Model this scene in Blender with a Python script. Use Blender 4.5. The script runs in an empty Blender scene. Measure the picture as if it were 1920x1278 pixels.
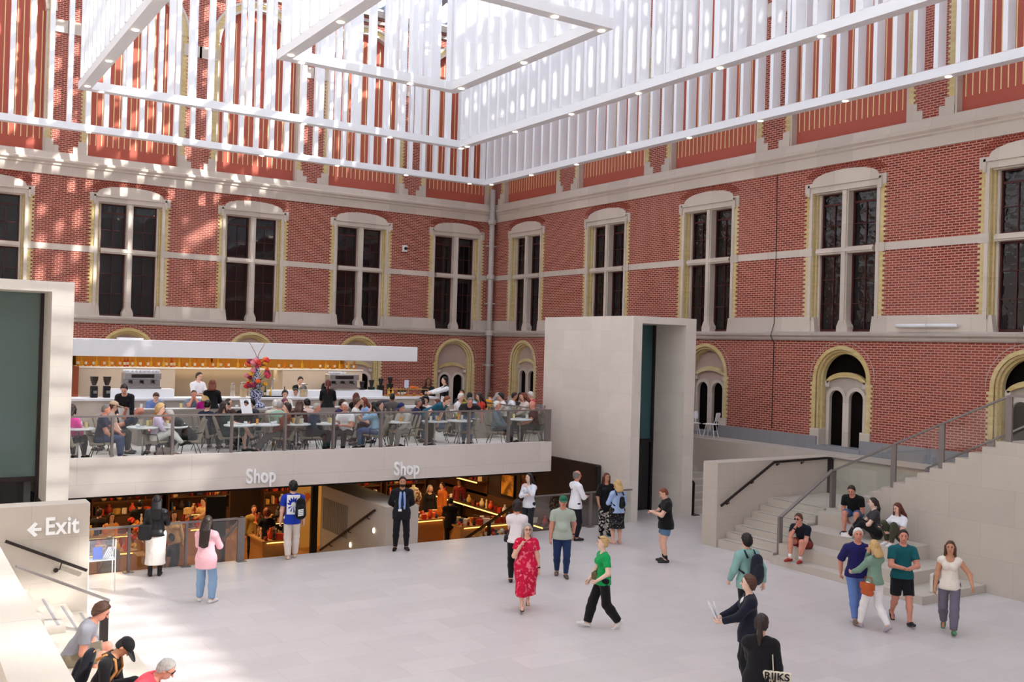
import bpy, math, random
import numpy as np
from mathutils import Vector, Matrix
from mathutils.geometry import tessellate_polygon
random.seed(7)
S = bpy.context.scene
COL = S.collection
PI = math.pi

# ------------------------------------------------------------------ camera
F_PX = 1816.33
AX_A = np.array([2780., 90., F_PX]); AX_A /= np.linalg.norm(AX_A)      # direction along the café wall
AX_B = np.array([-1186., -22., F_PX]); AX_B /= np.linalg.norm(AX_B)    # direction along the right wall
AX_Z = np.cross(AX_A, AX_B)
if AX_Z[1] > 0: AX_Z = -AX_Z
AX_B = np.cross(AX_Z, AX_A)
if AX_B[2] < 0: AX_B = -AX_B
R = np.stack([AX_A, AX_B, AX_Z])
EYE = np.array([0., 0., 5.0])
cam_d = bpy.data.cameras.new('camera'); cam = bpy.data.objects.new('camera', cam_d); COL.objects.link(cam)
cam_d.sensor_fit = 'HORIZONTAL'; cam_d.sensor_width = 36.0; cam_d.lens = F_PX / 1920 * 36.0
cam_d.clip_end = 400
M4 = Matrix.Identity(4)
for i in range(3):
    M4[i][0] = R[i, 0]; M4[i][1] = -R[i, 1]; M4[i][2] = -R[i, 2]; M4[i][3] = EYE[i]
cam.matrix_world = M4
S.camera = cam

def on(px, py, val=0.0, axis=2):
    """world point seen at a pixel of the photograph on the plane axis = val"""
    d = R @ np.array([px - 960., py - 639., F_PX])
    t = (val - EYE[axis]) / d[axis]
    p = EYE + t * d
    return Vector(p)

# ------------------------------------------------------------------ objects
MW = {}
def set_xf(o, loc=(0, 0, 0), rz=0.0, parent=None):
    o.location = loc; o.rotation_euler = (0, 0, rz)
    m = Matrix.Translation(Vector(loc)) @ Matrix.Rotation(rz, 4, 'Z')
    if parent is not None:
        o.parent = parent; m = MW[parent.name] @ m
    MW[o.name] = m
def tag(o, label=None, cat=None, group=None, kind=None):
    if label: o['label'] = label
    if cat: o['category'] = cat
    if group: o['group'] = group
    if kind: o['kind'] = kind
    return o
def thing(name, label, cat, loc=(0, 0, 0), rz=0.0, group=None, kind=None):
    o = bpy.data.objects.new(name, None); COL.objects.link(o)
    o.empty_display_size = 0.2
    set_xf(o, loc, rz)
    return tag(o, label, cat, group, kind)
def link_mesh(name, me, parent=None, mats=()):
    o = bpy.data.objects.new(name, me); COL.objects.link(o)
    for m in mats: me.materials.append(m)
    set_xf(o, (0, 0, 0), 0, parent)
    return o
def children_of(o): return [c for c in o.children]
KIDS = {}
def dup(root, loc=None, rz=None, label=None, group=None, scale=None):
    c = root.copy(); COL.objects.link(c)
    if loc is not None: c.location = loc
    if rz is not None: c.rotation_euler = (0, 0, rz)
    if scale: c.scale = (scale,) * 3
    if label: c['label'] = label
    if group: c['group'] = group
    m = Matrix.Translation(c.location) @ Matrix.Rotation(c.rotation_euler.z, 4, 'Z')
    MW[c.name] = m
    for ch in root.children:
        k = ch.copy(); COL.objects.link(k); k.parent = c
        MW[k.name] = m
        for g in ch.children:
            q = g.copy(); COL.objects.link(q); q.parent = k
            MW[q.name] = m
    return c

class MB:
    def __init__(s): s.v = []; s.f = []; s.m = []; s.cur = 0
    def add(s, vs, fs):
        b = len(s.v); s.v += [tuple(v) for v in vs]
        for f in fs: s.f.append([b + i for i in f]); s.m.append(s.cur)
        return s
    def box(s, x0, x1, y0, y1, z0, z1, mp=None):
        vs = [(x, y, z) for z in (z0, z1) for y in (y0, y1) for x in (x0, x1)]
        if mp: vs = [mp(*v) for v in vs]
        return s.add(vs, [(0, 2, 3, 1), (4, 5, 7, 6), (0, 1, 5, 4), (2, 6, 7, 3), (0, 4, 6, 2), (1, 3, 7, 5)])
    def obox(s, c, size, rz=0.0, rx=0.0, ry=0.0):
        m = Matrix.Translation(Vector(c)) @ Matrix.Rotation(rz, 4, 'Z') @ Matrix.Rotation(ry, 4, 'Y') @ Matrix.Rotation(rx, 4, 'X')
        a, b, h = [q / 2 for q in size]
        return s.box(-a, a, -b, b, -h, h, mp=lambda x, y, z: m @ Vector((x, y, z)))
    def bar(s, p, q, w, h=None, up=(0, 0, 1)):
        """box between two points: w across, h along up"""
        h = h or w
        p = Vector(p); q = Vector(q); d = (q - p).normalized(); u = Vector(up)
        sd = d.cross(u)
        if sd.length < 1e-4: sd = d.cross(Vector((1, 0, 0)))
        sd.normalize(); u = sd.cross(d).normalized()
        vs = []
        for e in (p, q):
            for a, b in ((-1, -1), (1, -1), (1, 1), (-1, 1)): vs.append(e + sd * (a * w / 2) + u * (b * h / 2))
        return s.add(vs, [(3, 2, 1, 0), (4, 5, 6, 7), (0, 1, 5, 4), (1, 2, 6, 5), (2, 3, 7, 6), (3, 0, 4, 7)])
    def prism(s, loop, d0, d1, mp, holes=(), back=False):
        loops = [list(loop)] + [list(h) for h in holes]
        flat = [p for l in loops for p in l]
        tris = tessellate_polygon([[Vector((p[0], p[1], 0)) for p in l] for l in loops])
        n = len(flat)
        vs = [mp(p[0], p[1], d1) for p in flat] + [mp(p[0], p[1], d0) for p in flat]
        fs = [tuple(t) for t in tris]
        if back: fs += [tuple(n + i for i in reversed(t)) for t in tris]
        o = 0
        for l in loops:
            k = len(l)
            for i in range(k):
                a, b = o + i, o + (i + 1) % k
                fs.append((a, b, n + b, n + a))
            o += k
        return s.add(vs, fs)
    def tube(s, pts, r, n=8, closed=False, caps=True):
        pts = [Vector(p) for p in pts]; k = len(pts)
        rs = r if isinstance(r, (list, tuple)) else [r] * k
        vs = []; prev = None
        for i, p in enumerate(pts):
            if closed: d = pts[(i + 1) % k] - pts[i - 1]
            else: d = pts[min(i + 1, k - 1)] - pts[max(i - 1, 0)]
            d.normalize()
            if prev is None:
                a = Vector((0, 0, 1)) if abs(d.z) < .9 else Vector((1, 0, 0))
                sd = d.cross(a).normalized()
            else:
                sd = (prev - d * prev.dot(d)).normalized()
            prev = sd; up = d.cross(sd)
            for j in range(n):
                t = 2 * PI * j / n
                vs.append(p + (sd * math.cos(t) + up * math.sin(t)) * rs[i])
        fs = []
        for i in range(k if closed else k - 1):
            for j in range(n):
                a = i * n + j; b = i * n + (j + 1) % n; i2 = (i + 1) % k
                fs.append((a, b, i2 * n + (j + 1) % n, i2 * n + j))
        if caps and not closed:
            fs.append(tuple(range(n - 1, -1, -1))); fs.append(tuple((k - 1) * n + j for j in range(n)))
        return s.add(vs, fs)
    def lathe(s, prof, c=(0, 0, 0), n=16, mp=None):
        vs = []; c = Vector(c)
        for r, z in prof:
            for j in range(n):
                t = 2 * PI * j / n
                vs.append(c + Vector((r * math.cos(t), r * math.sin(t), z)))
        if mp: vs = [mp @ v for v in vs]
        fs = []
        for i in range(len(prof) - 1):
            for j in range(n):
                fs.append((i * n + j, i * n + (j + 1) % n, (i + 1) * n + (j + 1) % n, (i + 1) * n + j))
        fs.append(tuple(range(n - 1, -1, -1))); fs.append(tuple((len(prof) - 1) * n + j for j in range(n)))
        return s.add(vs, fs)
    def ball(s, c, r, n=10, sc=(1, 1, 1)):
        k = n // 2
        prof = [(math.sin(PI * i / k) * r + 1e-5, -math.cos(PI * i / k) * r) for i in range(k + 1)]
        m = Matrix.Translation(Vector(c)) @ Matrix.Diagonal((sc[0], sc[1], sc[2], 1))
        return s.lathe(prof, (0, 0, 0), n, mp=m)
    def build(s, name, mat, parent=None, local=False, smooth=False, bevel=0):
        vs = s.v
        if parent is not None and not local:
            im = MW[parent.name].inverted(); vs = [im @ Vector(v) for v in vs]
        me = bpy.data.meshes.new(name)
        me.from_pydata([tuple(v) for v in vs], [], s.f)
        mats = mat if isinstance(mat, (list, tuple)) else [mat]
        for m in mats: me.materials.append(m)
        if len(mats) > 1: me.polygons.foreach_set('material_index', s.m)
        if smooth: me.polygons.foreach_set('use_smooth', [True] * len(me.polygons))
        me.update()
        o = link_mesh(name, me, parent)
        if bevel:
            b = o.modifiers.new('bevel', 'BEVEL'); b.width = bevel; b.segments = 2; b.limit_method = 'ANGLE'
        return o

def arc(cx, cy, r, a0, a1, n=16, ry=None):
    ry = ry or r
    return [(cx + r * math.cos(math.radians(a0 + (a1 - a0) * i / n)), cy + ry * math.sin(math.radians(a0 + (a1 - a0) * i / n))) for i in range(n + 1)]

# ------------------------------------------------------------------ materials
def lin(c):
    return tuple(((x / 255) / 12.92 if x / 255 <= .04045 else ((x / 255 + .055) / 1.055) ** 2.4) for x in c)
class NT:
    def __init__(s, name):
        s.mat = bpy.data.materials.new(name); s.mat.use_nodes = True
        s.t = s.mat.node_tree; s.t.nodes.clear()
        s.out = s.t.nodes.new('ShaderNodeOutputMaterial')
    def n(s, typ, ins=None, **kw):
        nd = s.t.nodes.new(typ)
        for k, v in kw.items(): setattr(nd, k, v)
        for k, v in (ins or {}).items():
            if isinstance(v, bpy.types.NodeSocket): s.t.links.new(v, nd.inputs[k])
            else: nd.inputs[k].default_value = v
        return nd
    def math(s, op, a, b=0.0): return s.n('ShaderNodeMath', {0: a, 1: b}, operation=op).outputs[0]
    def mix(s, f, a, b):
        nd = s.t.nodes.new('ShaderNodeMix'); nd.data_type = 'RGBA'
        for idx, v in ((0, f), (6, a), (7, b)):
            if isinstance(v, bpy.types.NodeSocket): s.t.links.new(v, nd.inputs[idx])
            else: nd.inputs[idx].default_value = (*v, 1) if (idx and len(v) == 3) else v
        return nd.outputs[2]
    def ramp(s, f, stops):
        nd = s.n('ShaderNodeValToRGB', {0: f}); cr = nd.color_ramp
        while len(cr.elements) < len(stops): cr.elements.new(.5)
        for e, (p, c) in zip(cr.elements, stops): e.position = p; e.color = (*c, 1) if len(c) == 3 else c
        return nd.outputs[0]
    def noise(s, vec, scale, detail=3, rough=.5):
        return s.n('ShaderNodeTexNoise', {'Vector': vec, 'Scale': scale, 'Detail': detail, 'Roughness': rough})
    def pos(s): return s.n('ShaderNodeNewGeometry').outputs['Position']
    def objco(s): return s.n('ShaderNodeTexCoord').outputs['Object']
    def planar(s):
        """world position laid flat on whichever axis plane the face lies in"""
        g = s.n('ShaderNodeNewGeometry')
        p = s.n('ShaderNodeSeparateXYZ', {0: g.outputs['Position']}); nn = s.n('ShaderNodeSeparateXYZ', {0: g.outputs['True Normal']})
        fx = s.math('GREATER_THAN', s.math('ABSOLUTE', nn.outputs[0]), .7)
        fz = s.math('GREATER_THAN', s.math('ABSOLUTE', nn.outputs[2]), .7)
        def lerp(f, a, b): return s.math('ADD', s.math('MULTIPLY', f, b), s.math('MULTIPLY', s.math('SUBTRACT', 1.0, f), a))
        u = lerp(fx, p.outputs[0], p.outputs[1]); v = lerp(fz, p.outputs[2], p.outputs[1])
        return s.n('ShaderNodeCombineXYZ', {0: u, 1: v, 2: 0.0}).outputs[0]
    def done(s, color, rough=.6, metal=0.0, bump=None, bstr=.2, bdist=.01, spec=.5, emit=None, estr=0, sheen=0, coat=0):
        p = s.n('ShaderNodeBsdfPrincipled', {'Roughness': rough, 'Metallic': metal, 'Specular IOR Level': spec})
        if isinstance(color, bpy.types.NodeSocket): s.t.links.new(color, p.inputs['Base Color'])
        else: p.inputs['Base Color'].default_value = (*color, 1)
        if bump is not None:
            b = s.n('ShaderNodeBump', {'Height': bump, 'Strength': bstr, 'Distance': bdist})
            s.t.links.new(b.outputs[0], p.inputs['Normal'])
        if emit is not None:
            p.inputs['Emission Color'].default_value = (*emit, 1); p.inputs['Emission Strength'].default_value = estr
        if sheen: p.inputs['Sheen Weight'].default_value = sheen
        if coat: p.inputs['Coat Weight'].default_value = coat
        s.t.links.new(p.outputs[0], s.out.inputs[0])
        return s.mat

CACHE = {}
def plain(rgb, rough=.55, var=.10, scale=14., metal=0.0, bstr=.12, spec=.4, name='paint'):
    """one colour with a faint mottled variation"""
    k = ('plain', tuple(rgb), rough, var, scale, metal, bstr)
    if k in CACHE: return CACHE[k]
    t = NT(name); c = lin(rgb)
    nz = t.noise(t.objco(), scale)
    col = t.mix(nz.outputs[0], tuple(x * (1 - var) for x in c), tuple(min(1, x * (1 + var)) for x in c))
    CACHE[k] = t.done(col, rough, metal, bump=nz.outputs[0], bstr=bstr, spec=spec)
    return CACHE[k]
def cloth(rgb, weave=140., var=.09, name='cloth', rough=.85):
    k = ('cloth', tuple(rgb), var)
    if k in CACHE: return CACHE[k]
    t = NT(name); c = lin(rgb); o = t.objco()
    folds = t.noise(o, 9., 2, .45); fine = t.noise(o, weave, 2)
    col = t.mix(fine.outputs[0], tuple(x * (1 - var) for x in c), tuple(min(1, x * (1 + var)) for x in c))
    CACHE[k] = t.done(col, rough, bump=folds.outputs[0], bstr=.55, bdist=.03, spec=.2, sheen=.1)
    return CACHE[k]
def pattern_cloth(rgb, rgb2, scale=28., thr=.58, name='printed_cloth', soft=.04):
    k = ('pc', tuple(rgb), tuple(rgb2), scale, thr)
    if k in CACHE: return CACHE[k]
    t = NT(name); o = t.objco(); nz = t.noise(o, scale, 2, .5)
    f = t.ramp(nz.outputs[0], [(thr - soft, (0, 0, 0)), (thr + soft, (1, 1, 1))])
    col = t.mix(f, lin(rgb), lin(rgb2)); folds = t.noise(o, 9., 2)
    CACHE[k] = t.done(col, .85, bump=folds.outputs[0], bstr=.5, bdist=.03, spec=.2)
    return CACHE[k]
def stripe_cloth(rgb, rgb2, period, duty=.5, axis=2, name='striped_cloth'):
    k = ('sc', tuple(rgb), tuple(rgb2), period, duty, axis)
    if k in CACHE: return CACHE[k]
    t = NT(name); p = t.n('ShaderNodeSeparateXYZ', {0: t.objco()}).outputs[axis]
    f = t.math('LESS_THAN', t.math('FRACT', t.math('DIVIDE', p, period)), duty)
    CACHE[k] = t.done(t.mix(f, lin(rgb), lin(rgb2)), .8, spec=.2)
    return CACHE[k]

def bricks(name, c1, c2, mortar, w, h, ms, off=.5, patch=None, rough=.85, bstr=.35, patch_amt=.5, bias=0.0, spec=.25, offfreq=2):
    t = NT(name); v = t.planar()
    b = t.n('ShaderNodeTexBrick', {'Vector': v, 'Color1': (*c1, 1), 'Color2': (*c2, 1), 'Mortar': (*mortar, 1), 'Scale': 1.0, 'Mortar Size': ms,
                                   'Mortar Smooth': .1, 'Bias': bias, 'Brick Width': w, 'Row Height': h})
    b.offset = off; b.offset_frequency = offfreq
    big = t.noise(v, .35, 4, .6); fine = t.noise(v, 22., 3)
    f1 = t.math('MULTIPLY', t.ramp(big.outputs[0], [(.42, (0, 0, 0)), (.7, (1, 1, 1))]), patch_amt)
    col = t.mix(f1, b.outputs[0], patch or mortar) if patch else b.outputs[0]
    col = t.mix(t.math('MULTIPLY', fine.outputs[0], .35), col, t.mix(.5, col, (.02, .015, .012)))
    return t.done(col, rough, bump=b.outputs['Fac'], bstr=-bstr if False else bstr, bdist=-.006, spec=spec)

def stone(name, rgb, joint, w, h, ms=.006, var=.10, off=.5, rough=.6, blot=.12, spec=.35, grain=60.):
    t = NT(name); v = t.planar(); c = lin(rgb)
    a = tuple(x * (1 - var) for x in c); d = tuple(min(1, x * (1 + var)) for x in c)
    b = t.n('ShaderNodeTexBrick', {'Vector': v, 'Color1': (*a, 1), 'Color2': (*d, 1), 'Mortar': (*lin(joint), 1), 'Scale': 1.0, 'Mortar Size': ms,
                                   'Mortar Smooth': .2, 'Bias': 0.0, 'Brick Width': w, 'Row Height': h})
    b.offset = off
    big = t.noise(v, 1.3, 6, .62); fine = t.noise(v, grain, 3)
    col = t.mix(t.math('MULTIPLY', t.ramp(big.outputs[0], [(.35, (0, 0, 0)), (.75, (1, 1, 1))]), blot * 3), b.outputs[0], tuple(x * .72 for x in c))
    col = t.mix(t.math('MULTIPLY', fine.outputs[0], .18), col, tuple(x * .45 for x in c))
    return t.done(col, rough, bump=fine.outputs[0], bstr=.06, bdist=.004, spec=spec)

def glass_mat(name, tint, reflect=.1, rough=.02, opac=0.0, body=(0, 0, 0)):
    t = NT(name)
    tr = t.n('ShaderNodeBsdfTransparent', {'Color': (*tint, 1)})
    gl = t.n('ShaderNodeBsdfGlossy', {'Color': (1, 1, 1, 1), 'Roughness': rough})
    fr = t.n('ShaderNodeLayerWeight', {'Blend': .25})
    f = t.math('ADD', t.math('MULTIPLY', fr.outputs['Facing'], .35), reflect)
    sh = t.n('ShaderNodeMixShader', {0: f, 1: tr.outputs[0], 2: gl.outputs[0]})
    if opac:
        df = t.n('ShaderNodeBsdfDiffuse', {'Color': (*body, 1)})
        sh = t.n('ShaderNodeMixShader', {0: opac, 1: sh.outputs[0], 2: df.outputs[0]})
    t.t.links.new(sh.outputs[0], t.out.inputs[0])
    return t.mat
def emit_mat(name, rgb, strength):
    t = NT(name); e = t.n('ShaderNodeEmission', {'Color': (*lin(rgb), 1), 'Strength': strength})
    t.t.links.new(e.outputs[0], t.out.inputs[0]); return t.mat
SKY_STR=0.55; SUN_STR=7.0; SUN_DIR=(-1,1.2,-1.0); EXPOSURE=0.5; SHOP_W=38
# ================================================================== SETTING
YA, XB = 39.2, 24.4          # café wall plane, right wall plane
XL, YK = -3.2, -22.0          # left and back walls (behind the viewer)
ZT = 19.6                    # eaves
ZC = 2.25                    # café floor
mA = lambda u, v, d: (u, YA - d, v)
mB = lambda u, v, d: (XB - d, u, v)

BRICK = bricks('red_brick', lin((158, 66, 54)), lin((122, 44, 38)), lin((206, 158, 140)), .215, .072, .0125, patch=lin((186, 122, 112)), patch_amt=.34)
VOUSS = bricks('arch_brick', lin((142, 50, 40)), lin((122, 40, 34)), lin((185, 125, 105)), .1, .072, .008)
YELLOW = bricks('yellow_brick', lin((222, 202, 142)), lin((204, 176, 116)), lin((206, 188, 150)), .3, .072, .004, patch=lin((226, 214, 178)), patch_amt=.6)
STONE = stone('beige_stone', (212, 200, 188), (185, 172, 160), 1.3, .9, .004, blot=.10)
STONE_D = stone('grey_sill_stone', (188, 176, 166), (165, 154, 146), 1.3, .9, .004, blot=.16)
PLASTER = plain((186, 164, 154), .8, .07, 3, name='niche_plaster')
REDPLASTER = plain((180, 92, 76), .75, .06, 3, name='red_plaster')
GOLD = plain((236, 208, 150), .5, .06, 5, name='gold_stripe')
SASH = plain((74, 26, 24), .45, .1, name='dark_red_sash')
PORTALSTONE = stone('portal_limestone', (236, 228, 218), (224, 214, 204), .95, .62, .004, var=.045, blot=.09, rough=.55)
WALLSTONE = stone('stair_limestone', (203, 193, 181), (188, 176, 166), 1.5, .75, .005, var=.035, blot=.09, rough=.55)
SLABSTONE = stone('slab_limestone', (226, 216, 208), (206, 196, 188), 2.4, .9, .005, var=.03, blot=.08, rough=.55)
FLOORSTONE = stone('floor_limestone', (214, 206, 204), (198, 188, 185), 1.15, .62, .005, var=.05, blot=.09, rough=.36, spec=.5, grain=30)
PLINTH = stone('blue_plinth_stone', (146, 146, 152), (120, 120, 126), 1.4, 1.0, .006, var=.05)
STEEL = plain((138, 130, 128), .38, .06, 20, metal=.45, bstr=.03, name='bronze_steel')
DARKSTEEL = plain((58, 50, 50), .4, .08, 20, metal=.6, bstr=.03, name='dark_steel')
CHROME = plain((190, 190, 192), .22, .04, 20, metal=.9, bstr=.02, name='brushed_steel')
WHITE = plain((240, 240, 243), .5, .015, 6, bstr=.02, name='white_lacquer')
BLACK = plain((18, 17, 18), .5, .15, name='black')
GLASS = glass_mat('railing_glass', (.93, .96, .95), .05)
ROOFGLASS = glass_mat('roof_glass', (.95, .97, .98), .03)
ACRYLIC = glass_mat('clear_acrylic', (.96, .97, .98), .10)

def window_glass(name, dark, wavy):
    t = NT(name); nz = t.noise(t.pos(), 3.2 if wavy else 1.0, 2, .5)
    b = t.n('ShaderNodeBump', {'Height': nz.outputs[0], 'Strength': .35 if wavy else .04, 'Distance': .12})
    p = t.n('ShaderNodeBsdfPrincipled', {'Base Color': (*dark, 1), 'Roughness': .03, 'Specular IOR Level': .6})
    t.t.links.new(b.outputs[0], p.inputs['Normal']); t.t.links.new(p.outputs[0], t.out.inputs[0]); return t.mat
DARKGLASS = window_glass('dark_window_glass', (.006, .006, .008), False)  # window panes: near-black base stands in for the unlit rooms behind
WAVYGLASS = window_glass('wavy_window_glass', (.006, .006, .008), True)
TEALGLASS = window_glass('lift_glass', lin((58, 92, 96)), False)
TEALGREY = window_glass('lift_glass_grey', lin((96, 116, 112)), False)

A_U = [3.14, 7.95, 12.76, 17.57, 22.38]
B_U = [36.42, 30.62, 24.9, 19.13, 13.35]
A_P = [3.19, 8.0, 12.81, 17.60, 22.32]; A_HW = 1.70
B_P = [36.28, 30.5, 24.82, 19.16, 13.45]; B_HW = 2.14
A_N = [3.2, 8.0, 12.8, 17.6, 22.43]
B_N = [36.42, 30.6, 24.85, 19.09, 13.35]
APEX = 18.6
def win_hole(u): return [(u - 1.17, 5.72), (u + 1.17, 5.72), (u + 1.17, 10.14), (u - 1.17, 10.14)]
def niche_hole(u, hw=.93, z0=ZC, sp=4.28): return [(u - hw, z0), (u + hw, z0)] + arc(u, sp, hw, 0, 180, 20)
def panel_hole(u, hw): return [(u - hw, 11.72), (u + hw, 11.72)] + arc(u, APEX - hw, hw, 0, 180, 24)

def big_wall(name, u0, u1, mp, wins, panels, hw, niches, z0):
    m = MB()
    holes = [win_hole(u) for u in wins] + [panel_hole(u, hw) for u in panels] + [niche_hole(u) for u in niches]
    m.prism([(u0, z0), (u1, z0), (u1, ZT), (u0, ZT)], -.42, 0, mp, holes=holes)
    o = m.build(name, BRICK); tag(o, kind='structure'); return o
big_wall('wall_cafe_side', XL, XB, mA, A_U, A_P, A_HW, A_N, ZC - .3)
big_wall('wall_right', YK, YA, mB, B_U, B_P, B_HW, B_N, -.2)
m = MB(); m.box(XL - .4, XL, YK, YA, 0, ZT); tag(m.build('wall_left', PORTALSTONE), kind='structure')  # unseen walls, pale finish put on both to brighten the bounced light
m = MB(); m.box(XL, XB, YK - .4, YK, 0, ZT); tag(m.build('wall_back', PORTALSTONE), kind='structure')

def holes_between(u0, u1, centers, hw):
    """spans of u left over between openings"""
    cs = sorted(centers); out = []; a = u0
    for c in cs:
        if c - hw > a: out.append((a, min(c - hw, u1)))
        a = max(a, c + hw)
    if a < u1: out.append((a, u1))
    return [s for s in out if s[1] - s[0] > .02]

def bands(nm, u0, u1, mp, wins, n0):
    k = n0
    def trim(mb, mat=STONE):
        nonlocal k
        o = mb.build('trim_%d' % k, mat); tag(o, kind='structure'); k += 1
    m = MB()                                           # cornice under the upper storey
    m.box(u0, u1, 10.88, 11.22, -.05, .05, mp=lambda u, v, d: mp(u, v, d))
    prof = [(.05, 11.2), (.10, 11.24), (.10, 11.29), (.17, 11.36), (.17, 11.43), (.08, 11.47), (.03, 11.72), (0, 11.72), (0, 11.2)]
    n = len(prof)
    m.add([mp(u, z, d) for u in (u0, u1) for d, z in prof], [(i, (i + 1) % n, n + (i + 1) % n, n + i) for i in range(n)])
    trim(m)
    m = MB()                                           # string course
    prof = [(0, 5.46), (.07, 5.48), (.10, 5.53), (.10, 5.57), (.16, 5.63), (.16, 5.69), (.04, 5.75), (0, 5.75)]
    n = len(prof)
    m.add([mp(u, z, d) for u in (u0, u1) for d, z in prof], [(i, (i + 1) % n, n + (i + 1) % n, n + i) for i in range(n)])
    trim(m, STONE_D)
    m = MB()                                           # sill band and mid band between the windows
    for a, b in holes_between(u0, u1, wins, 1.17): m.box(a, b, 5.74, 6.22, -.02, .03, mp=mp)
    trim(m)
    m = MB()
    for a, b in holes_between(u0, u1, wins, 1.42): m.box(a, b, 8.12, 8.34, -.02, .02, mp=mp)
    trim(m)
    return k
# box mapping helper: (u, v, d) ordering for MB.box takes x=u, y=v, z=d
kk = bands('a', XL, XB, mA, A_U, 1)
kk = bands('b', YK, YA, mB, B_U, kk)

def toothed(m, mp, u_in, u_out, z0, z1, tooth=.07, course=.144, d0=-.02, d1=.025):
    """strip between u_in and u_out whose outer edge is toothed into the brickwork"""
    s = 1 if u_out > u_in else -1
    loop = [(u_in, z0), (u_out, z0)]; z = z0; k = 0
    while z < z1 - 1e-6:
        zz = min(z + course / 2, z1); e = u_out + (s * tooth if k % 2 else 0)
        loop += [(e, z), (e, zz)]; z = zz; k += 1
    loop += [(u_in, z1)]
    m.prism(loop, d0, d1, mp)

def make_window(u0, mp, idx, glass):
    base = mp(u0, 5.72, 0)
    w = thing('window_%d' % idx, None, None, base, 0, kind='structure')
    m = MB()
    for s in (-1, 1):
        toothed(m, mp, u0 + s * 1.15, u0 + s * 1.40, 6.2, 8.1); toothed(m, mp, u0 + s * 1.15, u0 + s * 1.40, 8.35, 10.1)
        m.box(u0 + s * 1.16 - .02, u0 + s * 1.16 + .02, 6.2, 10.1, -.40, .0, mp=mp)
        a, b = sorted((u0 + s * 1.09, u0 + s * 1.18)); m.box(a, b, 6.2, 10.12, -.4, -.12, mp=mp)
    m.build('brick_quoin', YELLOW, w)
    m = MB()                                           # stone jambs, lintel and hood
    for s in (-1, 1):
        a, b = sorted((u0 + s * 1.02, u0 + s * 1.12)); m.box(a, b, 5.72, 10.12, -.40, -.2, mp=mp)
        a, b = sorted((u0 + s * 1.17, u0 + s * 1.28)); m.box(a, b, 6.1, 10.12, -.02, .055, mp=mp)
        a, b = sorted((u0 + s * 1.0, u0 + s * 1.2)); m.prism([(a, 5.72), (b, 5.72), (b, 6.2), (a + (.06 if s > 0 else 0), 6.2), ] if s > 0 else [(a, 5.72), (b, 5.72), (b - .06, 6.2), (a, 6.2)], -.4, .0, mp)
        a, b = sorted((u0 + s * 1.15, u0 + s * 1.46)); m.box(a, b, 8.1, 8.36, -.02, .045, mp=mp)
    m.box(u0 - 1.18, u0 + 1.18, 10.02, 10.16, -.4, -.05, mp=mp)
    n = 14; hood = [(u0 - 1.47, 10.06), (u0 + 1.47, 10.06), (u0 + 1.47, 10.38), (u0 + 1.2, 10.38)]
    hood += [(u0 + 1.2 * math.cos(PI * i / n), 10.38 + .31 * math.sin(PI * i / n) ** .9) for i in range(1, n)] + [(u0 - 1.2, 10.38), (u0 - 1.47, 10.38)]
    m.prism(hood, -.05, .045, mp)
    m.box(u0 - 1.33, u0 + 1.33, 10.24, 10.31, .0, .10, mp=mp)
    for s in (-1, 1):
        a, b = sorted((u0 + s * 1.26, u0 + s * 1.34)); m.box(a, b, 9.96, 10.31, .0, .10, mp=mp)
    m.build('stone_surround', STONE, w)
    m = MB()                                           # relieving arch of radial bricks
    N = 27
    for i in range(N):
        t0 = PI * (i + .1) / N; t1 = PI * (i + .9) / N
        q = []
        for t, g in ((t0, 0), (t1, 0), (t1, 1), (t0, 1)):
            q.append((u0 + (1.24 + .26 * g) * math.cos(t), 10.42 + (.30 + .23 * g) * math.sin(t) ** .9))
        if abs(math.cos((t0 + t1) / 2)) < .97: m.prism(q, -.02, .018, mp)
    m.build('relieving_arch', VOUSS, w)
    m = MB(); m.box(u0 - .115, u0 + .115, 5.95, 10.05, -.3, -.03, mp=mp)
    m.box(u0 - .075, u0 + .075, 5.95, 10.05, -.03, .015, mp=mp)
    m.prism([(u0 - .2, 5.72), (u0 + .2, 5.72), (u0 + .2, 5.9), (u0 + .115, 6.1), (u0 - .115, 6.1), (u0 - .2, 5.9)], -.3, .0, mp)
    m.build('mullion', STONE, w)
    m = MB(); m.box(u0 - 1.03, u0 + 1.03, 8.13, 8.32, -.3, -.01, mp=mp); m.box(u0 - 1.03, u0 + 1.03, 8.18, 8.27, -.01, .03, mp=mp)
    m.build('transom', STONE, w)
    for s in (-1, 1):
        for (z0, z1, rows) in ((5.76, 8.13, (.36, .68)), (8.32, 10.03, (.42, .80))):
            a, b = sorted((u0 + s * .115, u0 + s * 1.03))
            m = MB(); t = .05
            m.box(a, a + t, z0, z1, -.36, -.27, mp=mp); m.box(b - t, b, z0, z1, -.36, -.27, mp=mp)
            m.box(a + t, b - t, z0, z0 + t * 1.3, -.36, -.27, mp=mp); m.box(a + t, b - t, z1 - t, z1, -.36, -.27, mp=mp)
            c = (a + b) / 2; zt = z0 + (z1 - z0) * rows[1] if z0 > 8 else z1
            m.box(c - .013, c + .013, z0, zt, -.35, -.29, mp=mp)
            for r in rows: 
                zz = z0 + (z1 - z0) * r; hh = .03 if (z0 > 8 and r == rows[1]) else .011
                m.box(a, b, zz - hh, zz + hh, -.35, -.29, mp=mp)
            f = m.build('sash', SASH, w)
            g = MB(); g.box(a + .02, b - .02, z0 + .02, z1 - .02, -.345, -.325, mp=mp); g.build('pane', glass, f)
    return w
wi = 1
for u in A_U: make_window(u, mA, wi, DARKGLASS); wi += 1
for u in B_U: make_window(u, mB, wi, WAVYGLASS); wi += 1

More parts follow.
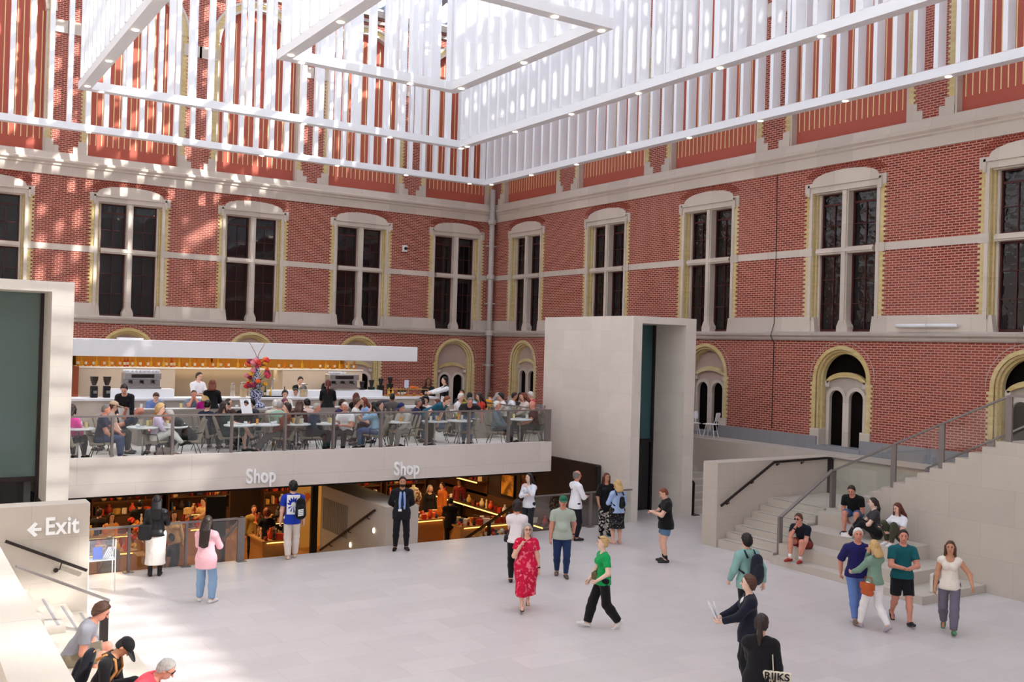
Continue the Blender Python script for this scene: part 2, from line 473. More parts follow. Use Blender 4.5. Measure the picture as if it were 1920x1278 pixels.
def make_panel(u0, hw, mp, idx):
    """tall arched blind bay of the upper storey"""
    w = thing('window_%d' % idx, None, None, mp(u0, 11.72, 0), 0, kind='structure')
    sp = APEX - hw
    m = MB(); m.prism([(u0 - hw, 11.72), (u0 + hw, 11.72)] + arc(u0, sp, hw, 0, 180, 28), -.40, -.24, mp); m.build('red_panel', REDPLASTER, w)
    m = MB(); n = int(2 * (hw - .12) / .192); st = 2 * (hw - .16) / (n - 1)
    for i in range(n):
        u = u0 - hw + .16 + st * i; zt = sp + math.sqrt(max(.02, (hw - .22) ** 2 - (u - u0) ** 2)) - .15
        m.box(u - .016, u + .016, 12.18, zt, -.24, -.228, mp=mp)
    m.build('gold_stripes', GOLD, w)
    m = MB()
    for s in (-1, 1): toothed(m, mp, u0 + s * (hw + .0), u0 + s * (hw + .17), 12.2, sp, tooth=.06, d1=.02)
    ring = arc(u0, sp, hw + .20, 0, 180, 28) + arc(u0, sp, hw, 180, 0, 28); m.prism(ring, -.02, .03, mp)
    m.build('yellow_edge', YELLOW, w)
    m = MB()
    for s in (-1, 1):
        a, b = sorted((u0 + s * (hw - .06), u0 + s * (hw + .02))); m.box(a, b, 11.72, sp, -.26, .01, mp=mp)
        a, b = sorted((u0 + s * hw, u0 + s * (hw + .28))); m.box(a, b, 11.72, 12.2, -.02, .03, mp=mp)
        a, b = sorted((u0 + s * hw, u0 + s * (hw + .46))); m.box(a, b, 11.72, 11.98, -.02, .032, mp=mp)
        a, b = sorted((u0 + s * (hw + .05), u0 + s * (hw + .75))); m.box(a, b, 16.15, 16.6, -.02, .045, mp=mp)
    ring = arc(u0, sp, hw + .01, 0, 180, 28) + arc(u0, sp, hw - .08, 180, 0, 28); m.prism(ring, -.26, .05, mp)
    ring = arc(u0, sp, hw + .30, 0, 180, 28) + arc(u0, sp, hw + .2, 180, 0, 28); m.prism(ring, -.02, .06, mp)
    m.build('stone_frame', STONE, w)
for u in A_P: make_panel(u, A_HW, mA, wi); wi += 1
for u in B_P: make_panel(u, B_HW, mB, wi); wi += 1

def make_niche(u0, mp, idx, lunette_dark, dz):
    w = thing('door_%d' % idx, None, None, mp(u0, ZC, 0), 0, kind='structure')
    sp, hw = 4.28, .93
    m = MB()                                           # yellow moulded arch: three steps
    for (r0, r1, d0, d1) in ((hw, hw + .11, -.02, .04), (hw - .07, hw, -.16, -.03), (hw - .13, hw - .07, -.3, -.14)):
        ring = arc(u0, sp, r1, 0, 180, 26) + arc(u0, sp, r0, 180, 0, 26); m.prism(ring, d0, d1, mp)
        for s in (-1, 1):
            a, b = sorted((u0 + s * r0, u0 + s * r1)); m.box(a, b, 2.75, sp, d0, d1, mp=mp)
    for s in (-1, 1): toothed(m, mp, u0 + s * (hw + .10), u0 + s * (hw + .14), 2.75, 4.2, tooth=.06, d1=.03)
    m.build('moulded_arch', YELLOW, w)
    m = MB()                                           # thin pale arch line in the brickwork
    ring = arc(u0, sp, hw + .252, 0, 180, 26) + arc(u0, sp, hw + .238, 180, 0, 26); m.prism(ring, -.01, .008, mp)
    m.build('arch_line', STONE_D, w)
    hw2 = hw - .12; back = [(u0 - hw2, ZC), (u0 + hw2, ZC)] + arc(u0, sp, hw2, 0, 180, 26)
    m = MB(); m.prism([(u0 - hw - .03, ZC - .05), (u0 + hw + .03, ZC - .05)] + arc(u0, sp, hw + .03, 0, 180, 26), -.46, -.40, mp); m.build('shade_backing', plain((20, 15, 13), .9, .3, 2, spec=.05, name='painted_shade'), w)  # near-black sheet paints in the unlit room behind the openings
    lancets = []
    for s in (-1, 1):
        c = u0 + s * .36; lancets.append([(c - .26, ZC), (c + .26, ZC)] + arc(c, 3.40 + dz, .26, 0, 180, 14))
    m = MB()                                           # inner door stone, with two lancet openings
    if lunette_dark: outer = [(u0 - hw2, ZC), (u0 + hw2, ZC), (u0 + hw2, 3.93 + dz)] + arc(u0, 3.75 + dz, hw2, 25, 155, 14, ry=.42) + [(u0 - hw2, 3.93 + dz)]
    else: outer = back
    lan = [[(x, z + (.002 if z == ZC else 0)) for x, z in l] for l in lancets]
    m.prism(outer, -.38, -.30, mp, holes=lan); m.build('door_stone', PLASTER if not lunette_dark else STONE_D, w)
    m = MB()
    for s in (-1, 1):
        c = u0 + s * .36
        ring = arc(c, 3.40 + dz, .36, 0, 180, 16) + arc(c, 3.40 + dz, .25, 180, 0, 16); m.prism(ring, -.34, -.24, mp)
        for q in (-1, 1):
            a, b = sorted((c + q * .25, c + q * .36)); m.box(a, b, ZC, 3.40 + dz, -.34, -.24, mp=mp)
    m.build('lancet_frame', STONE, w)
    m = MB(); ring = arc(u0, 3.75 + dz, hw2 - .02, 24, 156, 18, ry=.46) + arc(u0, 3.70 + dz, hw2 - .06, 156, 24, 18, ry=.36); m.prism(ring, -.34, -.2, mp)
    m.build('inner_arch', YELLOW, w)
    m = MB()
    for s in (-1, 1):
        a, b = sorted((u0 + s * (hw - .19), u0 + s * (hw + .16))); m.box(a, b, ZC, 2.76, -.3, .06, mp=mp)
        a, b = sorted((u0 + s * (hw2 - .05), u0 + s * (hw2 - .2))); m.box(a, b, 3.74 + dz, 3.92 + dz, -.34, -.2, mp=mp)
    m.build('base_block', STONE, w)
    m = MB(); m.box(u0 - .82, u0 + .82, 1.95, ZC + .01, -.4, .16, mp=mp); m.build('door_step', PLINTH, w)
di = 1
for u in A_N: make_niche(u, mA, di, False, 0); di += 1
for u in B_N: make_niche(u, mB, di, u < 22, .31); di += 1

# blue stone plinth along the right wall
m = MB()
for a, b in holes_between(8, YA, B_N, .80): m.box(a, b, 2.0, 2.52, -.1, .13, mp=mB)
tag(m.build('baseboard_right', PLINTH), kind='structure')

# upper gutter and roof -------------------------------------------------
m = MB()
m.box(XL, XB, ZT - .28, ZT, -.3, .22, mp=mA); m.box(XL, XB, ZT - .55, ZT - .42, -.1, .1, mp=mA)
tag(m.build('trim_21', STONE_D), kind='structure')
m = MB(); m.box(YK, YA, ZT - .28, ZT, -.3, .22, mp=mB); m.box(YK, YA, ZT - .55, ZT - .42, -.1, .1, mp=mB)
tag(m.build('trim_22', STONE_D), kind='structure')
ROOFSTEEL = plain((150, 158, 172), .45, .05, 8, name='roof_steel')
RIDGE_Y, RIDGE_Z = 8.6, 25.2
m = MB()
x = XL + .6
while x < XB + 4.4:
    m.bar((x, YA - .1, ZT + .1), (x, RIDGE_Y, RIDGE_Z), .42, .34); m.bar((x, YK, ZT + .1), (x, RIDGE_Y, RIDGE_Z), .07, .2)
    x += 1.62
tag(m.build('roof_rafters', ROOFSTEEL), kind='structure')
m = MB()
for k in range(0, 19):
    t = k / 18
    for y0 in (YA - .1,):
        y = y0 + (RIDGE_Y - y0) * t; z = ZT + .2 + (RIDGE_Z - ZT) * t
        m.bar((XL, y, z), (XB + 4.5, y, z), .09, .12)
N = 46
for k in range(N):
    t = (k + .5) / N; y = YK + (RIDGE_Y - YK) * t; z = ZT + .2 + (RIDGE_Z - ZT) * t
    m.bar((XL, y, z), (XB + 4.5, y, z), .625 if -4.6 < y < 3.4 else .27, .05)  # near-solid bars added mid-slope to keep sun off slab edge and portal
tag(m.build('roof_purlins_and_shade_bars', ROOFSTEEL), kind='structure')
m = MB(); yy = lambda y: ZT + .25 + (y - YK) / (RIDGE_Y - YK) * (RIDGE_Z - ZT)  # opaque sheets added above the view to shade near floor and exit wall
m.add([(22, -21.5, yy(-21.5)), (XB + 4.4, -21.5, yy(-21.5)), (XB + 4.4, -14.0, yy(-14.0)), (22, -14.0, yy(-14.0))], [(0, 1, 2, 3)]); m.add([(20.5, -7.7, yy(-7.7)), (24.3, -7.7, yy(-7.7)), (24.3, -4.5, yy(-4.5)), (20.5, -4.5, yy(-4.5))], [(0, 1, 2, 3)]); tag(m.build('roof_sun_blocker', ROOFSTEEL), kind='structure')
m = MB()
for y0 in (YA, YK): m.add([(XL, y0, ZT + .3), (XB + 4.5, y0, ZT + .3), (XB + 4.5, RIDGE_Y, RIDGE_Z + .3), (XL, RIDGE_Y, RIDGE_Z + .3)], [(0, 1, 2, 3)])
tag(m.build('roof_glazing', ROOFGLASS), kind='structure')

# corner downpipe -------------------------------------------------------
PIPE = plain((186, 178, 174), .5, .05, name='pipe_paint')
t = thing('drainpipe', 'pale grey drainpipe running down the corner where the two brick walls meet', 'pipe', (XB - .30, YA - .30, ZC))
m = MB(); m.tube([(XB - .30, YA - .30, ZC), (XB - .30, YA - .30, 12.4)], .125, 14); m.build('pipe', PIPE, t, smooth=True)
for z in (10.75, 8.15, 5.5):
    m = MB(); m.lathe([(.15, z), (.19, z + .03), (.19, z + .2), (.15, z + .25)], (XB - .30, YA - .30, 0), 14); m.build('collar', PIPE, t)
for z in (9.7, 7.0, 4.1):
    m = MB(); m.box(XB - .62, XB - .02, YA - .33, YA - .27, z, z + .05); m.lathe([(.14, z - .02), (.14, z + .07)], (XB - .30, YA - .30, 0), 12); m.build('bracket', PIPE, t)

# little things on the walls
p = on(758, 466, YA, 1)
t = thing('security_camera', 'small white box camera on the café-side brick wall between two windows', 'camera', tuple(p))
m = MB(); m.box(p.x - .10, p.x + .10, YA - .12, YA, p.z - .15, p.z + .15); m.build('housing', WHITE, t, bevel=.01)
m = MB(); m.tube([(p.x, YA - .18, p.z), (p.x, YA - .1, p.z)], .07, 12); m.build('lens', BLACK, t)
t = thing('tube_light', 'white twin tube lamp fixed along the sill of the right brick wall', 'lamp', (XB - .06, 16.2, 5.9))
m = MB(); m.box(XB - .05, XB - .03, 15.3, 17.1, 5.88, 5.94); m.build('bracket', WHITE, t)
for a, b in ((15.28, 16.19), (16.23, 17.15)):
    m = MB(); m.tube([(XB - .13, a, 5.92), (XB - .13, b, 5.92)], .055, 10); m.build('tube', WHITE, t, smooth=True)
p0, p1 = on(1458, 322, XB, 0), on(1452, 640, XB, 0)
m = MB(); m.tube([(XB - .02, p0.y, 10.85), (XB - .02, p0.y - .05, 8.3), (XB - .04, p1.y, 6.0), (XB - .19, p1.y, 5.6), (XB - .02, p1.y, 5.4), (XB - .02, p1.y, 2.6)], .012, 6)
tag(m.build('cable', BLACK), 'thin dark cable running down the right brick wall between its third and fourth tall windows', 'cable')

# floors ------------------------------------------------------------------
m = MB(); m.box(XL, 18.42, YK, 21.72, -.32, 0); m.box(18.42, XB, YK, 26.5, -.32, 0)
tag(m.build('floor', FLOORSTONE), kind='structure')
m = MB(); m.box(3.37, 15.98, 22.53, YA, 1.53, ZC); m.box(15.98, 18.42, 26.3, YA, 1.53, ZC); tag(m.build('cafe_floor_slab', SLABSTONE), kind='structure')
m = MB(); m.box(3.37, 16.0, 22.3, 22.52, 1.53, 2.36); m.box(15.8, 16.0, 22.52, 26.2, 1.53, 2.3); tag(m.build('cafe_slab_edge', SLABSTONE), kind='structure')
m = MB(); m.box(XL, 3.36, 26.3, YA, 1.53, ZC); m.box(18.42, XB, 26.2, YA, 1.53, ZC); m.box(23.25, XB, 17.9, 26.2, 0, 2.12); tag(m.build('terrace_floor', WALLSTONE), kind='structure')
m = MB(); m.box(22.5, XB, 9, 18.0, 0, 2.10); tag(m.build('terrace_floor_side', WALLSTONE), kind='structure')
# ================================================================== HANGING LOUVRE FRAMES
def louvre(name, label, x0, x1, y0, y1, zb, zt, sides, pitch=.6, bw=.30, bh=.24, sd=.34, st=.12, spots=True):
    """one rectangular frame of white fins; sides lists which of 'N' (far), 'E' (right), 'W' (left), 'S' (near) are built"""
    t = thing(name, label, 'ceiling louvre', ((x0 + x1) / 2, (y0 + y1) / 2, zb), 0, 'nested white louvre frames')
    segs = {'N': ((x0, y1), (x1, y1)), 'E': ((x1, y1), (x1, y0)), 'W': ((x0, y1), (x0, y0)), 'S': ((x0, y0), (x1, y0))}
    fin = {}
    for a in 'xy':
        m = MB()
        if a == 'x': m.box(-.075, .075, -.11, .11, zb + bh, zt)     # fins of sides that run along x
        else: m.box(-sd / 2, sd / 2, -st / 2, st / 2, zb + bh, zt)
        me = bpy.data.meshes.new('fin'); me.from_pydata(m.v, [], m.f); me.materials.append(WHITE); fin[a] = me
    made = 0; rest = MB()
    for s in sides:
        (ax, ay), (bx, by) = segs[s]
        m = MB(); h = bw / 2
        if s in 'NS': m.box(min(ax, bx) - h, max(ax, bx) + h, ay - h, ay + h, zb, zb + bh)
        else: m.box(ax - h, ax + h, min(ay, by) + h, max(ay, by) - h, zb, zb + bh)
        rail = m.build('bottom_rail', WHITE, t)
        if spots:
            L = math.hypot(bx - ax, by - ay); n = int(L / 3.1)
            for i in range(n + 1):
                f = min(1, (i * 3.1 + .45) / L); px, py = ax + (bx - ax) * f, ay + (by - ay) * f
                if s == 'W' and abs(py) < 2: continue
                q = MB(); q.lathe([(.075, zb - .012), (.075, zb + .01)], (px, py, 0), 14); q.build('spotlight', SPOT, rail)
        L = math.hypot(bx - ax, by - ay); n = int(L / pitch)
        for i in range(n + 1):
            f = (i * pitch + (.0 if s in 'NS' else pitch * .5)) / L
            if f > 1: continue
            px, py = ax + (bx - ax) * f, ay + (by - ay) * f
            if made < 99:
                o = link_mesh('fin', fin['x' if s in 'NS' else 'y'], t)
                o.location = Vector((px, py, 0)) - Vector(t.location); made += 1
            else:
                if s in 'NS': rest.box(px - .075, px + .075, py - .11, py + .11, zb + bh, zt)
                else: rest.box(px - sd / 2, px + sd / 2, py - st / 2, py + st / 2, zb + bh, zt)
    if rest.v: tag(rest.build('fins', WHITE, t), kind='stuff')
    m = MB()                                           # hangers up to the rafters
    for px in (x0 + 1, x1 - 1): m.tube([(px, y1, zt - .2), (px, y1, ZT + 1.0)], .02, 6)
    m.build('hanger', STEEL, t)
    return t
SPOT = emit_mat('spotlight_glow', (255, 236, 205), 14)
LZ = 12.1
louvre('louvre_frame', 'largest white louvre frame, its lowest rail passing just in front of both brick walls', -.7, 22.30, 3.5, 36.6, LZ, 20.4, 'NEW')
louvre('louvre_frame', 'middle white louvre frame nested inside the largest one', 4.78, 17.36, 9.9, 30.3, LZ, 17.6, 'NEW')
louvre('louvre_frame', 'smallest innermost white louvre frame, a closed ring with four corners', 8.38, 13.28, 16.95, 23.7, LZ, 15.4, 'NEWS')
# ================================================================== STONE LIFT PORTALS
def portal(name, label, x0, x1, ox0, ox1, yback, ztop, zo, glass, zsplit, ydeep, doorglass):
    t = thing(name, label, 'stone portal', ((x0 + x1) / 2, 21.75, 0))
    y0 = 21.75
    m = MB()
    loop = [(x0, -.0), (ox0, -.0), (ox0, zo), (ox1, zo), (ox1, -.0), (x1, -.0), (x1, ztop), (x0, ztop)]
    n = len(loop)
    m.prism(loop, 0, 1, lambda u, v, d: (u, y0 + (1 - d) * (ydeep - y0), v), back=True)
    m.build('stone_casing', PORTALSTONE, t)
    m = MB(); m.box(ox0 - .01, ox1 + .01, yback + .08, yback + .14, zsplit, zo + .05); m.build('upper_glass', glass, t)
    m = MB(); m.box(ox0 - .01, ox1 + .01, yback + .02, yback + .14, zsplit - .10, zsplit); m.box(ox0 - .01, ox0 + .07, yback, yback + .14, 0, zo); m.box(ox1 - .07, ox1 + .01, yback, yback + .14, 0, zo)
    m.build('frame', DARKSTEEL, t)
    m = MB(); m.box(ox0 + .07, ox1 - .07, yback + .06, yback + .12, .02, zsplit - .10); m.build('lift_door', doorglass, t)
    return t
portal('lift_portal', 'tall pale limestone lift portal with a teal glass recess beside the café balustrade', 18.43, 20.93, 18.77, 20.51, 23.1, 6.02, 5.81, TEALGLASS, 2.25, 26.25, DARKGLASS)
pl = portal('lift_portal', 'limestone lift portal with a large grey-green glass panel above the exit wall', .35, 3.36, .8, 2.94, 22.85, 6.08, 5.87, TEALGREY, 1.95, 26.25, DARKGLASS)
m = MB(); m.box(1.9, 2.55, 22.85, 22.93, 0, 1.85); m.build('inner_frame', BLACK, pl)

# ================================================================== RIGHT STAIRS
RISE, RUN = .1575, .305
def stair_treads(m, x0, y0, y1, n, sgn=1, z0=.06, run=RUN, rise=RISE, xe=None):
    for k in range(n):
        z = z0 + rise * (k + 1); a = x0 + sgn * run * k
        b = xe if xe is not None else x0 + sgn * run * n
        m.box(min(a, b), max(a, b), y0, y1, z - rise - (.3 if k == 0 else 0), z)
m = MB()
NS = 7; X0 = 18.22; XLAND = X0 + .305 * 6
LZR = 1.16
for k in range(7):
    z = .21 + .158 * k; m.box(X0 + .302 * k, 20.08 if k < 6 else 22.5, 16.1, 17.94, (0 if k == 0 else z - .16), z)
o = m.build('staircase', WALLSTONE); tag(o, 'seven limestone steps rising to a landing beside the low wall', 'stairs')
m = MB()
for k in range(7): m.box(X0 + .302 * k + .05, X0 + .302 * k + .075, 16.2, 17.8, .21 + .158 * k, .213 + .158 * k)
m.build('nosing_strip', DARKSTEEL, o)
# low wall in front, with handrail
m = MB(); m.box(18.16, 22.55, 17.95, 18.47, 0, 2.17)
o = m.build('low_wall', WALLSTONE); tag(o, 'low limestone wall along the far side of the right-hand steps', 'wall')
t = thing('handrail', 'kinked steel handrail fixed to the low limestone wall', 'handrail', (18.9, 17.88, .94))
hp = [on(1352, 948, 17.86, 1), on(1452, 866, 17.86, 1), on(1552, 858, 17.86, 1)]
m = MB()
for a, b in zip(hp, hp[1:]): m.bar(a, b, .035, .06)
m.build('rail', DARKSTEEL, t)
for px, py in ((1367, 937), (1413, 898), (1461, 864), (1507, 861)):
    q = on(px, py, 17.86, 1); m = MB(); m.tube([q - Vector((0, 0, .0)), q + Vector((0, 0, -.09)), q + Vector((0, .09, -.10))], .012, 6); m.lathe([(.035, -.0), (.035, .02)], (0, 0, 0), 10, mp=Matrix.Translation(q + Vector((0, .08, -.10))) @ Matrix.Rotation(PI / 2, 4, 'X')); m.build('wall_bracket', DARKSTEEL, t)
# seat tiers in front
m = MB()
YE = 16.02
def tier(m, xa, xb, ya, z0, z1): m.prism([(xa, YE), (xb, ya), (20.09, ya), (20.09, YE)], z0, z1, lambda u, v, d: (u, v, d))
tier(m, 18.02, 17.85, 11.85, 0, .17); tier(m, 18.32, 18.32, 12.55, .17, .45); tier(m, 18.97, 18.95, 13.2, .45, .78); tier(m, 19.72, 19.72, 14.62, .78, 1.13)
o = m.build('seating_steps', WALLSTONE); tag(o, 'broad limestone seating steps where visitors sit below the stepped wall', 'steps')
# big stepped wall with the second flight behind
prof = [(YE + .6, 0), (YE + .6, 1.16), (15.72, 1.16)]
ys = [15.72 - .31 * k for k in range(14)]
loop = [(16.08, 0), (16.08, 1.17)]
y, z = 15.72, 1.17
loop.append((y, z))
k = 0
while z < 3.2:
    z = min(z + .1505, 3.28); loop.append((y, z)); y -= .31; loop.append((y, z))
loop += [(2.0, z), (2.0, 0)]
m = MB(); m.prism(loop, 20.1, 20.42, lambda u, v, d: (d, u, v), back=True)
o = m.build('stepped_wall', WALLSTONE); tag(o, 'large limestone wall with a stepped top edge at the right', 'wall')
m = MB(); y, z = 15.72, 1.16
m.box(20.43, 22.45, 15.72, 16.09, 0, 1.16)
for k in range(14): z += .1505; m.box(20.43, 22.45, y - .31 * (k + 1), y - .31 * k, 0, z)
m.box(20.43, 22.45, 2.0, y - .31 * 14, 0, 3.27)
o = m.build('upper_staircase', WALLSTONE); tag(o, 'second flight of limestone steps climbing toward the viewer behind the stepped wall', 'stairs')
# rail along first flight and up the second
t = thing('glass_balustrade', 'steel and glass balustrade that follows the right-hand steps up and along the stepped wall', 'balustrade', (18.5, 16.1, .15))
A0 = Vector((18.42, 16.08, 1.06)); A1 = Vector((20.32, 16.08, 2.12))
r2 = [Vector((20.25, 16.0, 2.12)), Vector((20.25, 14.28, 2.95)), Vector((20.25, 13.05, 3.54)), Vector((20.25, 11.5, 4.26)), Vector((20.25, 3.0, 4.26))]
m = MB(); m.bar(A0, A1, .10, .035); m.build('stair_rail', STEEL, t)
m = MB()
for a, b in zip(r2, r2[1:]): m.bar(a, b, .075, .04)
m.build('upper_rail', STEEL, t)
def post(t, x, y, z0, z1, wx=.05, wy=.16, mat=STEEL):
    m = MB(); m.box(x - wx / 2, x + wx / 2, y - wy / 2, y + wy / 2, z0, z1); return m.build('post', mat, t)
post(t, 18.42, 16.08, .2, 1.06, .12, .07); post(t, 20.34, 16.08, 1.16, 2.12, .16, .07)
for y, z0, z1 in ((14.28, 1.92, 2.95), (13.05, 2.52, 3.54), (11.5, 3.28, 4.26), (8.4, 3.28, 4.26)): post(t, 20.25, y, z0, z1, .05, .13)
m = MB()
m.add([(18.5, 16.08, .3), (20.3, 16.08, 1.2), (20.3, 16.08, 2.08), (18.5, 16.08, 1.06)], [(0, 1, 2, 3)]); m.build('glass_pane', GLASS, t)
gz = [(16.0, 1.22, 2.10), (14.36, 1.98, 2.90), (14.2, 2.02, 2.94), (13.12, 2.55, 3.48), (12.98, 2.58, 3.52), (11.57, 3.3, 4.2), (11.43, 3.32, 4.22), (8.47, 3.32, 4.22), (8.3, 3.32, 4.22), (3.0, 3.32, 4.22)]
for i in range(0, len(gz), 2):
    (ya, a0, a1), (yb, b0, b1) = gz[i], gz[i + 1]
    m = MB(); m.add([(20.25, ya, a0), (20.25, yb, b0), (20.25, yb, b1), (20.25, ya, a1)], [(0, 1, 2, 3)]); m.build('glass_pane', GLASS, t)
# balustrade on the far side of the second flight
t = thing('glass_balustrade', 'glass balustrade with a level steel rail on the far side of the upper landing', 'balustrade', (22.48, 16, 1.16))
m = MB(); m.bar((22.48, 17.9, 2.14), (22.48, 14.9, 2.14), .07, .04); m.bar((22.48, 14.9, 2.2), (22.48, 11.5, 3.95), .07, .04); m.bar((22.48, 11.5, 3.95), (22.48, 6, 3.95), .07, .04); m.build('rail', STEEL, t)
post(t, 22.48, 17.86, 1.16, 2.16, .08, .16, DARKSTEEL)
for y, z0, z1 in ((14.85, 1.5, 2.2), (13.2, 2.3, 3.1), (11.5, 3.2, 3.95)): post(t, 22.48, y, z0, z1)
m = MB(); m.add([(22.48, 17.8, 1.2), (22.48, 14.9, 1.2), (22.48, 14.9, 2.1), (22.48, 17.8, 2.1)], [(0, 1, 2, 3)])
m.build('glass_pane', GLASS, t)
m = MB(); m.add([(22.48, 14.8, 1.7), (22.48, 11.5, 3.25), (22.48, 11.5, 3.9), (22.48, 14.8, 2.2)], [(0, 1, 2, 3)]); m.build('glass_pane', GLASS, t)

# far stairs between the portal and the terrace --------------------------------
m = MB()
for k in range(13):
    m.box(20.95, 23.25, 22.0 + .32 * k, 26.25, .165 * k, .165 * (k + 1))
o = m.build('far_staircase', WALLSTONE); tag(o, 'limestone steps climbing beside the teal glass portal to the brick-wall terrace', 'stairs')
t = thing('handrail', 'dark steel handrail at the foot of the steps beside the teal glass portal', 'handrail', (21.12, 21.9, 0))
post(t, 21.1, 21.86, 0, 1.0, .04, .07, DARKSTEEL)
m = MB(); m.box(20.98, 21.24, 21.7, 21.98, 0, .02); m.build('foot_plate', DARKSTEEL, t)
m = MB(); m.bar((21.1, 21.86, 1.0), (21.1, 26.0, 3.1), .04, .05); m.build('rail', DARKSTEEL, t)
post(t, 21.1, 26.0, 2.15, 3.1, .04, .07, DARKSTEEL)

# ================================================================== CAFÉ BALUSTRADE
t = thing('glass_balustrade', 'long café balustrade of glass panes with bronze steel posts along the slab edge', 'balustrade', (10.9, 22.45, 2.36))
m = MB(); m.box(3.4, 16.0, 22.41, 22.49, 3.225, 3.265); m.build('top_rail', STEEL, t)
px = [4.31, 5.59, 6.93, 8.22, 9.46, 10.75, 12.06, 13.35, 14.62]
for x in px: post(t, x, 22.45, 2.36, 3.23, .05, .11)
post(t, 15.95, 22.45, 2.36, 3.265, .17, .09)
m = MB()
for a, b in zip([3.38] + px, px + [15.86]):
    g = MB(); g.box(a + .04, b - .04, 22.445, 22.455, 2.42, 3.2); g.build('glass_pane', GLASS, t)

m = MB(); m.box(15.9, 15.97, 22.5, 26.2, 3.225, 3.265); m.build('side_rail', STEEL, t)
g = MB(); g.box(15.93, 15.94, 22.55, 26.15, 2.32, 3.2); g.build('glass_pane', GLASS, t)

# ================================================================== SHOP LEVEL
SHOPZ = -1.6
SHOPWALL = plain((52, 34, 24), .8, .2, 2, name='shop_wall_finish')
SHOPFLOOR = plain((170, 120, 70), .35, .08, 4, name='shop_floor_finish')
SHOPCEIL = plain((40, 30, 26), .9, .1, 3, name='shop_ceiling_finish')
OAK = plain((186, 138, 84), .45, .10, 6, name='light_oak')
m = MB(); m.box(XL, 18.42, 21.4, 36, SHOPZ - .2, SHOPZ); tag(m.build('floor_shop', SHOPFLOOR), kind='structure')
m = MB(); m.box(3.37, 15.9, 22.6, 36, 1.44, 1.53); m.box(15.9, 18.3, 26.3, 36, 1.44, 1.53); tag(m.build('ceiling_shop', SHOPCEIL), kind='structure')
m = MB(); m.box(3.2, 18.42, 34.2, 34.4, SHOPZ, 1.5); m.box(2.9, 3.1, 22, 34.4, SHOPZ, 1.5); tag(m.build('wall_shop', SHOPWALL), kind='structure')
m = MB(); m.box(XL, 18.42, 21.5, 21.72, SHOPZ, -.3); tag(m.build('wall_shop_front', WALLSTONE), kind='structure')
m = MB(); m.box(18.3, 18.42, 23.1, 34, SHOPZ, 1.5); tag(m.build('wall_shop_side', SHOPWALL), kind='structure')
m = MB(); m.box(18.3, 18.42, 21.73, 23.1, SHOPZ, -.0); tag(m.build('wall_shop_return', WALLSTONE), kind='structure')
# divider between the two stairs
o = thing('stair_divider', 'thick limestone wall with a flat top that divides the two shop stairs', 'wall', (11.1, 21.75, 0))
m = MB(); m.box(10.62, 11.52, 21.74, 25.9, SHOPZ, .95); m.build('wall_body', WALLSTONE, o)
m = MB()
g0 = on(608, 920, 10.615, 0); g1 = on(652, 936, 10.615, 0); g2 = on(652, 995, 10.615, 0); g3 = on(608, 980, 10.615, 0)
m.add([(10.612, g0.y, .62), (10.612, g1.y, .62), (10.612, g1.y, -.25), (10.612, g0.y, -.25)], [(0, 1, 2, 3)])
for k in range(14):
    yy = g1.y + (g0.y - g1.y) * k / 13; m.box(10.6, 10.612, yy - .02, yy + .02, -.25, .62)
m.build('vent_grille', plain((150, 142, 134), .6, .05, name='grille'), o)
t = thing('handrail', 'dark steel handrail sloping down the divider wall beside the shop entrance', 'handrail', (10.55, 22.4, .8))
q0 = on(703, 956, 10.55, 0); q1 = on(600, 1031, 10.55, 0)
m = MB(); m.bar(q0, q1, .04, .05); m.build('rail', DARKSTEEL, t)
for f in (.12, .45, .8):
    q = q0.lerp(q1, f); m = MB(); m.tube([q, q + Vector((0, 0, -.08)), q + Vector((.07, 0, -.1))], .012, 6); m.build('wall_bracket', DARKSTEEL, t)
for px_, py_ in ((701, 994), (657, 1021)):
    q = on(px_, py_, 10.61, 0); m = MB(); m.ball((10.6, q.y, q.z), .05, 10, (.4, 1, 1.4)); tag(m.build('stair_light', emit_mat('step_lamp', (255, 240, 210), 3)), 'small glowing wall lamp low on the divider wall' + (', the higher one' if py_ < 1000 else ', the lower one'), 'lamp', 'stair lamps')
# stairs down
for nm, xa, xb, lb in (('shop_staircase', 7.0, 10.6, 'limestone steps going down to the shop left of the divider wall'), ('shop_staircase', 11.52, 14.8, 'limestone steps going down to the shop right of the divider wall')):
    m = MB()
    for k in range(10):
        m.box(xa, xb, 21.72 + .31 * k, 21.72 + .31 * (k + 1), SHOPZ, -.158 * (k + 1))
    tag(m.build(nm, WALLSTONE), lb, 'stairs')
# railings at floor edge
t = thing('glass_balustrade', 'glass balustrade at the floor edge before the left shop opening', 'balustrade', (5.2, 21.6, 0))
m = MB(); m.box(3.4, 7.02, 21.56, 21.64, .95, .99); m.build('top_rail', STEEL, t)
for x in (4.55, 5.74): post(t, x, 21.6, 0, .95, .05, .08)
for x in (4.55, 5.74, 6.97):
    m = MB(); m.box(x - .1, x + .1, 21.5, 21.7, 0, .015); m.build('foot_plate', STEEL, t)
post(t, 6.95, 21.6, 0, .99, .16, .07)
for a, b in ((3.36, 4.52), (4.58, 5.71), (5.77, 6.86)):
    g = MB(); g.box(a, b, 21.595, 21.605, .04, .93); g.build('glass_pane', GLASS, t)
m = MB(); m.bar((7.0, 21.7, .97), (7.0, 26.0, -1.4), .06, .05); m.build('sloping_rail', STEEL, t)
m = MB(); m.add([(7.0, 21.75, .0), (7.0, 26, -2.3), (7.0, 26, -1.45), (7.0, 21.75, .9)], [(0, 1, 2, 3)]); m.build('glass_pane', GLASS, t)
t = thing('glass_balustrade', 'glass balustrade at the floor edge before the right shop opening', 'balustrade', (16.6, 21.6, 0))
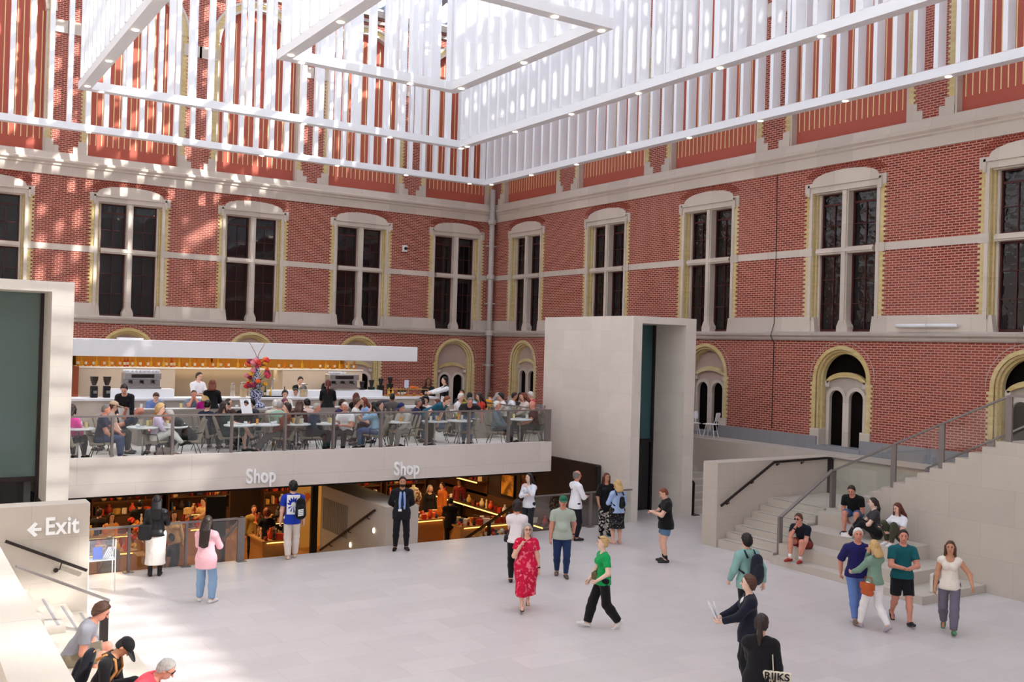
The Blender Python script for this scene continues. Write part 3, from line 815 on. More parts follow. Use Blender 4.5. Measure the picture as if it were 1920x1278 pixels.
m = MB(); m.box(14.76, 18.4, 21.56, 21.64, .95, .99); m.build('top_rail', STEEL, t)
for x in (14.82, 16.9): post(t, x, 21.6, 0, .96, .08, .07)
m = MB(); m.box(16.78, 17.02, 21.5, 21.7, 0, .015); m.build('foot_plate', STEEL, t)
for a, b in ((14.9, 16.85), (16.95, 18.38)):
    g = MB(); g.box(a, b, 21.595, 21.605, .04, .93); g.build('glass_pane', GLASS, t)
m = MB(); m.bar((14.8, 21.7, .97), (14.8, 26.2, -1.45), .10, .05); m.build('sloping_rail', DARKSTEEL, t)
for y in (23.6, 25.1): post(t, 14.8, y, -2.0 if y > 24 else -1.2, .97 - .538 * (y - 21.7), .08, .08, DARKSTEEL)
# shop-front frames
t = thing('shop_frontage', 'dark steel frame of the glazed shop front behind the left opening', 'shop front', (6.9, 26.4, SHOPZ))
m = MB(); m.box(10.42, 10.6, 26.1, 26.22, SHOPZ, 1.5); m.box(3.4, 10.6, 26.1, 26.2, 1.42, 1.53); m.build('frame', BLACK, t)
t = thing('shop_frontage', 'dark steel post of the shop front beside the stone portal', 'shop front', (18.2, 23.2, SHOPZ))
m = MB(); m.box(18.14, 18.29, 22.9, 23.02, SHOPZ, 1.5); m.build('frame', BLACK, t)

# ================================================================== LETTERING
LETTER = plain((253, 253, 253), .5, .02, name='letter_white')
def lettering(text, size, p, rot, depth=.03, name='sign', label='', cat='sign', group=None, mat=None, ext=None, bold=.012, parent=None, part=None):
    cu = bpy.data.curves.new('txt', 'FONT'); cu.body = text; cu.size = size; cu.extrude = depth / 2; cu.offset = bold * size; cu.space_character = 1.05
    o = bpy.data.objects.new('txt', cu); COL.objects.link(o)
    dg = bpy.context.evaluated_depsgraph_get(); me = bpy.data.meshes.new_from_object(o.evaluated_get(dg))
    bpy.data.objects.remove(o)
    x0 = min(v.co.x for v in me.vertices); x1 = max(v.co.x for v in me.vertices)
    sx = (ext / (x1 - x0)) if ext else 1
    me.transform(Matrix.Diagonal((sx, 1, 1, 1)) @ Matrix.Translation((-x0, 0, 0)))
    me.materials.clear()
    q = bpy.data.objects.new(name, me); COL.objects.link(q); me.materials.append(mat or LETTER)
    q.rotation_euler = rot; q.location = p
    MW[q.name] = Matrix.Translation(Vector(p)) @ q.rotation_euler.to_matrix().to_4x4()
    if parent is not None: q.parent = parent; q.location = MW[parent.name].inverted() @ Vector(p)
    if label: tag(q, label, cat, group)
    return q
UP = (PI / 2, 0, 0)
lettering('Shop', .46, (7.25, 22.27, 1.66), UP, bold=.026, depth=.05, name='shop_sign', label='white raised letters reading Shop on the slab edge above the left shop opening', ext=.71)
lettering('Shop', .46, (11.07, 22.27, 1.66), UP, bold=.026, depth=.05, name='shop_sign', label='white raised letters reading Shop above the man in the dark suit', ext=.71)

# ================================================================== LEFT EXIT WALL AND STEPS
o = thing('exit_wall', 'low limestone wall carrying the white Exit sign', 'wall', (1.6, 18.4, 0))
m = MB(); m.box(-1.2, 3.17, 18.2, 18.66, 0, 2.07); m.build('wall_body', WALLSTONE, o)
es = thing('exit_sign', 'white raised Exit lettering with a left-pointing arrow on the low limestone wall', 'sign', (2.55, 18.19, 1.57))
lettering('Exit', .41, (2.47, 18.18, 1.575), UP, name='lettering', ext=.53, bold=.022, parent=es)
m = MB(); a = [(2.18, 1.675), (2.30, 1.80), (2.345, 1.765), (2.285, 1.70), (2.40, 1.70), (2.40, 1.65), (2.285, 1.65), (2.345, 1.585), (2.30, 1.55)]
m.prism(a, 0, .03, lambda u, v, d: (u, 18.195 - d, v)); m.build('arrow', LETTER, es)
t = thing('handrail', 'thin steel handrail on a bracket fixed to the exit wall', 'handrail', (2.6, 18.1, 1.1))
q0 = on(10, 1014, 18.1, 1); q1 = on(163, 1069, 18.1, 1)
m = MB(); m.bar(q0, q1, .03, .05); m.build('rail', DARKSTEEL, t)
q = on(116, 1053, 18.1, 1); m = MB(); m.tube([q, q + Vector((-.03, 0, -.12)), q + Vector((-.08, .09, -.15))], .012, 6); m.lathe([(.04, 0), (.04, .03)], (0, 0, 0), 12, mp=Matrix.Translation(q + Vector((-.08, .09, -.15))) @ Matrix.Rotation(PI / 2, 4, 'X')); m.build('wall_bracket', DARKSTEEL, t)
t = thing('stair_rail', 'bronze steel stair rail with an end post beside the seated man in grey', 'handrail', (3.15, 16.1, .2))
q0 = on(30, 1061, 16.1, 1); q1 = on(205, 1125, 16.1, 1)
m = MB(); m.bar(q0, q1, .10, .03); m.build('rail', STEEL, t)
m = MB(); m.box(q1.x - .13, q1.x - .01, 16.06, 16.14, .16, q1.z); m.build('post', DARKSTEEL, t)
m = MB()
for k in range(7):
    z = .2 + .158 * k; m.box(-1.0, 3.12 - .302 * k, 16.12, 18.19, 0 if k == 0 else z - .16, z)
o = m.build('staircase', WALLSTONE); tag(o, 'limestone steps going up to the left below the exit wall', 'stairs')
m = MB()
for k in range(7): m.box(3.12 - .302 * k - .10, 3.12 - .302 * k - .06, 16.3, 18.05, .2 + .158 * k, .203 + .158 * k)
m.build('nosing_strip', plain((150, 146, 150), .5, name='nosing_grey'), o)
m = MB()
def tierL(m, xa, ya, z0, z1): m.box(-1.0, xa, ya, 16.06, z0, z1)
tierL(m, 3.41, 11.4, 0, .17); tierL(m, 2.62, 12.0, .17, .45); tierL(m, 1.85, 12.6, .45, .78); tierL(m, 1.3, 13.2, .78, 1.16)
o = m.build('seating_steps', WALLSTONE); tag(o, 'broad limestone seating steps at the lower left where three visitors rest', 'steps')
# parapet of the viewer's own gallery
m = MB(); m.box(.335, .50, .9, 11.0, 0, 4.0); o = m.build('gallery_parapet', WALLSTONE); tag(o, 'sunlit white stone parapet top running along the lower left corner', 'parapet')
m = MB(); m.box(-1.6, .30, .3, 2.5, 3.1, 3.3); tag(m.build('gallery_floor', WALLSTONE), kind='structure')
# ================================================================== FIGURES
def surface_net(F, org, h):
    ins = F < 0
    nx, ny, nz = F.shape
    c = [(i, j, k) for i in (0, 1) for j in (0, 1) for k in (0, 1)]
    sl = lambda o: tuple(slice(o[a], F.shape[a] - 1 + o[a]) for a in range(3))
    cnt = sum(ins[sl(o)].astype(np.int8) for o in c)
    act = (cnt > 0) & (cnt < 8)
    idx = np.argwhere(act)
    if len(idx) == 0: return np.zeros((0, 3)), np.zeros((0, 4), int)
    vid = -np.ones(act.shape, int); vid[act] = np.arange(len(idx))
    acc = np.zeros((len(idx), 3)); n = np.zeros(len(idx))
    I = idx.T
    for ax in range(3):
        oth = [a for a in range(3) if a != ax]
        for p in (0, 1):
            for q in (0, 1):
                o0 = [0, 0, 0]; o0[oth[0]] = p; o0[oth[1]] = q; o1 = list(o0); o1[ax] = 1
                a = F[I[0] + o0[0], I[1] + o0[1], I[2] + o0[2]]; b = F[I[0] + o1[0], I[1] + o1[1], I[2] + o1[2]]
                m = (a < 0) != (b < 0)
                t = np.where(m, a / np.where(m, a - b, 1), 0)
                pos = np.tile(np.array(o0, float), (len(idx), 1)); pos[:, ax] = t
                acc[m] += pos[m]; n[m] += 1
    V = (idx + acc / n[:, None]) * h + org
    quads = []
    for ax in range(3):
        oth = [a for a in range(3) if a != ax]
        s0 = [slice(None)] * 3; s1 = [slice(None)] * 3; s0[ax] = slice(0, -1); s1[ax] = slice(1, None)
        A = ins[tuple(s0)]; B = ins[tuple(s1)]
        e = np.argwhere(A != B)
        ok = (e[:, oth[0]] > 0) & (e[:, oth[1]] > 0) & (e[:, oth[0]] < F.shape[oth[0]] - 1) & (e[:, oth[1]] < F.shape[oth[1]] - 1)
        e = e[ok]
        if len(e) == 0: continue
        def cell(d0, d1):
            f = e.copy(); f[:, oth[0]] -= d0; f[:, oth[1]] -= d1; return vid[f[:, 0], f[:, 1], f[:, 2]]
        q = np.stack([cell(1, 1), cell(0, 1), cell(0, 0), cell(1, 0)], 1)
        flip = A[e[:, 0], e[:, 1], e[:, 2]] if ax != 1 else ~A[e[:, 0], e[:, 1], e[:, 2]]
        q[~flip] = q[~flip][:, ::-1]
        quads.append(q)
    return V, np.concatenate(quads)

class SDF:
    """smooth union of tapered limbs and ellipsoids on a grid"""
    def __init__(s, h, k=.03): s.pr = []; s.h = h; s.k = k; s.cuts = []
    def seg(s, a, b, ra, rb, flat=None, kf=1.0, cap=False, k=None):
        s.pr.append(('s', np.array(a, float), np.array(b, float), ra, rb, None if flat is None else np.array(flat, float), kf, cap, k)); return s
    def ell(s, c, ax, r, k=None): s.pr.append(('e', np.array(c, float), np.array(ax, float), np.array(r, float), k)); return s
    def trim(s, p, n): s.pr.append(('c', np.array(p, float), np.array(n, float), 0)); return s
    def hole(s, a, b, ra, rb): s.pr.append(('h', np.array(a, float), np.array(b, float), ra, rb, 0)); return s
    def cut(s, p, n): s.cuts.append((np.array(p, float), np.array(n, float))); return s      # keeps the side n points away from
    def mesh(s):
        h = s.h; lo = np.full(3, 1e9); hi = -lo; bb = []
        for p in s.pr:
            if p[0] in 'ch': bb.append((None, None)); continue
            if p[0] == 's': m = max(p[3], p[4]) / min(1, 1); l = np.minimum(p[1], p[2]) - m; u = np.maximum(p[1], p[2]) + m
            else: m = p[3].max(); l = p[1] - m; u = p[1] + m
            bb.append((l, u)); lo = np.minimum(lo, l); hi = np.maximum(hi, u)
        lo -= 2.5 * h; hi += 2.5 * h
        n = np.ceil((hi - lo) / h).astype(int) + 1
        F = np.full(n, .5, np.float32)
        ax = [lo[i] + np.arange(n[i]) * h for i in range(3)]
        for p, (l, u) in zip(s.pr, bb):
            if p[0] == 'c':
                X, Y, Z = np.meshgrid(*ax, indexing='ij', sparse=True); F = np.maximum(F, (X - p[1][0]) * p[2][0] + (Y - p[1][1]) * p[2][1] + (Z - p[1][2]) * p[2][2]); continue
            if p[0] == 'h':
                X, Y, Z = np.meshgrid(*ax, indexing='ij', sparse=True); d = p[2] - p[1]; x, y, z_ = X - p[1][0], Y - p[1][1], Z - p[1][2]
                tt_ = np.clip((x * d[0] + y * d[1] + z_ * d[2]) / (d @ d), 0, 1); D = np.sqrt((x - tt_ * d[0]) ** 2 + (y - tt_ * d[1]) ** 2 + (z_ - tt_ * d[2]) ** 2) - (p[3] + (p[4] - p[3]) * tt_)
                F = np.maximum(F, -D); continue
            kk = (p[-1] if p[-1] is not None else s.k)
            i0 = np.maximum(((l - lo - kk - h) / h).astype(int), 0); i1 = np.minimum(((u - lo + kk + h) / h).astype(int) + 2, n)
            sl = tuple(slice(i0[i], i1[i]) for i in range(3))
            X = ax[0][sl[0]][:, None, None]; Y = ax[1][sl[1]][None, :, None]; Z = ax[2][sl[2]][None, None, :]
            if p[0] == 's':
                a, b, ra, rb, fl, kf, cap = p[1:8]; d = b - a; L2 = max(d @ d, 1e-9)
                px, py, pz = X - a[0], Y - a[1], Z - a[2]
                dt = px * d[0] + py * d[1] + pz * d[2]
                t = np.clip(dt / L2, 0, 1)
                qx, qy, qz = px - t * d[0], py - t * d[1], pz - t * d[2]
                sq = qx * qx + qy * qy + qz * qz
                if fl is not None:
                    dn = qx * fl[0] + qy * fl[1] + qz * fl[2]; sq = sq + dn * dn * (1 / kf ** 2 - 1)
                D = np.sqrt(sq) - (ra + (rb - ra) * t)
                if cap: D = np.maximum(D, (dt - L2) / math.sqrt(L2))
            else:
                c, A, r = p[1:4]
                q = [(X - c[0]) * A[i][0] + (Y - c[1]) * A[i][1] + (Z - c[2]) * A[i][2] for i in range(3)]
                k0 = np.sqrt(sum((q[i] / r[i]) ** 2 for i in range(3)))
                D = (k0 - 1) * r.min()
            G = F[sl]; w = np.maximum(kk - np.abs(G - D), 0) / kk
            F[sl] = np.minimum(G, D) - w * w * kk * .25
        for c, nrm in s.cuts:
            X, Y, Z = np.meshgrid(*ax, indexing='ij', sparse=True)
            F = np.maximum(F, (X - c[0]) * nrm[0] + (Y - c[1]) * nrm[1] + (Z - c[2]) * nrm[2])
        return surface_net(F, lo, h)
def np_mesh(name, V, Q, mat, parent, extra=None):
    me = bpy.data.meshes.new(name)
    vs = V.tolist(); fs = Q.tolist()
    if extra is not None:
        b = len(vs); vs += [tuple(v) for v in extra.v]; fs += [[b + i for i in f] for f in extra.f]
    me.from_pydata(vs, [], fs); me.polygons.foreach_set('use_smooth', [True] * len(me.polygons)); me.update()
    return link_mesh(name, me, parent, [mat])

V3 = lambda *a: np.array(a, float)
nrm = lambda v: v / max(np.linalg.norm(v), 1e-9)
def ik(a, c, l1, l2, pole):
    d = c - a; L = np.linalg.norm(d)
    if L > (l1 + l2) * .998: c = a + d / L * (l1 + l2) * .998; d = c - a; L = np.linalg.norm(d)
    L = max(L, abs(l1 - l2) + 1e-3)
    x = (l1 * l1 - l2 * l2 + L * L) / (2 * L); y = math.sqrt(max(l1 * l1 - x * x, 0)); u = d / np.linalg.norm(d)
    pv = pole - u * (pole @ u); pv = nrm(pv)
    return a + u * x + pv * y, c

ARMS = {   # hand target from the neck base, in the chest frame (right, forward, up), per right side; elbow pole
    'down': ((.145, .03, -.345), (.4, -.6, -.2)), 'down_fwd': ((.13, .11, -.31), (.5, -.6, -.3)), 'down_back': ((.14, -.10, -.32), (.5, -.5, 0)),
    'phone': ((.03, .19, -.15), (.6, -.1, -.8)), 'low_phone': ((.035, .17, -.22), (.6, -.2, -.7)), 'table': ((.07, .235, -.21), (.7, -.2, -.6)), 'read': ((.10, .20, -.15), (.6, -.1, -.7)),
    'hip': ((.13, .02, -.27), (.9, -.5, 0)), 'behind': ((.03, -.085, -.27), (.9, -.2, -.2)), 'chin': ((.015, .095, .035), (.5, .3, -.8)), 'face': ((.02, .09, .06), (.5, .4, -.8)),
    'lap': ((.06, .17, -.27), (.8, -.3, -.4)), 'knee': ((.10, .27, -.25), (.7, -.2, -.5)), 'clasp': ((.02, .15, -.20), (.8, -.3, -.5)), 'strap': ((.075, .075, -.06), (.5, -.2, -.9)),
    'raise': ((.07, .17, -.01), (.6, .2, -.8)), 'cross': ((-.05, .12, -.14), (.8, .1, -.6)), 'reach': ((.10, .30, -.12), (.6, -.3, -.6)), 'reach_low': ((.11, .22, -.30), (.6, -.3, -.3)),
    'armrest': ((.17, .10, -.22), (.8, -.5, -.2)), 'out': ((.22, .12, -.27), (.5, -.6, 0)), 'pocket': ((.12, .05, -.29), (.8, -.6, 0))}
SKIN = {'light': (226, 178, 156), 'fair': (234, 196, 178), 'tan': (198, 142, 112), 'ruddy': (214, 146, 124), 'brown': (140, 92, 68), 'dark': (92, 60, 46)}
HAIR = {'black': (22, 18, 18), 'dark': (44, 30, 26), 'brown': (84, 54, 38), 'red': (120, 60, 36), 'blonde': (204, 166, 110), 'grey': (170, 164, 160), 'white': (222, 218, 212), 'salt': (118, 112, 108), 'purple': (116, 56, 84), 'auburn': (96, 40, 32)}
def skin_mat(k):
    c = ('skin', k)
    if c not in CACHE:
        t = NT('skin'); nz = t.noise(t.objco(), 22., 2); b = lin(SKIN[k])
        CACHE[c] = t.done(t.mix(nz.outputs[0], tuple(x * .9 for x in b), tuple(min(1, x * 1.08) for x in b)), .5, spec=.35)
    return CACHE[c]
def hair_mat(k):
    c = ('hair', k)
    if c not in CACHE:
        t = NT('hair'); b = lin(HAIR[k]); o = t.objco()
        w = t.n('ShaderNodeTexNoise', {'Vector': t.n('ShaderNodeMapping', {'Vector': o, 'Scale': (60, 60, 9)}).outputs[0], 'Scale': 1.6, 'Detail': 3})
        CACHE[c] = t.done(t.mix(w.outputs[0], tuple(x * .6 for x in b), tuple(min(1, x * 1.35) for x in b)), .45, bump=w.outputs[0], bstr=.5, bdist=.01, spec=.4)
    return CACHE[c]
EYE_M = plain((34, 26, 24), .25, .05, name='eye'); LIP_M = plain((168, 88, 82), .5, .05, name='lip'); BROW_M = plain((60, 44, 38), .8, .1, name='brow')
FIN = 0.0135; COARSE = 0.0225
N_PEOPLE = [0]
PRINT_LOC = False

def person(label, loc=None, face=0, H=1.72, g=1.0, sex='m', pose='stand', skin='light', hair='brown', style='short', top=None, bot=None, shoes=(40, 36, 36),
           arms=('down', 'down'), look=0, pitch=0, lean=0, side=0, twist=0, head=None, z=0.0, res=None, seat=.46, belly=0, legs=None, extra=None, group=None, foot_z=0.0,
           feet=None, yaw=None, far=False, armf=None, pel=None, sock=None):
    """build one figure. loc = ground point, or head = (px, py) of the head centre in the photograph with z = floor height"""
    h = res or (COARSE if far else FIN)
    U = H
    # ---- skeleton, local frame: x right, y forward, z up
    sitting = pose.startswith('sit')
    P = V3(0, 0, .515 * U); tw = math.radians(twist)
    ft = {1: (V3(.055 * U, .0, .042 * U), 8, 0), -1: (V3(-.055 * U, .0, .042 * U), 8, 0)}      # ankle, toe-out, heel lift
    if pose == 'walk': ft = {1: (V3(.045 * U, .15 * U, .045 * U), 6, -12), -1: (V3(-.045 * U, -.17 * U, .075 * U), 6, 38)}; P[2] = .505 * U
    if pose == 'walk2': ft = {1: (V3(.045 * U, -.16 * U, .075 * U), 6, 38), -1: (V3(-.045 * U, .14 * U, .045 * U), 6, -12)}; P[2] = .505 * U
    if pose == 'step': ft = {1: (V3(.05 * U, .05 * U, .042 * U), 8, 0), -1: (V3(-.05 * U, -.06 * U, .042 * U), 8, 10)}
    if sitting:
        P = V3(0, 0, seat + .055 * U)
        fy = .25 * U; fz = foot_z + .042 * U
        ft = {1: (V3(.075 * U, fy, fz), 10, 0), -1: (V3(-.075 * U, fy, fz), 10, 0)}
        if pose == 'sit_cross': ft = {1: (V3(-.01 * U, fy + .10 * U, fz + .16 * U), 0, -20), -1: (V3(-.06 * U, fy, fz), 10, 0)}
        if pose == 'sit_out': ft = {1: (V3(.07 * U, fy + .14 * U, fz), 10, -15), -1: (V3(-.06 * U, fy + .10 * U, fz), 10, -15)}
        if pose == 'sit_tuck': ft = {1: (V3(.06 * U, .12 * U, fz), 10, 15), -1: (V3(-.07 * U, .17 * U, fz), 10, 5)}
    if feet:
        for s_ in (1, -1): ft[s_] = (V3(*feet[s_][0]) * U + V3(0, 0, foot_z if sitting else 0), feet[s_][1], feet[s_][2])
    if pel is not None: P = V3(*pel)
    ln, sdl = math.radians(lean), math.radians(side)
    up = nrm(V3(math.sin(sdl), math.sin(ln), math.cos(ln) * math.cos(sdl)))
    rt = V3(math.cos(tw), math.sin(tw), 0); rt = nrm(rt - up * (rt @ up)); fw = np.cross(up, rt)
    N = P + up * .295 * U
    hd_up = nrm(up * .55 + V3(0, 0, .45))
    hy = math.radians(look); f0 = nrm(fw - hd_up * (fw @ hd_up)); r0 = np.cross(f0, hd_up)
    f1 = f0 * math.cos(hy) - r0 * math.sin(hy) * -1 * -1 if False else f0 * math.cos(hy) + r0 * -math.sin(hy)
    hp = math.radians(-pitch); hf = nrm(f1 * math.cos(hp) + hd_up * math.sin(hp)); hr = nrm(np.cross(hf, hd_up)); hu = np.cross(hr, hf)
    HC = N + up * .045 * U + hu * .062 * U + f0 * (.012 * U + max(0, -hp) * .0) + hf * .006 * U
    sw = (.108 if sex == 'm' else .094) * U * (.94 + .06 * g)
    SH = {s_: N + rt * s_ * sw - up * .036 * U for s_ in (1, -1)}
    HP = {s_: P + V3(math.cos(tw * .4), math.sin(tw * .4), 0) * s_ * (.052 if sex == 'm' else .056) * U for s_ in (1, -1)}
    EL, WR, KN, AN = {}, {}, {}, {}
    for s_, nm in ((1, arms[1]), (-1, arms[0])):        # arms = (left, right)
        tgt, pole = ARMS[nm] if isinstance(nm, str) else nm
        T = N + rt * tgt[0] * s_ * U + fw * tgt[1] * U + up * tgt[2] * U
        pv = rt * pole[0] * s_ + fw * pole[1] + up * pole[2]
        EL[s_], WR[s_] = ik(SH[s_], T, .165 * U, .145 * U, pv)
        an, yo, hl = ft[s_]
        kp = V3(s_ * .12, 1.0, .35 if sitting else .0)
        if legs: kp = V3(*legs[s_])
        KN[s_], AN[s_] = ik(HP[s_], an, .245 * U, .235 * U, kp)
    # ---- place
    if head is not None:
        zz = z + HC[2]
        hp_w = on(head[0], head[1], zz)
        c = math.atan2(EYE[1] - hp_w.y, EYE[0] - hp_w.x); hdg = c + math.radians(face); rz = hdg - PI / 2
        ca, sa = math.cos(rz), math.sin(rz)
        loc = (hp_w.x - (HC[0] * ca - HC[1] * sa), hp_w.y - (HC[0] * sa + HC[1] * ca), z)
    else:
        loc = tuple(loc); c = math.atan2(EYE[1] - loc[1], EYE[0] - loc[0]); hdg = c + math.radians(face); rz = hdg - PI / 2
    t = thing('person', label, 'person', loc, rz, group)
    N_PEOPLE[0] += 1
    if sitting and PRINT_LOC: print('SIT', label[:50], [round(float(q), 2) for q in loc], 'P', round(float(P[2] + loc[2]), 2))
    # ---- body prims
    def torso(S, e=0.0, kk=.05):
        S.seg(HP[-1] * .85 + P * .15, HP[1] * .85 + P * .15, (.060 * g) * U + e, (.060 * g) * U + e, fw, .92, k=kk)
        S.seg(P + up * .03 * U, P + up * .13 * U, (.077 * g) * U + e, (.070 * g) * U + e, fw, .76, k=kk)
        S.seg(P + up * .13 * U, P + up * .235 * U, (.072 * g) * U + e, (.086 if sex == 'm' else .076) * g * U + e, fw, .70, k=kk)
        S.seg(SH[-1] * .92 + N * .08 - up * .012 * U, SH[1] * .92 + N * .08 - up * .012 * U, .036 * U + e, .036 * U + e, fw, 1.0, k=kk)
        for s_ in (1, -1): S.seg(N + rt * s_ * .022 * U - up * .004 * U - fw * .004 * U, SH[s_] * .8 + N * .2 - up * .004 * U, .026 * U + e * .8, .034 * U + e, k=.03)
        if belly: S.ell(P + up * .09 * U + fw * .035 * U, (rt, fw, up), (.068 * U * g + e, (.045 + .03 * belly) * U + e, .075 * U + e), k=kk)
        if sex == 'f':
            for s_ in (1, -1): S.ell(P + up * .205 * U + fw * .052 * U + rt * s_ * .036 * U, (rt, fw, up), (.034 * U + e, .030 * U + e, .034 * U + e), k=.03)
    ga = .9 + .1 * g if sex == 'm' else .84 + .1 * g
    def arm(S, s_, f=2.0, e=0.0, cap=False, flare=0):
        """f: how far along: 1 elbow, 2 wrist"""
        a, b, w_ = SH[s_], EL[s_], WR[s_]
        if f <= 1: b2 = a + (b - a) * f; S.seg(a, b2, .035 * ga * U + e, (.035 - .006 * f) * ga * U + e + flare, cap=cap)
        else:
            S.seg(a, b, .035 * ga * U + e, .028 * ga * U + e); f -= 1; S.seg(b, b + (w_ - b) * f, .0275 * ga * U + e, (.0275 - .010 * f) * ga * U + e + flare, cap=cap)
    def leg(S, s_, f=2.0, e=0.0, cap=False, flare=0.0):
        a, b, w_ = HP[s_], KN[s_], AN[s_]
        if f <= 1: S.seg(a, a + (b - a) * f, .054 * g * U + e, (.054 * g - (.054 * g - .037) * f) * U + e + flare, cap=cap)
        else:
            S.seg(a, b, .054 * g * U + e, .036 * U + e + flare * .5); f -= 1; d = w_ - b
            cb = b + d * min(f, .35); S.seg(b, cb, .035 * U + e + flare * .5, .034 * U + e + flare * .7)
            if f > .35: S.seg(cb, b + d * f, .034 * U + e + flare * .7, (.034 - .014 * f) * U + e + flare, cap=cap)
    B = SDF(h, .03)
    torso(B)
    for s_ in (1, -1): arm(B, s_); leg(B, s_)
    B.seg(N - up * .03 * U, HC - hu * .02 * U, .034 * U * (1 if sex == 'm' else .88), .031 * U)
    B.ell(HC + hu * .012 * U - hf * .004 * U, (hr, hf, hu), (.0445 * U, .056 * U, .056 * U), k=.015)
    B.ell(HC - hu * .028 * U + hf * .014 * U, (hr, hf, hu), (.034 * U, .038 * U, .040 * U), k=.02)
    B.seg(HC + hf * .052 * U + hu * .008 * U, HC + hf * .066 * U - hu * .012 * U, .005 * U, .008 * U, k=.012)
    for s_ in (1, -1): B.ell(HC + hr * s_ * .046 * U - hf * .004 * U - hu * .004 * U, (hr, hf, hu), (.006 * U, .011 * U, .018 * U), k=.008)
    fing = MB(); HANDS = {}
    for s_ in (1, -1):
        d = nrm(WR[s_] - EL[s_]); sp = fw - d * (fw @ d)
        sp = nrm(sp) if np.linalg.norm(sp) > .35 else nrm(up - d * (up @ d))
        pn = np.cross(d, sp) * s_                         # toward the palm side (inward)
        if pn @ (rt * -s_) < 0: pn = -pn
        pc = WR[s_] + d * .044 * U
        B.seg(WR[s_] + d * .008 * U, pc, .019 * U, .022 * U, pn, .55, k=.012)
        HANDS[s_] = (WR[s_] + d * .06 * U + pn * .012 * U, d, pn, sp)
        for i, ln_ in enumerate((.036, .041, .039, .030)):
            o = pc + sp * (.0165 - .011 * i) * U - d * .006 * U; c1 = .35 + .10 * i
            d1 = nrm(d + pn * c1); d2 = nrm(d + pn * (c1 + .9))
            fing.tube([o, o + d1 * ln_ * .55 * U, o + d1 * ln_ * .55 * U + d2 * ln_ * .5 * U], [.0062 * U, .0056 * U, .0042 * U], 5 if far else 6)
        o = WR[s_] + d * .014 * U + sp * .013 * U; d1 = nrm(d * .75 + sp * .65 + pn * .35); d2 = nrm(d + pn * .5)
        fing.tube([o, o + d1 * .026 * U, o + d1 * .026 * U + d2 * .018 * U], [.008 * U, .0068 * U, .005 * U], 5 if far else 6)
    for s_ in (1, -1):                                   # feet
        an, yo, hl = ft[s_]; A = AN[s_]; ya = math.radians(-yo * s_); hh = math.radians(hl)
        sd = A - KN[s_]; d = V3(math.sin(-ya), math.cos(ya), 0); dz = -math.sin(hh)
        d = nrm(V3(d[0] * math.cos(hh), d[1] * math.cos(hh), dz))
        B.seg(A, A + d * .07 * U - V3(0, 0, .022 * U) * math.cos(hh), .019 * U, .016 * U)
    V, Q = B.mesh(); np_mesh('body', V, Q, skin_mat(skin), t, fing)
    # ---- face
    if not (far and abs(((face + 180) % 360) - 180) > 110):
        m = MB()
        for s_ in (1, -1): m.ball(tuple(HC + hf * .0515 * U + hu * .010 * U + hr * s_ * .0175 * U), .0052 * U, 6, (1.25, 1, .8))
        m.build('eyes', EYE_M, t, local=True, smooth=True)
        m = MB(); m.tube([HC + hf * .0505 * U - hu * .033 * U + hr * q * U for q in (-.013, 0, .013)], [.002 * U, .0042 * U, .002 * U], 5); m.build('mouth', LIP_M, t, local=True, smooth=True)
        if not far:
            m = MB()
            for s_ in (1, -1): m.tube([HC + hf * .054 * U + hu * .021 * U + hr * s_ * q * U - hf * (q - .008) * .25 * U for q in (.009, .018, .026)], [.002 * U, .0028 * U, .0018 * U], 5)
            m.build('eyebrows', BROW_M, t, local=True)
    # ---- hair
    def hairshell(e, cut=.30, low=-.028, back=None):
        S = SDF(min(h, .0125 if not far else .019), .012)
        S.ell(HC + hu * .014 * U - hf * .006 * U, (hr, hf, hu), (.0475 * U + e, .058 * U + e, .0585 * U + e))
        S.ell(HC - hu * .008 * U - hf * .018 * U, (hr, hf, hu), (.046 * U + e, .044 * U + e, .052 * U + e))
        return S
    if style != 'bald':
        e = {'short': .004, 'crop': .0, 'full': .009, 'curly': .015, 'afro': .022, 'fringe': .006}.get(style, .005) * U
        S = hairshell(e)
        S.pr2 = None
        # forehead/face removal as a slanted plane, nape removal as a level plane
        Vc = []
        S.cut(HC + hu * (.040 if style != 'fringe' else .026) * U + hf * .030 * U, nrm(hf * .86 - hu * .52))
        if style in ('short', 'crop', 'full', 'bun', 'fringe', 'tail', 'receding', 'curly', 'afro'):
            S.cut(HC - hu * (.034 if style not in ('curly', 'full', 'afro') else .048) * U, nrm(-hu * 1 + hf * .25))
        if style == 'receding': S.cut(HC + hu * .03 * U + hf * .005 * U, nrm(hf * .5 + hu * .85))
        V, Q = S.mesh()
        L = {'bob': .085, 'shoulder': .13, 'long': .21, 'verylong': .27, 'tail': .20}.get(style)
        hm = MB(); V2 = Q2 = None
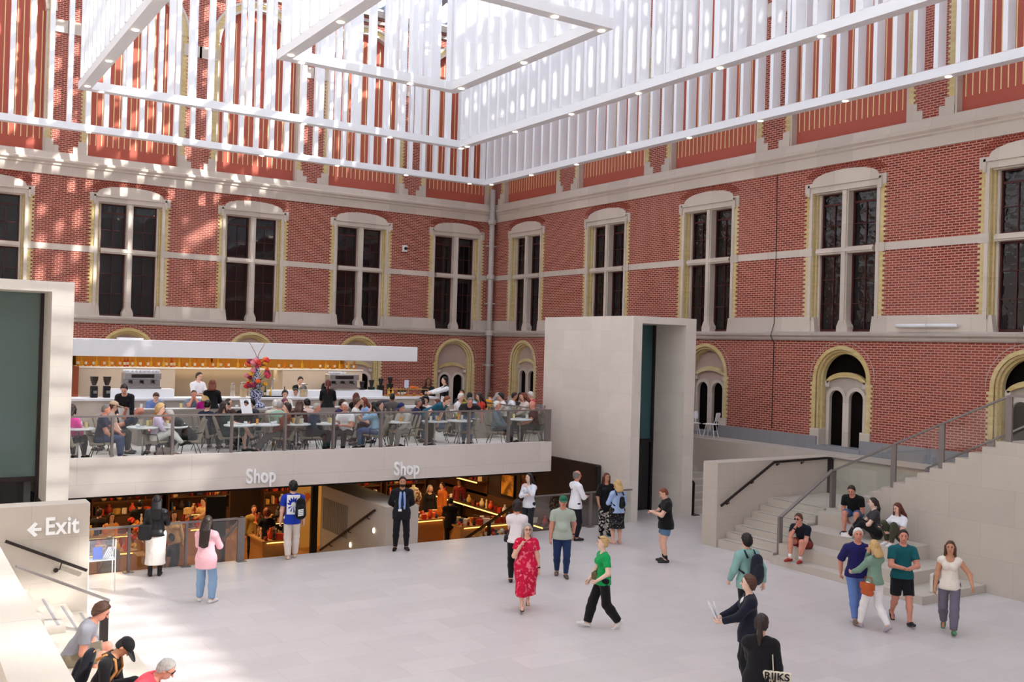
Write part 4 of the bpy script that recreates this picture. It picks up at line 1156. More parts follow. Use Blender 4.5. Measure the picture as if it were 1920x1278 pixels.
        if L or style in ('bun',):
            T = SDF(min(h, .0135 if not far else .02), .022)
            if style == 'bun': T.ell(HC + hu * .030 * U - hf * .066 * U, (hr, hf, hu), (.022 * U,) * 3)
            elif style == 'tail':
                b0 = HC + hu * .02 * U - hf * .062 * U; T.seg(b0, b0 - hf * .012 * U - up * L * .5 * U, .018 * U, .022 * U); T.seg(b0 - hf * .012 * U - up * L * .5 * U, b0 - hf * .004 * U - up * L * U, .022 * U, .010 * U)
            else:
                for q in (-.036, -.012, .012, .036):
                    b0 = HC + hr * q * U - hf * (.040 - abs(q) * .45) * U; b1 = N + up * .02 * U + rt * q * 1.05 * U - fw * (.070 - abs(q) * .3) * U
                    T.seg(b0, b1, .026 * U, .024 * U)
                    if L > .12: T.seg(b1, N - up * (L - .105) * U * (1 - abs(q) * 3) + rt * q * 1.15 * U - fw * (.094 if sex == 'm' else .088) * U * max(g, 1), .024 * U, .015 * U)
                for s_ in (1, -1):
                    b0 = HC + hr * s_ * .047 * U + hf * .006 * U + hu * .015 * U; T.seg(b0, b0 - up * L * .82 * U + hr * s_ * .006 * U - hf * .006 * U, .015 * U, .012 * U)
            V2, Q2 = T.mesh(); Q2 = Q2 + len(V); V = np.concatenate([V, V2]); Q = np.concatenate([Q, Q2])
        dv = V - HC; rl = np.linalg.norm(dv, axis=1)[:, None]; amp = {'crop': .0012, 'curly': .007, 'afro': .008, 'full': .005, 'short': .0035}.get(style, .003)
        wv = np.sin(V[:, 0] * 173 + 3 * np.sin(V[:, 2] * 61)) * .5 + np.sin(V[:, 1] * 151 + 2 * np.sin(V[:, 0] * 83)) * .5 + .6 * np.sin(V[:, 2] * 127 + V[:, 0] * 71)
        V = V + dv / np.maximum(rl, 1e-6) * (wv * amp)[:, None]
        np_mesh('hair', V, Q, hair_mat(hair), t)
    # ---- clothes
    def wear(name, S, mat): V, Q = S.mesh(); return np_mesh(name, V, Q, mat, t)
    FR = dict(N=N, P=P, up=up, rt=rt, fw=fw, HC=HC, hu=hu, hf=hf, hr=hr, SH=SH, EL=EL, WR=WR, KN=KN, AN=AN, HP=HP, HANDS=HANDS, U=U, loc=loc, rz=rz, g=g, t=t, h=h, wear=wear, torso=torso, arm=arm, leg=leg)
    if bot:
        kind, mat = bot[0], bot[1]; e = .011
        S = SDF(h, .03)
        if kind in ('trousers', 'wide', 'jeans', 'shorts', 'long_shorts', 'baggy', 'crop'):
            f = {'shorts': .62, 'long_shorts': .88, 'crop': 1.72}.get(kind, 1.97); fl = {'wide': .030, 'baggy': .018, 'shorts': .018, 'long_shorts': .02, 'crop': .016}.get(kind, .004)
            S.seg(HP[-1] * .85 + P * .15, HP[1] * .85 + P * .15, .062 * g * U + e, .062 * g * U + e, fw, .92, k=.05)
            S.seg(P, P + up * .075 * U, .079 * g * U + e, .077 * g * U + e * .8, fw, .76, cap=True, k=.04)
            if belly: S.ell(P + up * .04 * U + fw * .02 * U, (rt, fw, up), (.07 * U * g + e, (.045 + .022 * belly) * U + e, .05 * U + e), k=.04)
            for s_ in (1, -1): leg(S, s_, f, e, True, fl)
        elif kind in ('skirt', 'midi'):
            if sitting:
                S.seg(P, P + up * .075 * U, .080 * g * U + e, .076 * g * U + e, fw, .78, cap=True)
                for s_ in (1, -1): leg(S, s_, .95, e + .012, True, .02)
            else:
                L = {'skirt': .27, 'midi': .37}[kind]
                S.seg(P + up * .085 * U, P - V3(0, 0, .04 * U), .072 * g * U + e, .085 * g * U + e, fw, .80); S.seg(P - V3(0, 0, .04 * U), P - V3(0, 0, L * U), .085 * g * U + e, .118 * U + e, fw, .85, cap=True)
                for s_ in (1, -1): leg(S, s_, 1.2, e + .02)
                S.trim(P - V3(0, 0, L * U), V3(0, 0, -1))
        o = wear({'skirt': 'skirt', 'midi': 'skirt', 'shorts': 'shorts', 'long_shorts': 'shorts'}.get(kind, 'trousers'), S, mat)
    if top:
        kind, mat = top[0], top[1]; e = {'jacket': .024, 'sweater': .020, 'hoodie': .024}.get(kind, .0145)
        S = SDF(h, .03); torso(S, e)
        f = {'tee': .62, 'polo': .60, 'long': 1.93, 'shirt': 1.9, 'jacket': 1.96, 'sweater': 1.93, 'hoodie': 1.94, 'sleeveless': 0.0, 'tank': 0.0, 'elbow': .98, 'roll': 1.35, 'dress': .55, 'cap': .25}[kind]
        fl = {'tee': .010, 'polo': .008, 'elbow': .016, 'dress': .02}.get(kind, .003)
        hem = {'jacket': .10, 'hoodie': .06, 'sweater': .05}.get(kind, .055)
        if len(top) > 2: hem = top[2]
        dn = V3(0, 0, -1)
        if not sitting: S.seg(P + up * .07 * U, P - up * .02 * U, .084 * g * U + e, (.104 + .004 * (sex == 'f')) * g * U + e, fw, .80, k=.03); S.seg(P - up * .02 * U, P - up * (hem + .04) * U, (.104 + .004 * (sex == 'f')) * g * U + e, .108 * g * U + e, fw, .80, k=.03)
        else: S.seg(P + up * .08 * U, P + up * .0 * U, .081 * g * U + e, .090 * g * U + e, fw, .86)
        if kind == 'dress':
            if sitting:
                for s_ in (1, -1): leg(S, s_, .98, e + .012, True, .02)
            else:
                L = top[3] if len(top) > 3 else .30
                S.seg(P - V3(0, 0, .02 * U), P - V3(0, 0, (L + .03) * U) + V3(0, .015, 0), .088 * g * U + e, .112 * U + e, fw, .86, k=.08)
                for s_ in (1, -1): leg(S, s_, 1.5, e + .02, False, .02)
                S.trim(P + dn * L * U, dn)
        elif not sitting: S.trim(P - up * hem * U, -up)
        if f:
            for s_ in (1, -1): arm(S, s_, f, e * .8, True, fl)
        if kind in ('sleeveless', 'tank'): S.hole(N - up * (.012 if kind == 'sleeveless' else .03) * U + fw * .02 * U, HC, .046 * U, .05 * U)
        else: S.hole(N + up * .004 * U + fw * .008 * U, HC, .038 * U, .045 * U)
        o = wear({'jacket': 'jacket', 'dress': 'dress', 'sweater': 'sweater', 'hoodie': 'hoodie'}.get(kind, 'shirt'), S, mat)
        if kind in ('polo', 'shirt', 'roll'):
            m = MB(); c_ = N + up * .012 * U + f0 * .004 * U
            m.tube([c_ + (rt * math.cos(a) * .040 + fw * math.sin(a) * .036) * U + up * (-.012 * math.sin(a)) * U for a in [math.radians(115 + 310 * i / 14) for i in range(15)]], .010 * U, 6); m.build('collar', mat, t, local=True, smooth=True)
        FR['top'] = o
    for s_ in (1, -1):                                   # shoes
        an, yo, hl = ft[s_]; A = AN[s_]; ya = math.radians(-yo * s_); hh = math.radians(hl)
        d = V3(math.sin(-ya), math.cos(ya), 0); sidev = V3(d[1], -d[0], 0)
        d = nrm(V3(d[0] * math.cos(hh), d[1] * math.cos(hh), -math.sin(hh))); n_ = np.cross(sidev, d)
        if shoes is None: continue
        kind = 'shoe'; col = shoes
        if isinstance(shoes, str): kind, col = shoes.split(':')[0], eval(shoes.split(':')[1])
        S = SDF(min(h, .012 if not far else .02), .02)
        o_ = A - n_ * .021 * U
        if kind == 'flop':
            S.seg(o_ - d * .03 * U - n_ * .010 * U, o_ + d * .095 * U - n_ * .012 * U, .018 * U, .022 * U, n_, .30)
            S.seg(o_ + d * .05 * U + sidev * .018 * U, o_ + d * .05 * U - sidev * .018 * U, .008 * U, .008 * U)
        else:
            S.seg(o_ - d * .022 * U, o_ + d * .045 * U + n_ * .004 * U, .024 * U, .024 * U); S.seg(o_ + d * .03 * U, o_ + d * .095 * U - n_ * .004 * U, .025 * U, .021 * U, n_, .85)
            if kind == 'boot': S.seg(A, A + nrm(KN[s_] - A) * .085 * U, .027 * U, .030 * U, cap=True)
            S.cut(o_ - n_ * .0205 * U, -n_)
        V, Q = S.mesh(); ob = np_mesh('shoe', V, Q, plain(col, .55, .12, 40, name='shoe_leather'), t)
        if sock:
            m = MB(); q = A; w_ = nrm(KN[s_] - A); m.tube([q - w_ * .01, q + w_ * .07 * U], [.024 * U, .026 * U], 12); m.build('sock', cloth(sock), t, local=True, smooth=True)
    if extra: extra(FR)
    return FR
def Wp(F, p):
    """local figure point -> world"""
    ca, sa = math.cos(F['rz']), math.sin(F['rz'])
    return Vector((F['loc'][0] + p[0] * ca - p[1] * sa, F['loc'][1] + p[0] * sa + p[1] * ca, F['loc'][2] + p[2]))
def Wd(F, d):
    ca, sa = math.cos(F['rz']), math.sin(F['rz']); return Vector((d[0] * ca - d[1] * sa, d[0] * sa + d[1] * ca, d[2]))
# ---- accessories
def hat(F, col, brim=True, bill=.075):
    U, HC, hu, hf, hr = (F[k] for k in ('U', 'HC', 'hu', 'hf', 'hr'))
    S = SDF(.0125, .015); S.ell(HC + hu * .024 * U - hf * .004 * U, (hr, hf, hu), (.053 * U, .064 * U, .056 * U)); S.cut(HC + hu * .018 * U, -hu)
    V, Q = S.mesh()
    m = MB(); n = 10; c0 = HC + hu * .024 * U
    top = [c0 + hr * math.cos(a) * .047 * U + hf * (.040 + math.sin(a) * (.02 + bill)) * U - hu * .010 * math.sin(a) * U for a in [PI * i / n for i in range(n + 1)]]
    bot = [p - hu * .006 for p in top]; k = n + 1
    m.add(top + bot, [tuple(range(k)), tuple(range(2 * k - 1, k - 1, -1))] + [(i, i + 1, k + i + 1, k + i) for i in range(n)])
    return np_mesh('cap', V, Q, cloth(col), F['t'], m if brim else None)
def specs(F, dark=False, up=0.0):
    U, HC, hu, hf, hr = (F[k] for k in ('U', 'HC', 'hu', 'hf', 'hr')); m = MB()
    b = HC + hf * (.056 - up * .35) * U + hu * (.010 + up) * U
    for s_ in (1, -1):
        c = b + hr * s_ * .019 * U; m.tube([c + (hr * math.cos(a) * .014 + hu * math.sin(a) * .011) * U for a in [2 * PI * i / 12 for i in range(12)]], .0018 * U, 5, closed=True)
        m.tube([c + hr * s_ * .014 * U, c + hr * s_ * .028 * U - hf * .055 * U], .0016 * U, 5)
        if dark: m.add([c + (hr * math.cos(a) * .014 + hu * math.sin(a) * .011) * U for a in [2 * PI * i / 12 for i in range(12)]], [tuple(range(12))])
    m.tube([b - hr * .006 * U, b + hr * .006 * U], .0016 * U, 5)
    m.build('glasses', BLACK, F['t'], local=True)
def belt(F, col): 
    S = SDF(.013, .01); P, up, U, g = F['P'], F['up'], F['U'], F['g']; S.seg(P + up * .060 * U, P + up * .078 * U, .080 * g * U + .017, .079 * g * U + .017, F['fw'], .78, cap=True); S.cut(P + up * .058 * U, -up); F['wear']('belt', S, plain(col, .5))
def watch(F, s_=-1):
    m = MB(); W, E = F['WR'][s_], F['EL'][s_]; d = nrm(E - W); c = W + d * .012 * F['U']; m.tube([c, c + d * .016 * F['U']], .0215 * F['U'], 10); m.build('watch', BLACK, F['t'], local=True, smooth=True)
def backpack(F, label, col=(24, 24, 28), trim=None, off=0.0, sz=1.0, stripes=None, group=None):
    U, N, P, up, rt, fw = (F[k] for k in ('U', 'N', 'P', 'up', 'rt', 'fw'))
    c = N * .52 + P * .48 - fw * (.155 * U * (.85 + .15 * sz)) + rt * off * U
    t = thing('backpack', label, 'backpack', tuple(Wp(F, c)), F['rz'], group)
    O = c; L = lambda p: p - O
    S = SDF(.014, .03); h = .105 * U * sz
    S.seg(L(c - up * h * .85), L(c + up * h * .7), .080 * U * sz, .066 * U * sz, fw, .62, k=.05); S.seg(L(c - up * h * .6 - fw * .045 * U), L(c - fw * .045 * U), .055 * U * sz, .05 * U * sz, fw, .5, k=.03)
    V, Q = S.mesh(); np_mesh('bag_body', V, Q, cloth(col), t)
    for s_ in (1, -1):
        m = MB(); a = N + rt * (s_ * .058 + off * .3) * U
        m.tube([L(a - fw * .085 * U - up * .05 * U), L(a - fw * .03 * U + up * .012 * U), L(a + fw * .045 * U + up * .0 * U), L(a + fw * .082 * U - up * .07 * U), L(a + rt * s_ * .03 * U + fw * .06 * U - up * .17 * U), L(a + rt * s_ * .022 * U - fw * .06 * U - up * .21 * U)], .011 * U, 6)
        m.build('strap', cloth(trim or col), t, local=True, smooth=True)
    m = MB(); m.tube([L(c + up * h * 1.25 + rt * q * U + fw * .02 * U - up * abs(q) * .6 * U) for q in (-.02, -.01, .01, .02)], .006 * U, 6); m.build('handle', cloth(trim or col), t, local=True, smooth=True)
    if stripes:
        for k in range(4):
            m = MB(); q = c - up * (.02 + .022 * k) * U - fw * .082 * U - rt * .01 * U; m.bar(L(q - rt * .03 * U), L(q + rt * .035 * U + up * .01 * U), .012, .016 * U); m.build('stripe', plain(stripes, .6), t, local=True)
    return t
def phone(F, s_, label, col=(20, 20, 24), size=(.075, .15), name='phone', cat='phone', tilt=.5):
    p, d, pn, sp = F['HANDS'][s_]; q = Wp(F, p); t = thing(name, label, cat, tuple(q), F['rz'])
    a = nrm(d * .8 + V3(0, 0, .6)); b = nrm(np.cross(a, F['rt'] if abs(a @ F['rt']) < .9 else F['fw'])); r_ = np.cross(a, b)
    m = MB(); w, l = size; vs = []
    for e in (-1, 1):
        for i, j in ((-1, -1), (1, -1), (1, 1), (-1, 1)): vs.append(a * l * .5 * j + r_ * w * .5 * i + b * .004 * e)
    m.add(vs, [(3, 2, 1, 0), (4, 5, 6, 7), (0, 1, 5, 4), (1, 2, 6, 5), (2, 3, 7, 6), (3, 0, 4, 7)]); m.build('case', plain(col, .3), t, local=True, bevel=.002)
    m = MB(); m.add([a * l * .45 * j + r_ * w * .44 * i + b * .0052 for i, j in ((-1, -1), (1, -1), (1, 1), (-1, 1))], [(0, 1, 2, 3)]); m.build('screen', plain((60, 66, 76), .15), t, local=True)
    return t
def bag(F, label, p, size, col, strap=None, name='handbag', cat='bag', soft=.03, flap=False, yaw=0.0, mat=None):
    """soft bag at a local point, size (w, d, h); strap = list of local points"""
    t = thing(name, label, cat, tuple(Wp(F, p)), F['rz'] + yaw); ca, sa = math.cos(-yaw), math.sin(-yaw)
    S = SDF(.012, .02); w, d, hh = size; r = d * .5
    S.seg(V3(-w / 2 + r, 0, -hh / 2 + r), V3(w / 2 - r, 0, -hh / 2 + r), r, r); S.seg(V3(-w / 2 + r, 0, hh / 2 - r), V3(w / 2 - r, 0, hh / 2 - r), r * .8, r * .8)
    for i in range(5): x = (-w / 2 + r) + (w - 2 * r) * i / 4; S.seg(V3(x, 0, -hh / 2 + r), V3(x, 0, hh / 2 - r), r, r * .8)
    V, Q = S.mesh(); np_mesh('bag_body', V, Q, mat or plain(col, .55, .1, 30), t)
    if flap:
        m = MB(); m.box(-w / 2, w / 2, -d / 2 - .006, d / 2 + .004, 0, hh / 2 + .006); m.build('flap', mat or plain(col, .5, .1, 30), t, local=True, bevel=.006)
    if strap:
        m = MB(); pts = []
        for q in strap:
            v = np.array(q) - np.array(p); pts.append((v[0] * ca - v[1] * sa, v[0] * sa + v[1] * ca, v[2]))
        m.tube(pts, .009, 6); m.build('strap', mat or plain(col, .55, .1, 30), t, local=True, smooth=True)
    return t
def bow(F, col):
    """long apron tied at the waist"""
    S = SDF(F['h'], .03); P, up, U, g = F['P'], F['up'], F['U'], F['g']
    S.seg(P + up * .07 * U, P - V3(0, 0, .17 * U), .082 * g * U + .024, .092 * U + .024, F['fw'], .82, cap=True); S.cut(P - F['fw'] * .035 * U, -F['fw']); F['wear']('apron', S, cloth(col))
# ================================================================== PEOPLE ON THE FLOOR
C_ = cloth
def ap_tie(col): 
    def f(F):
        m = MB(); N, up, fw, rt, U, P = (F[k] for k in ('N', 'up', 'fw', 'rt', 'U', 'P'))
        a = N + fw * .074 * U - up * .035 * U; b = P + up * .10 * U + fw * .112 * U; c2 = (a + b) / 2 + fw * .008 * U
        m.add([tuple(a + rt * .008 * U), tuple(a - rt * .008 * U), tuple(c2 - rt * .014 * U), tuple(b - rt * .02 * U), tuple(b - up * .02 * U), tuple(b + rt * .02 * U), tuple(c2 + rt * .014 * U)], [(0, 1, 2, 3, 4, 5, 6)])
        m.build('tie', C_(col), F['t'], local=True)
    return f
def open_front(F, mat, w0=.030, w1=.034, low=.05, e=.030):
    """shirt front showing in an open jacket"""
    N, up, fw, rt, U, P, g = (F[k] for k in ('N', 'up', 'fw', 'rt', 'U', 'P', 'g'))
    S = SDF(.0125, .02)
    for q in (-.5, .5):
        S.seg(P + up * low * U + rt * q * w1 * U + fw * .02 * U, P + up * .235 * U + rt * q * w0 * U + fw * .025 * U, .058 * g * U + e * .35, .046 * g * U + e * .7, rt, .45)
    S.cut(P + fw * .030 * U, -fw)
    F['wear']('shirt_front', S, mat)

def x_guard(F):
    open_front(F, C_((150, 178, 226)), .046, .056); ap_tie((30, 38, 84))(F)
    m = MB(); p = F['P'] + F['fw'] * .098 * F['U'] + F['up'] * .035 * F['U'] + F['rt'] * .03 * F['U']; m.obox(tuple(p), (.085, .008, .055)); m.build('badge', WHITE, F['t'], local=True)
    U, HC, hu, hf, hr = (F[k] for k in ('U', 'HC', 'hu', 'hf', 'hr')); S = SDF(.011, .012); S.ell(HC - hu * .034 * U + hf * .018 * U, (hr, hf, hu), (.034 * U, .0385 * U, .036 * U)); S.cut(HC - hu * .026 * U, hu); S.cut(HC + hf * .012 * U, -hf); V, Q = S.mesh(); np_mesh('beard', V, Q, hair_mat('black'), F['t'])
person('person in a dark open suit with pale blue shirt and navy tie', on(751, 1030), 4, 1.80, 1.02, pose='stand', skin='tan', hair='black', top=('jacket', C_((26, 25, 31))), bot=('trousers', C_((24, 23, 29))), shoes=(20, 18, 20), arms=('behind', 'behind'), extra=x_guard,
       feet={1: ((.075, .02, .042), 14, 0), -1: ((-.075, 0, .042), 14, 0)})

PRINT = plain((236, 238, 244), .7, .03)
def x_bluetee(F):
    # white square print with a blue fan-shaped flower on the back
    N, P, up, rt, fw, U = (F[k] for k in ('N', 'P', 'up', 'rt', 'fw', 'U')); c = N * .62 + P * .38; sc = .165 * U
    def pt(u, v, d): 
        x = u * sc; return tuple(c + rt * x + up * v * sc - fw * (.075 * U + .0145 + d + .012 - x * x * 1.4))
    m = MB(); n = 8
    for i in range(n):
        for j in range(2): m.add([pt(-.5 + i / n, -.75 + .75 * j, 0), pt(-.5 + (i + 1) / n, -.75 + .75 * j, 0), pt(-.5 + (i + 1) / n, .75 * j, 0), pt(-.5 + i / n, .75 * j, 0)], [(0, 1, 2, 3)])
    m.build('back_print', PRINT, F['t'], local=True)
    m = MB()
    for k in range(7):
        a = math.radians(10 + 160 * k / 6); q = []
        for s in range(9):
            t_ = s / 8; r_ = .18 + .42 * t_; w_ = .085 * math.sin(PI * t_ ** .8); q.append((r_ * math.cos(a) - w_ * math.sin(a), r_ * math.sin(a) + w_ * math.cos(a)))
        for s in range(7, 0, -1):
            t_ = s / 8; r_ = .18 + .42 * t_; w_ = -.085 * math.sin(PI * t_ ** .8); q.append((r_ * math.cos(a) - w_ * math.sin(a), r_ * math.sin(a) + w_ * math.cos(a)))
        m.add([pt(max(-.46, min(.46, x * .85)), y * 1.05, .004) for x, y in q], [tuple(range(len(q)))])
    for k in range(5):
        a = math.radians(195 + 150 * k / 4); b0 = (.08 * math.cos(a), -.06); b1 = (.40 * math.cos(a), -.06 + .55 * math.sin(a)); b2 = (.40 * math.cos(a + .25), -.06 + .55 * math.sin(a + .25))
        m.add([pt(*b0, .004), pt(*b1, .004), pt(*b2, .004)], [(0, 1, 2)])
    m.build('print_flower', C_((28, 52, 160)), F['t'], local=True)
F = person('person seen from behind in a blue T-shirt with a white flower print and cream trousers', on(546, 1046), 186, 1.80, .95, pose='step', skin='light', hair='black', style='full', top=('tee', C_((30, 58, 172)), .07), bot=('baggy', C_((226, 214, 204))), shoes=(214, 190, 166), extra=x_bluetee)
backpack(F, 'black backpack with white stripes on the shoulder of the blue T-shirt person', (20, 20, 24), stripes=(232, 232, 232), off=.085, sz=.9)

F = person('person with long black hair, black leather jacket and white skirt seen from behind', on(290, 1079), 178, 1.70, .95, 'f', 'stand', 'light', 'black', 'long', top=('jacket', plain((22, 22, 25), .3, .2, 20, name='leather'), .02), bot=('midi', C_((240, 232, 224))), shoes='boot:(28,22,24)', arms=('down', 'phone'))
bag(F, 'black shoulder bag hanging beside the white skirt', F['P'] - F['rt'] * .20 + V3(0, -.06, .06), (.30, .13, .34), (18, 18, 20), [F['P'] - F['rt'] * .20 + V3(0, -.06, .22), F['N'] - F['rt'] * .12 + V3(0, -.02, .03), F['P'] - F['rt'] * .17 + V3(0, .06, .2)])
F = person('person with long dark hair, pink shirt and pale baggy jeans holding up a phone', on(384, 1129), 158, 1.66, 1.0, 'f', 'stand', 'light', 'dark', 'verylong', top=('sweater', C_((244, 190, 200)), .12), bot=('baggy', C_((140, 172, 206))), shoes=(228, 226, 226), arms=('phone', 'phone'), feet={1: ((.075, .0, .042), 18, 0), -1: ((-.085, .05, .042), 18, 0)})
phone(F, -1, 'phone held up by the person in the pink shirt')

person('person with dark hair and white shirt laughing beside the sloping shop rail', on(990, 1006), -35, 1.70, .92, 'f', 'stand', 'fair', 'dark', 'shoulder', top=('long', C_((228, 230, 240))), bot=('trousers', C_((40, 40, 48))), arms=('raise', 'cross'), look=-15)
F = person('person with curly dark hair in white T-shirt and black trousers seen from behind', on(966, 1091), 175, 1.76, .93, 'f', 'stand', 'light', 'dark', 'curly', top=('tee', C_((238, 230, 232)), .03), bot=('trousers', C_((24, 22, 26))), shoes=(60, 34, 28), arms=('cross', 'cross'))
bag(F, 'small black handbag at the hip of the person in the white T-shirt', F['P'] - F['rt'] * .17 + V3(0, .02, .02), (.20, .10, .17), (20, 18, 20), [F['P'] - F['rt'] * .17 + V3(0, .0, .1), F['N'] - F['rt'] * .1 + V3(0, .0, .02), F['P'] - F['rt'] * .14 + V3(0, .1, .08)])
def x_red(F): specs(F); watch(F, -1)
person('person with loose grey hair in a long red and pink printed dress', on(984, 1141), 6, 1.68, 1.12, 'f', 'walk', 'light', 'grey', 'shoulder', top=('dress', pattern_cloth((206, 26, 66), (240, 120, 140), 14., .60, soft=.06), .05, .335), shoes='flop:(52,26,20)', arms=('down', 'strap'), extra=x_red, look=6, lean=2)
def x_sage(F): hat(F, (36, 104, 78)); watch(F, -1)
person('person in a green cap, sage polo shirt and blue jeans walking behind the red dress', on(1052, 1079), 4, 1.80, 1.12, pose='walk2', skin='ruddy', hair='grey', style='crop', top=('polo', C_((176, 186, 172)), .05), bot=('jeans', C_((34, 52, 92))), shoes=(90, 84, 74), arms=('down_back', 'down'), belly=.6, extra=x_sage, feet={1: ((.05, -.07, .05), 8, 18), -1: ((-.05, .08, .042), 8, 0)})
def x_white(F):
    m = MB(); N, P, rt, fw, up, U = (F[k] for k in ('N', 'P', 'rt', 'fw', 'up', 'U')); m.tube([N + rt * .06 * U - up * .01 * U - fw * .02 * U, N * .6 + P * .4 - fw * .086 * U - rt * .02 * U, P + up * .10 * U - rt * .078 * U - fw * .02 * U], .010, 6); m.build('strap', C_((70, 74, 96)), F['t'], local=True)
person('person in a white shirt and dark trousers gazing right beside the big limestone portal wall', on(1077, 1012), 118, 1.84, 1.0, pose='stand', skin='ruddy', hair='salt', style='receding', top=('shirt', C_((240, 240, 246)), .06), bot=('trousers', C_((26, 26, 34))), shoes=(22, 20, 22), arms=('clasp', 'clasp'), extra=x_white)
person('person with long brown hair, black top and black-and-white printed trousers', on(1134, 1003), 12, 1.70, 1.0, 'f', 'stand', 'tan', 'auburn', 'long', top=('elbow', C_((22, 20, 24)), .11), bot=('wide', pattern_cloth((24, 24, 26), (214, 206, 196), 16., .53)), arms=('down', 'down_fwd'), look=14, shoes=(30, 26, 26))
F = person('person with a blonde bob, pale blue cardigan and dotted black skirt seen from behind', on(1156, 1019), 208, 1.67, 1.02, 'f', 'stand', 'light', 'blonde', 'bob', top=('long', C_((164, 188, 228)), .03), bot=('skirt', pattern_cloth((26, 25, 28), (220, 216, 210), 42., .66)), shoes=(222, 168, 158), arms=('clasp', 'down_fwd'))
backpack(F, 'small black backpack worn over the pale blue cardigan', (22, 22, 26), sz=.62)
F = person('person in a black T-shirt and denim shorts looking at a phone alone near the portal', on(1247, 1053), -78, 1.80, 1.16, pose='stand', skin='light', hair='red', style='crop', top=('tee', C_((22, 22, 24)), .07), bot=('shorts', C_((92, 122, 152))), shoes=(30, 28, 34), arms=('phone', 'phone'), pitch=28, belly=1.0, sock=(26, 26, 28))
phone(F, 1, 'phone in the hands of the person in denim shorts')
def x_green(F): specs(F, True, .045); belt(F, (20, 20, 20))
F = person('person in a bright green T-shirt and wide black trousers striding left across the floor', on(1128, 1176), -72, 1.68, .92, 'f', 'walk', 'fair', 'blonde', 'bun', top=('tee', C_((22, 160, 86)), .035), bot=('wide', C_((22, 21, 23))), shoes=(226, 222, 220), arms=(((.11, .10, -.27), (.6, -.6, -.3)), 'down_fwd'), extra=x_green)
bag(F, 'olive crossbody bag at the waist of the person in the green T-shirt', F['P'] + V3(.10, .10, .05), (.26, .09, .17), (96, 84, 52), [F['P'] + V3(.05, .12, .13), F['N'] - F['rt'] * .07 + V3(0, .03, .03), F['P'] + V3(-.06, -.13, .05)], yaw=-.6, flap=True)
# right-hand walkers
F = person('person with black hair, pale teal hoodie and dark trousers walking away with a backpack', on(1397, 1178), -140, 1.76, .92, pose='walk', skin='light', hair='black', style='full', top=('hoodie', C_((134, 176, 170)), .08), bot=('trousers', C_((30, 30, 36))), shoes=(230, 228, 226), arms=('down_fwd', 'down_back'))
backpack(F, 'navy backpack on the back of the teal hoodie', (34, 38, 50), sz=1.05)
def x_blazer(F): open_front(F, C_((236, 232, 226)), .014, .014, .10)
F = person('person with short brown hair in a navy blazer holding papers near the lower right', head=(1403, 1093), z=0, face=-82, H=1.74, g=.98, sex='f', pose='stand', skin='fair', hair='brown', style='full', top=('jacket', C_((26, 28, 44)), .10), bot=('trousers', C_((24, 24, 30))), arms=('table', 'table'), shoes=(24, 22, 24), extra=x_blazer, look=-4)
def paper(label, p, rz, size=(.21, .30), rx=-.6, name='paper_sheet', cat='paper', col=(240, 240, 244), n=2):
    t = thing(name, label, cat, tuple(p), rz); m = MB()
    for k in range(n):
        a = rx + .25 * k; w, l = size; vs = [Matrix.Rotation(a, 3, 'X') @ Vector((x + .02 * k, y, .004 * (x / w) ** 2 * 20)) for y in (0, l) for x in (-w / 2, 0, w / 2)]
        m.add(vs, [(0, 1, 4, 3), (1, 2, 5, 4)])
    o = m.build('sheet', plain(col, .7, .02), t, local=True); md = o.modifiers.new('thick', 'SOLIDIFY'); md.thickness = .002
    return t
p_, d_, a_, b_ = F['HANDS'][-1]
paper('white papers held by the person in the navy blazer', Wp(F, p_ + d_ * .0 + V3(.06, -.02, .0)), F['rz'], rx=1.1)
F = person('person in a black coat with dark tied hair and a printed tote bag', head=(1428, 1168), z=0, face=172, H=1.72, g=1.02, sex='f', pose='stand', skin='light', hair='dark', style='tail', top=('jacket', C_((24, 23, 27)), .12), bot=('trousers', C_((26, 25, 28))), arms=('cross', 'down'), shoes=(24, 22, 24))
CANVAS = C_((224, 214, 196), var=.1)
tt = bag(F, 'cream canvas tote bag with bold black lettering on the shoulder of the black coat', F['P'] + F['rt'] * .225 + V3(0, -.10, -.03), (.36, .07, .38), (220, 210, 190), [F['P'] + F['rt'] * .21 + V3(-.02, -.13, .05), F['N'] + F['rt'] * .14 + V3(0, -.03, .0), F['P'] + F['rt'] * .21 + V3(.0, .0, .05)], name='tote_bag', mat=CANVAS, yaw=.12)
def tote_text(t, lines, size, w, dy=-.042):
    for i, tx in enumerate(lines):
        cu = bpy.data.curves.new('txt', 'FONT'); cu.body = tx; cu.size = size; cu.offset = size * .02; cu.extrude = .0015
        o = bpy.data.objects.new('txt', cu); COL.objects.link(o); dg = bpy.context.evaluated_depsgraph_get(); me = bpy.data.meshes.new_from_object(o.evaluated_get(dg)); bpy.data.objects.remove(o)
        xs = [v.co.x for v in me.vertices]; sc = w / (max(xs) - min(xs)); me.transform(Matrix.Translation((-w / 2, 0, 0)) @ Matrix.Diagonal((sc, 1, 1, 1)) @ Matrix.Translation((-min(xs), 0, 0)))
        me.transform(Matrix.Translation((0, dy, .09 - i * size * .86)) @ Matrix.Rotation(PI / 2, 4, 'X')); me.materials.clear()
        link_mesh('lettering', me, t, [BLACK])
tote_text(tt, ['RIJKS', 'IJKSM', 'KSMUS'], .125, .30)

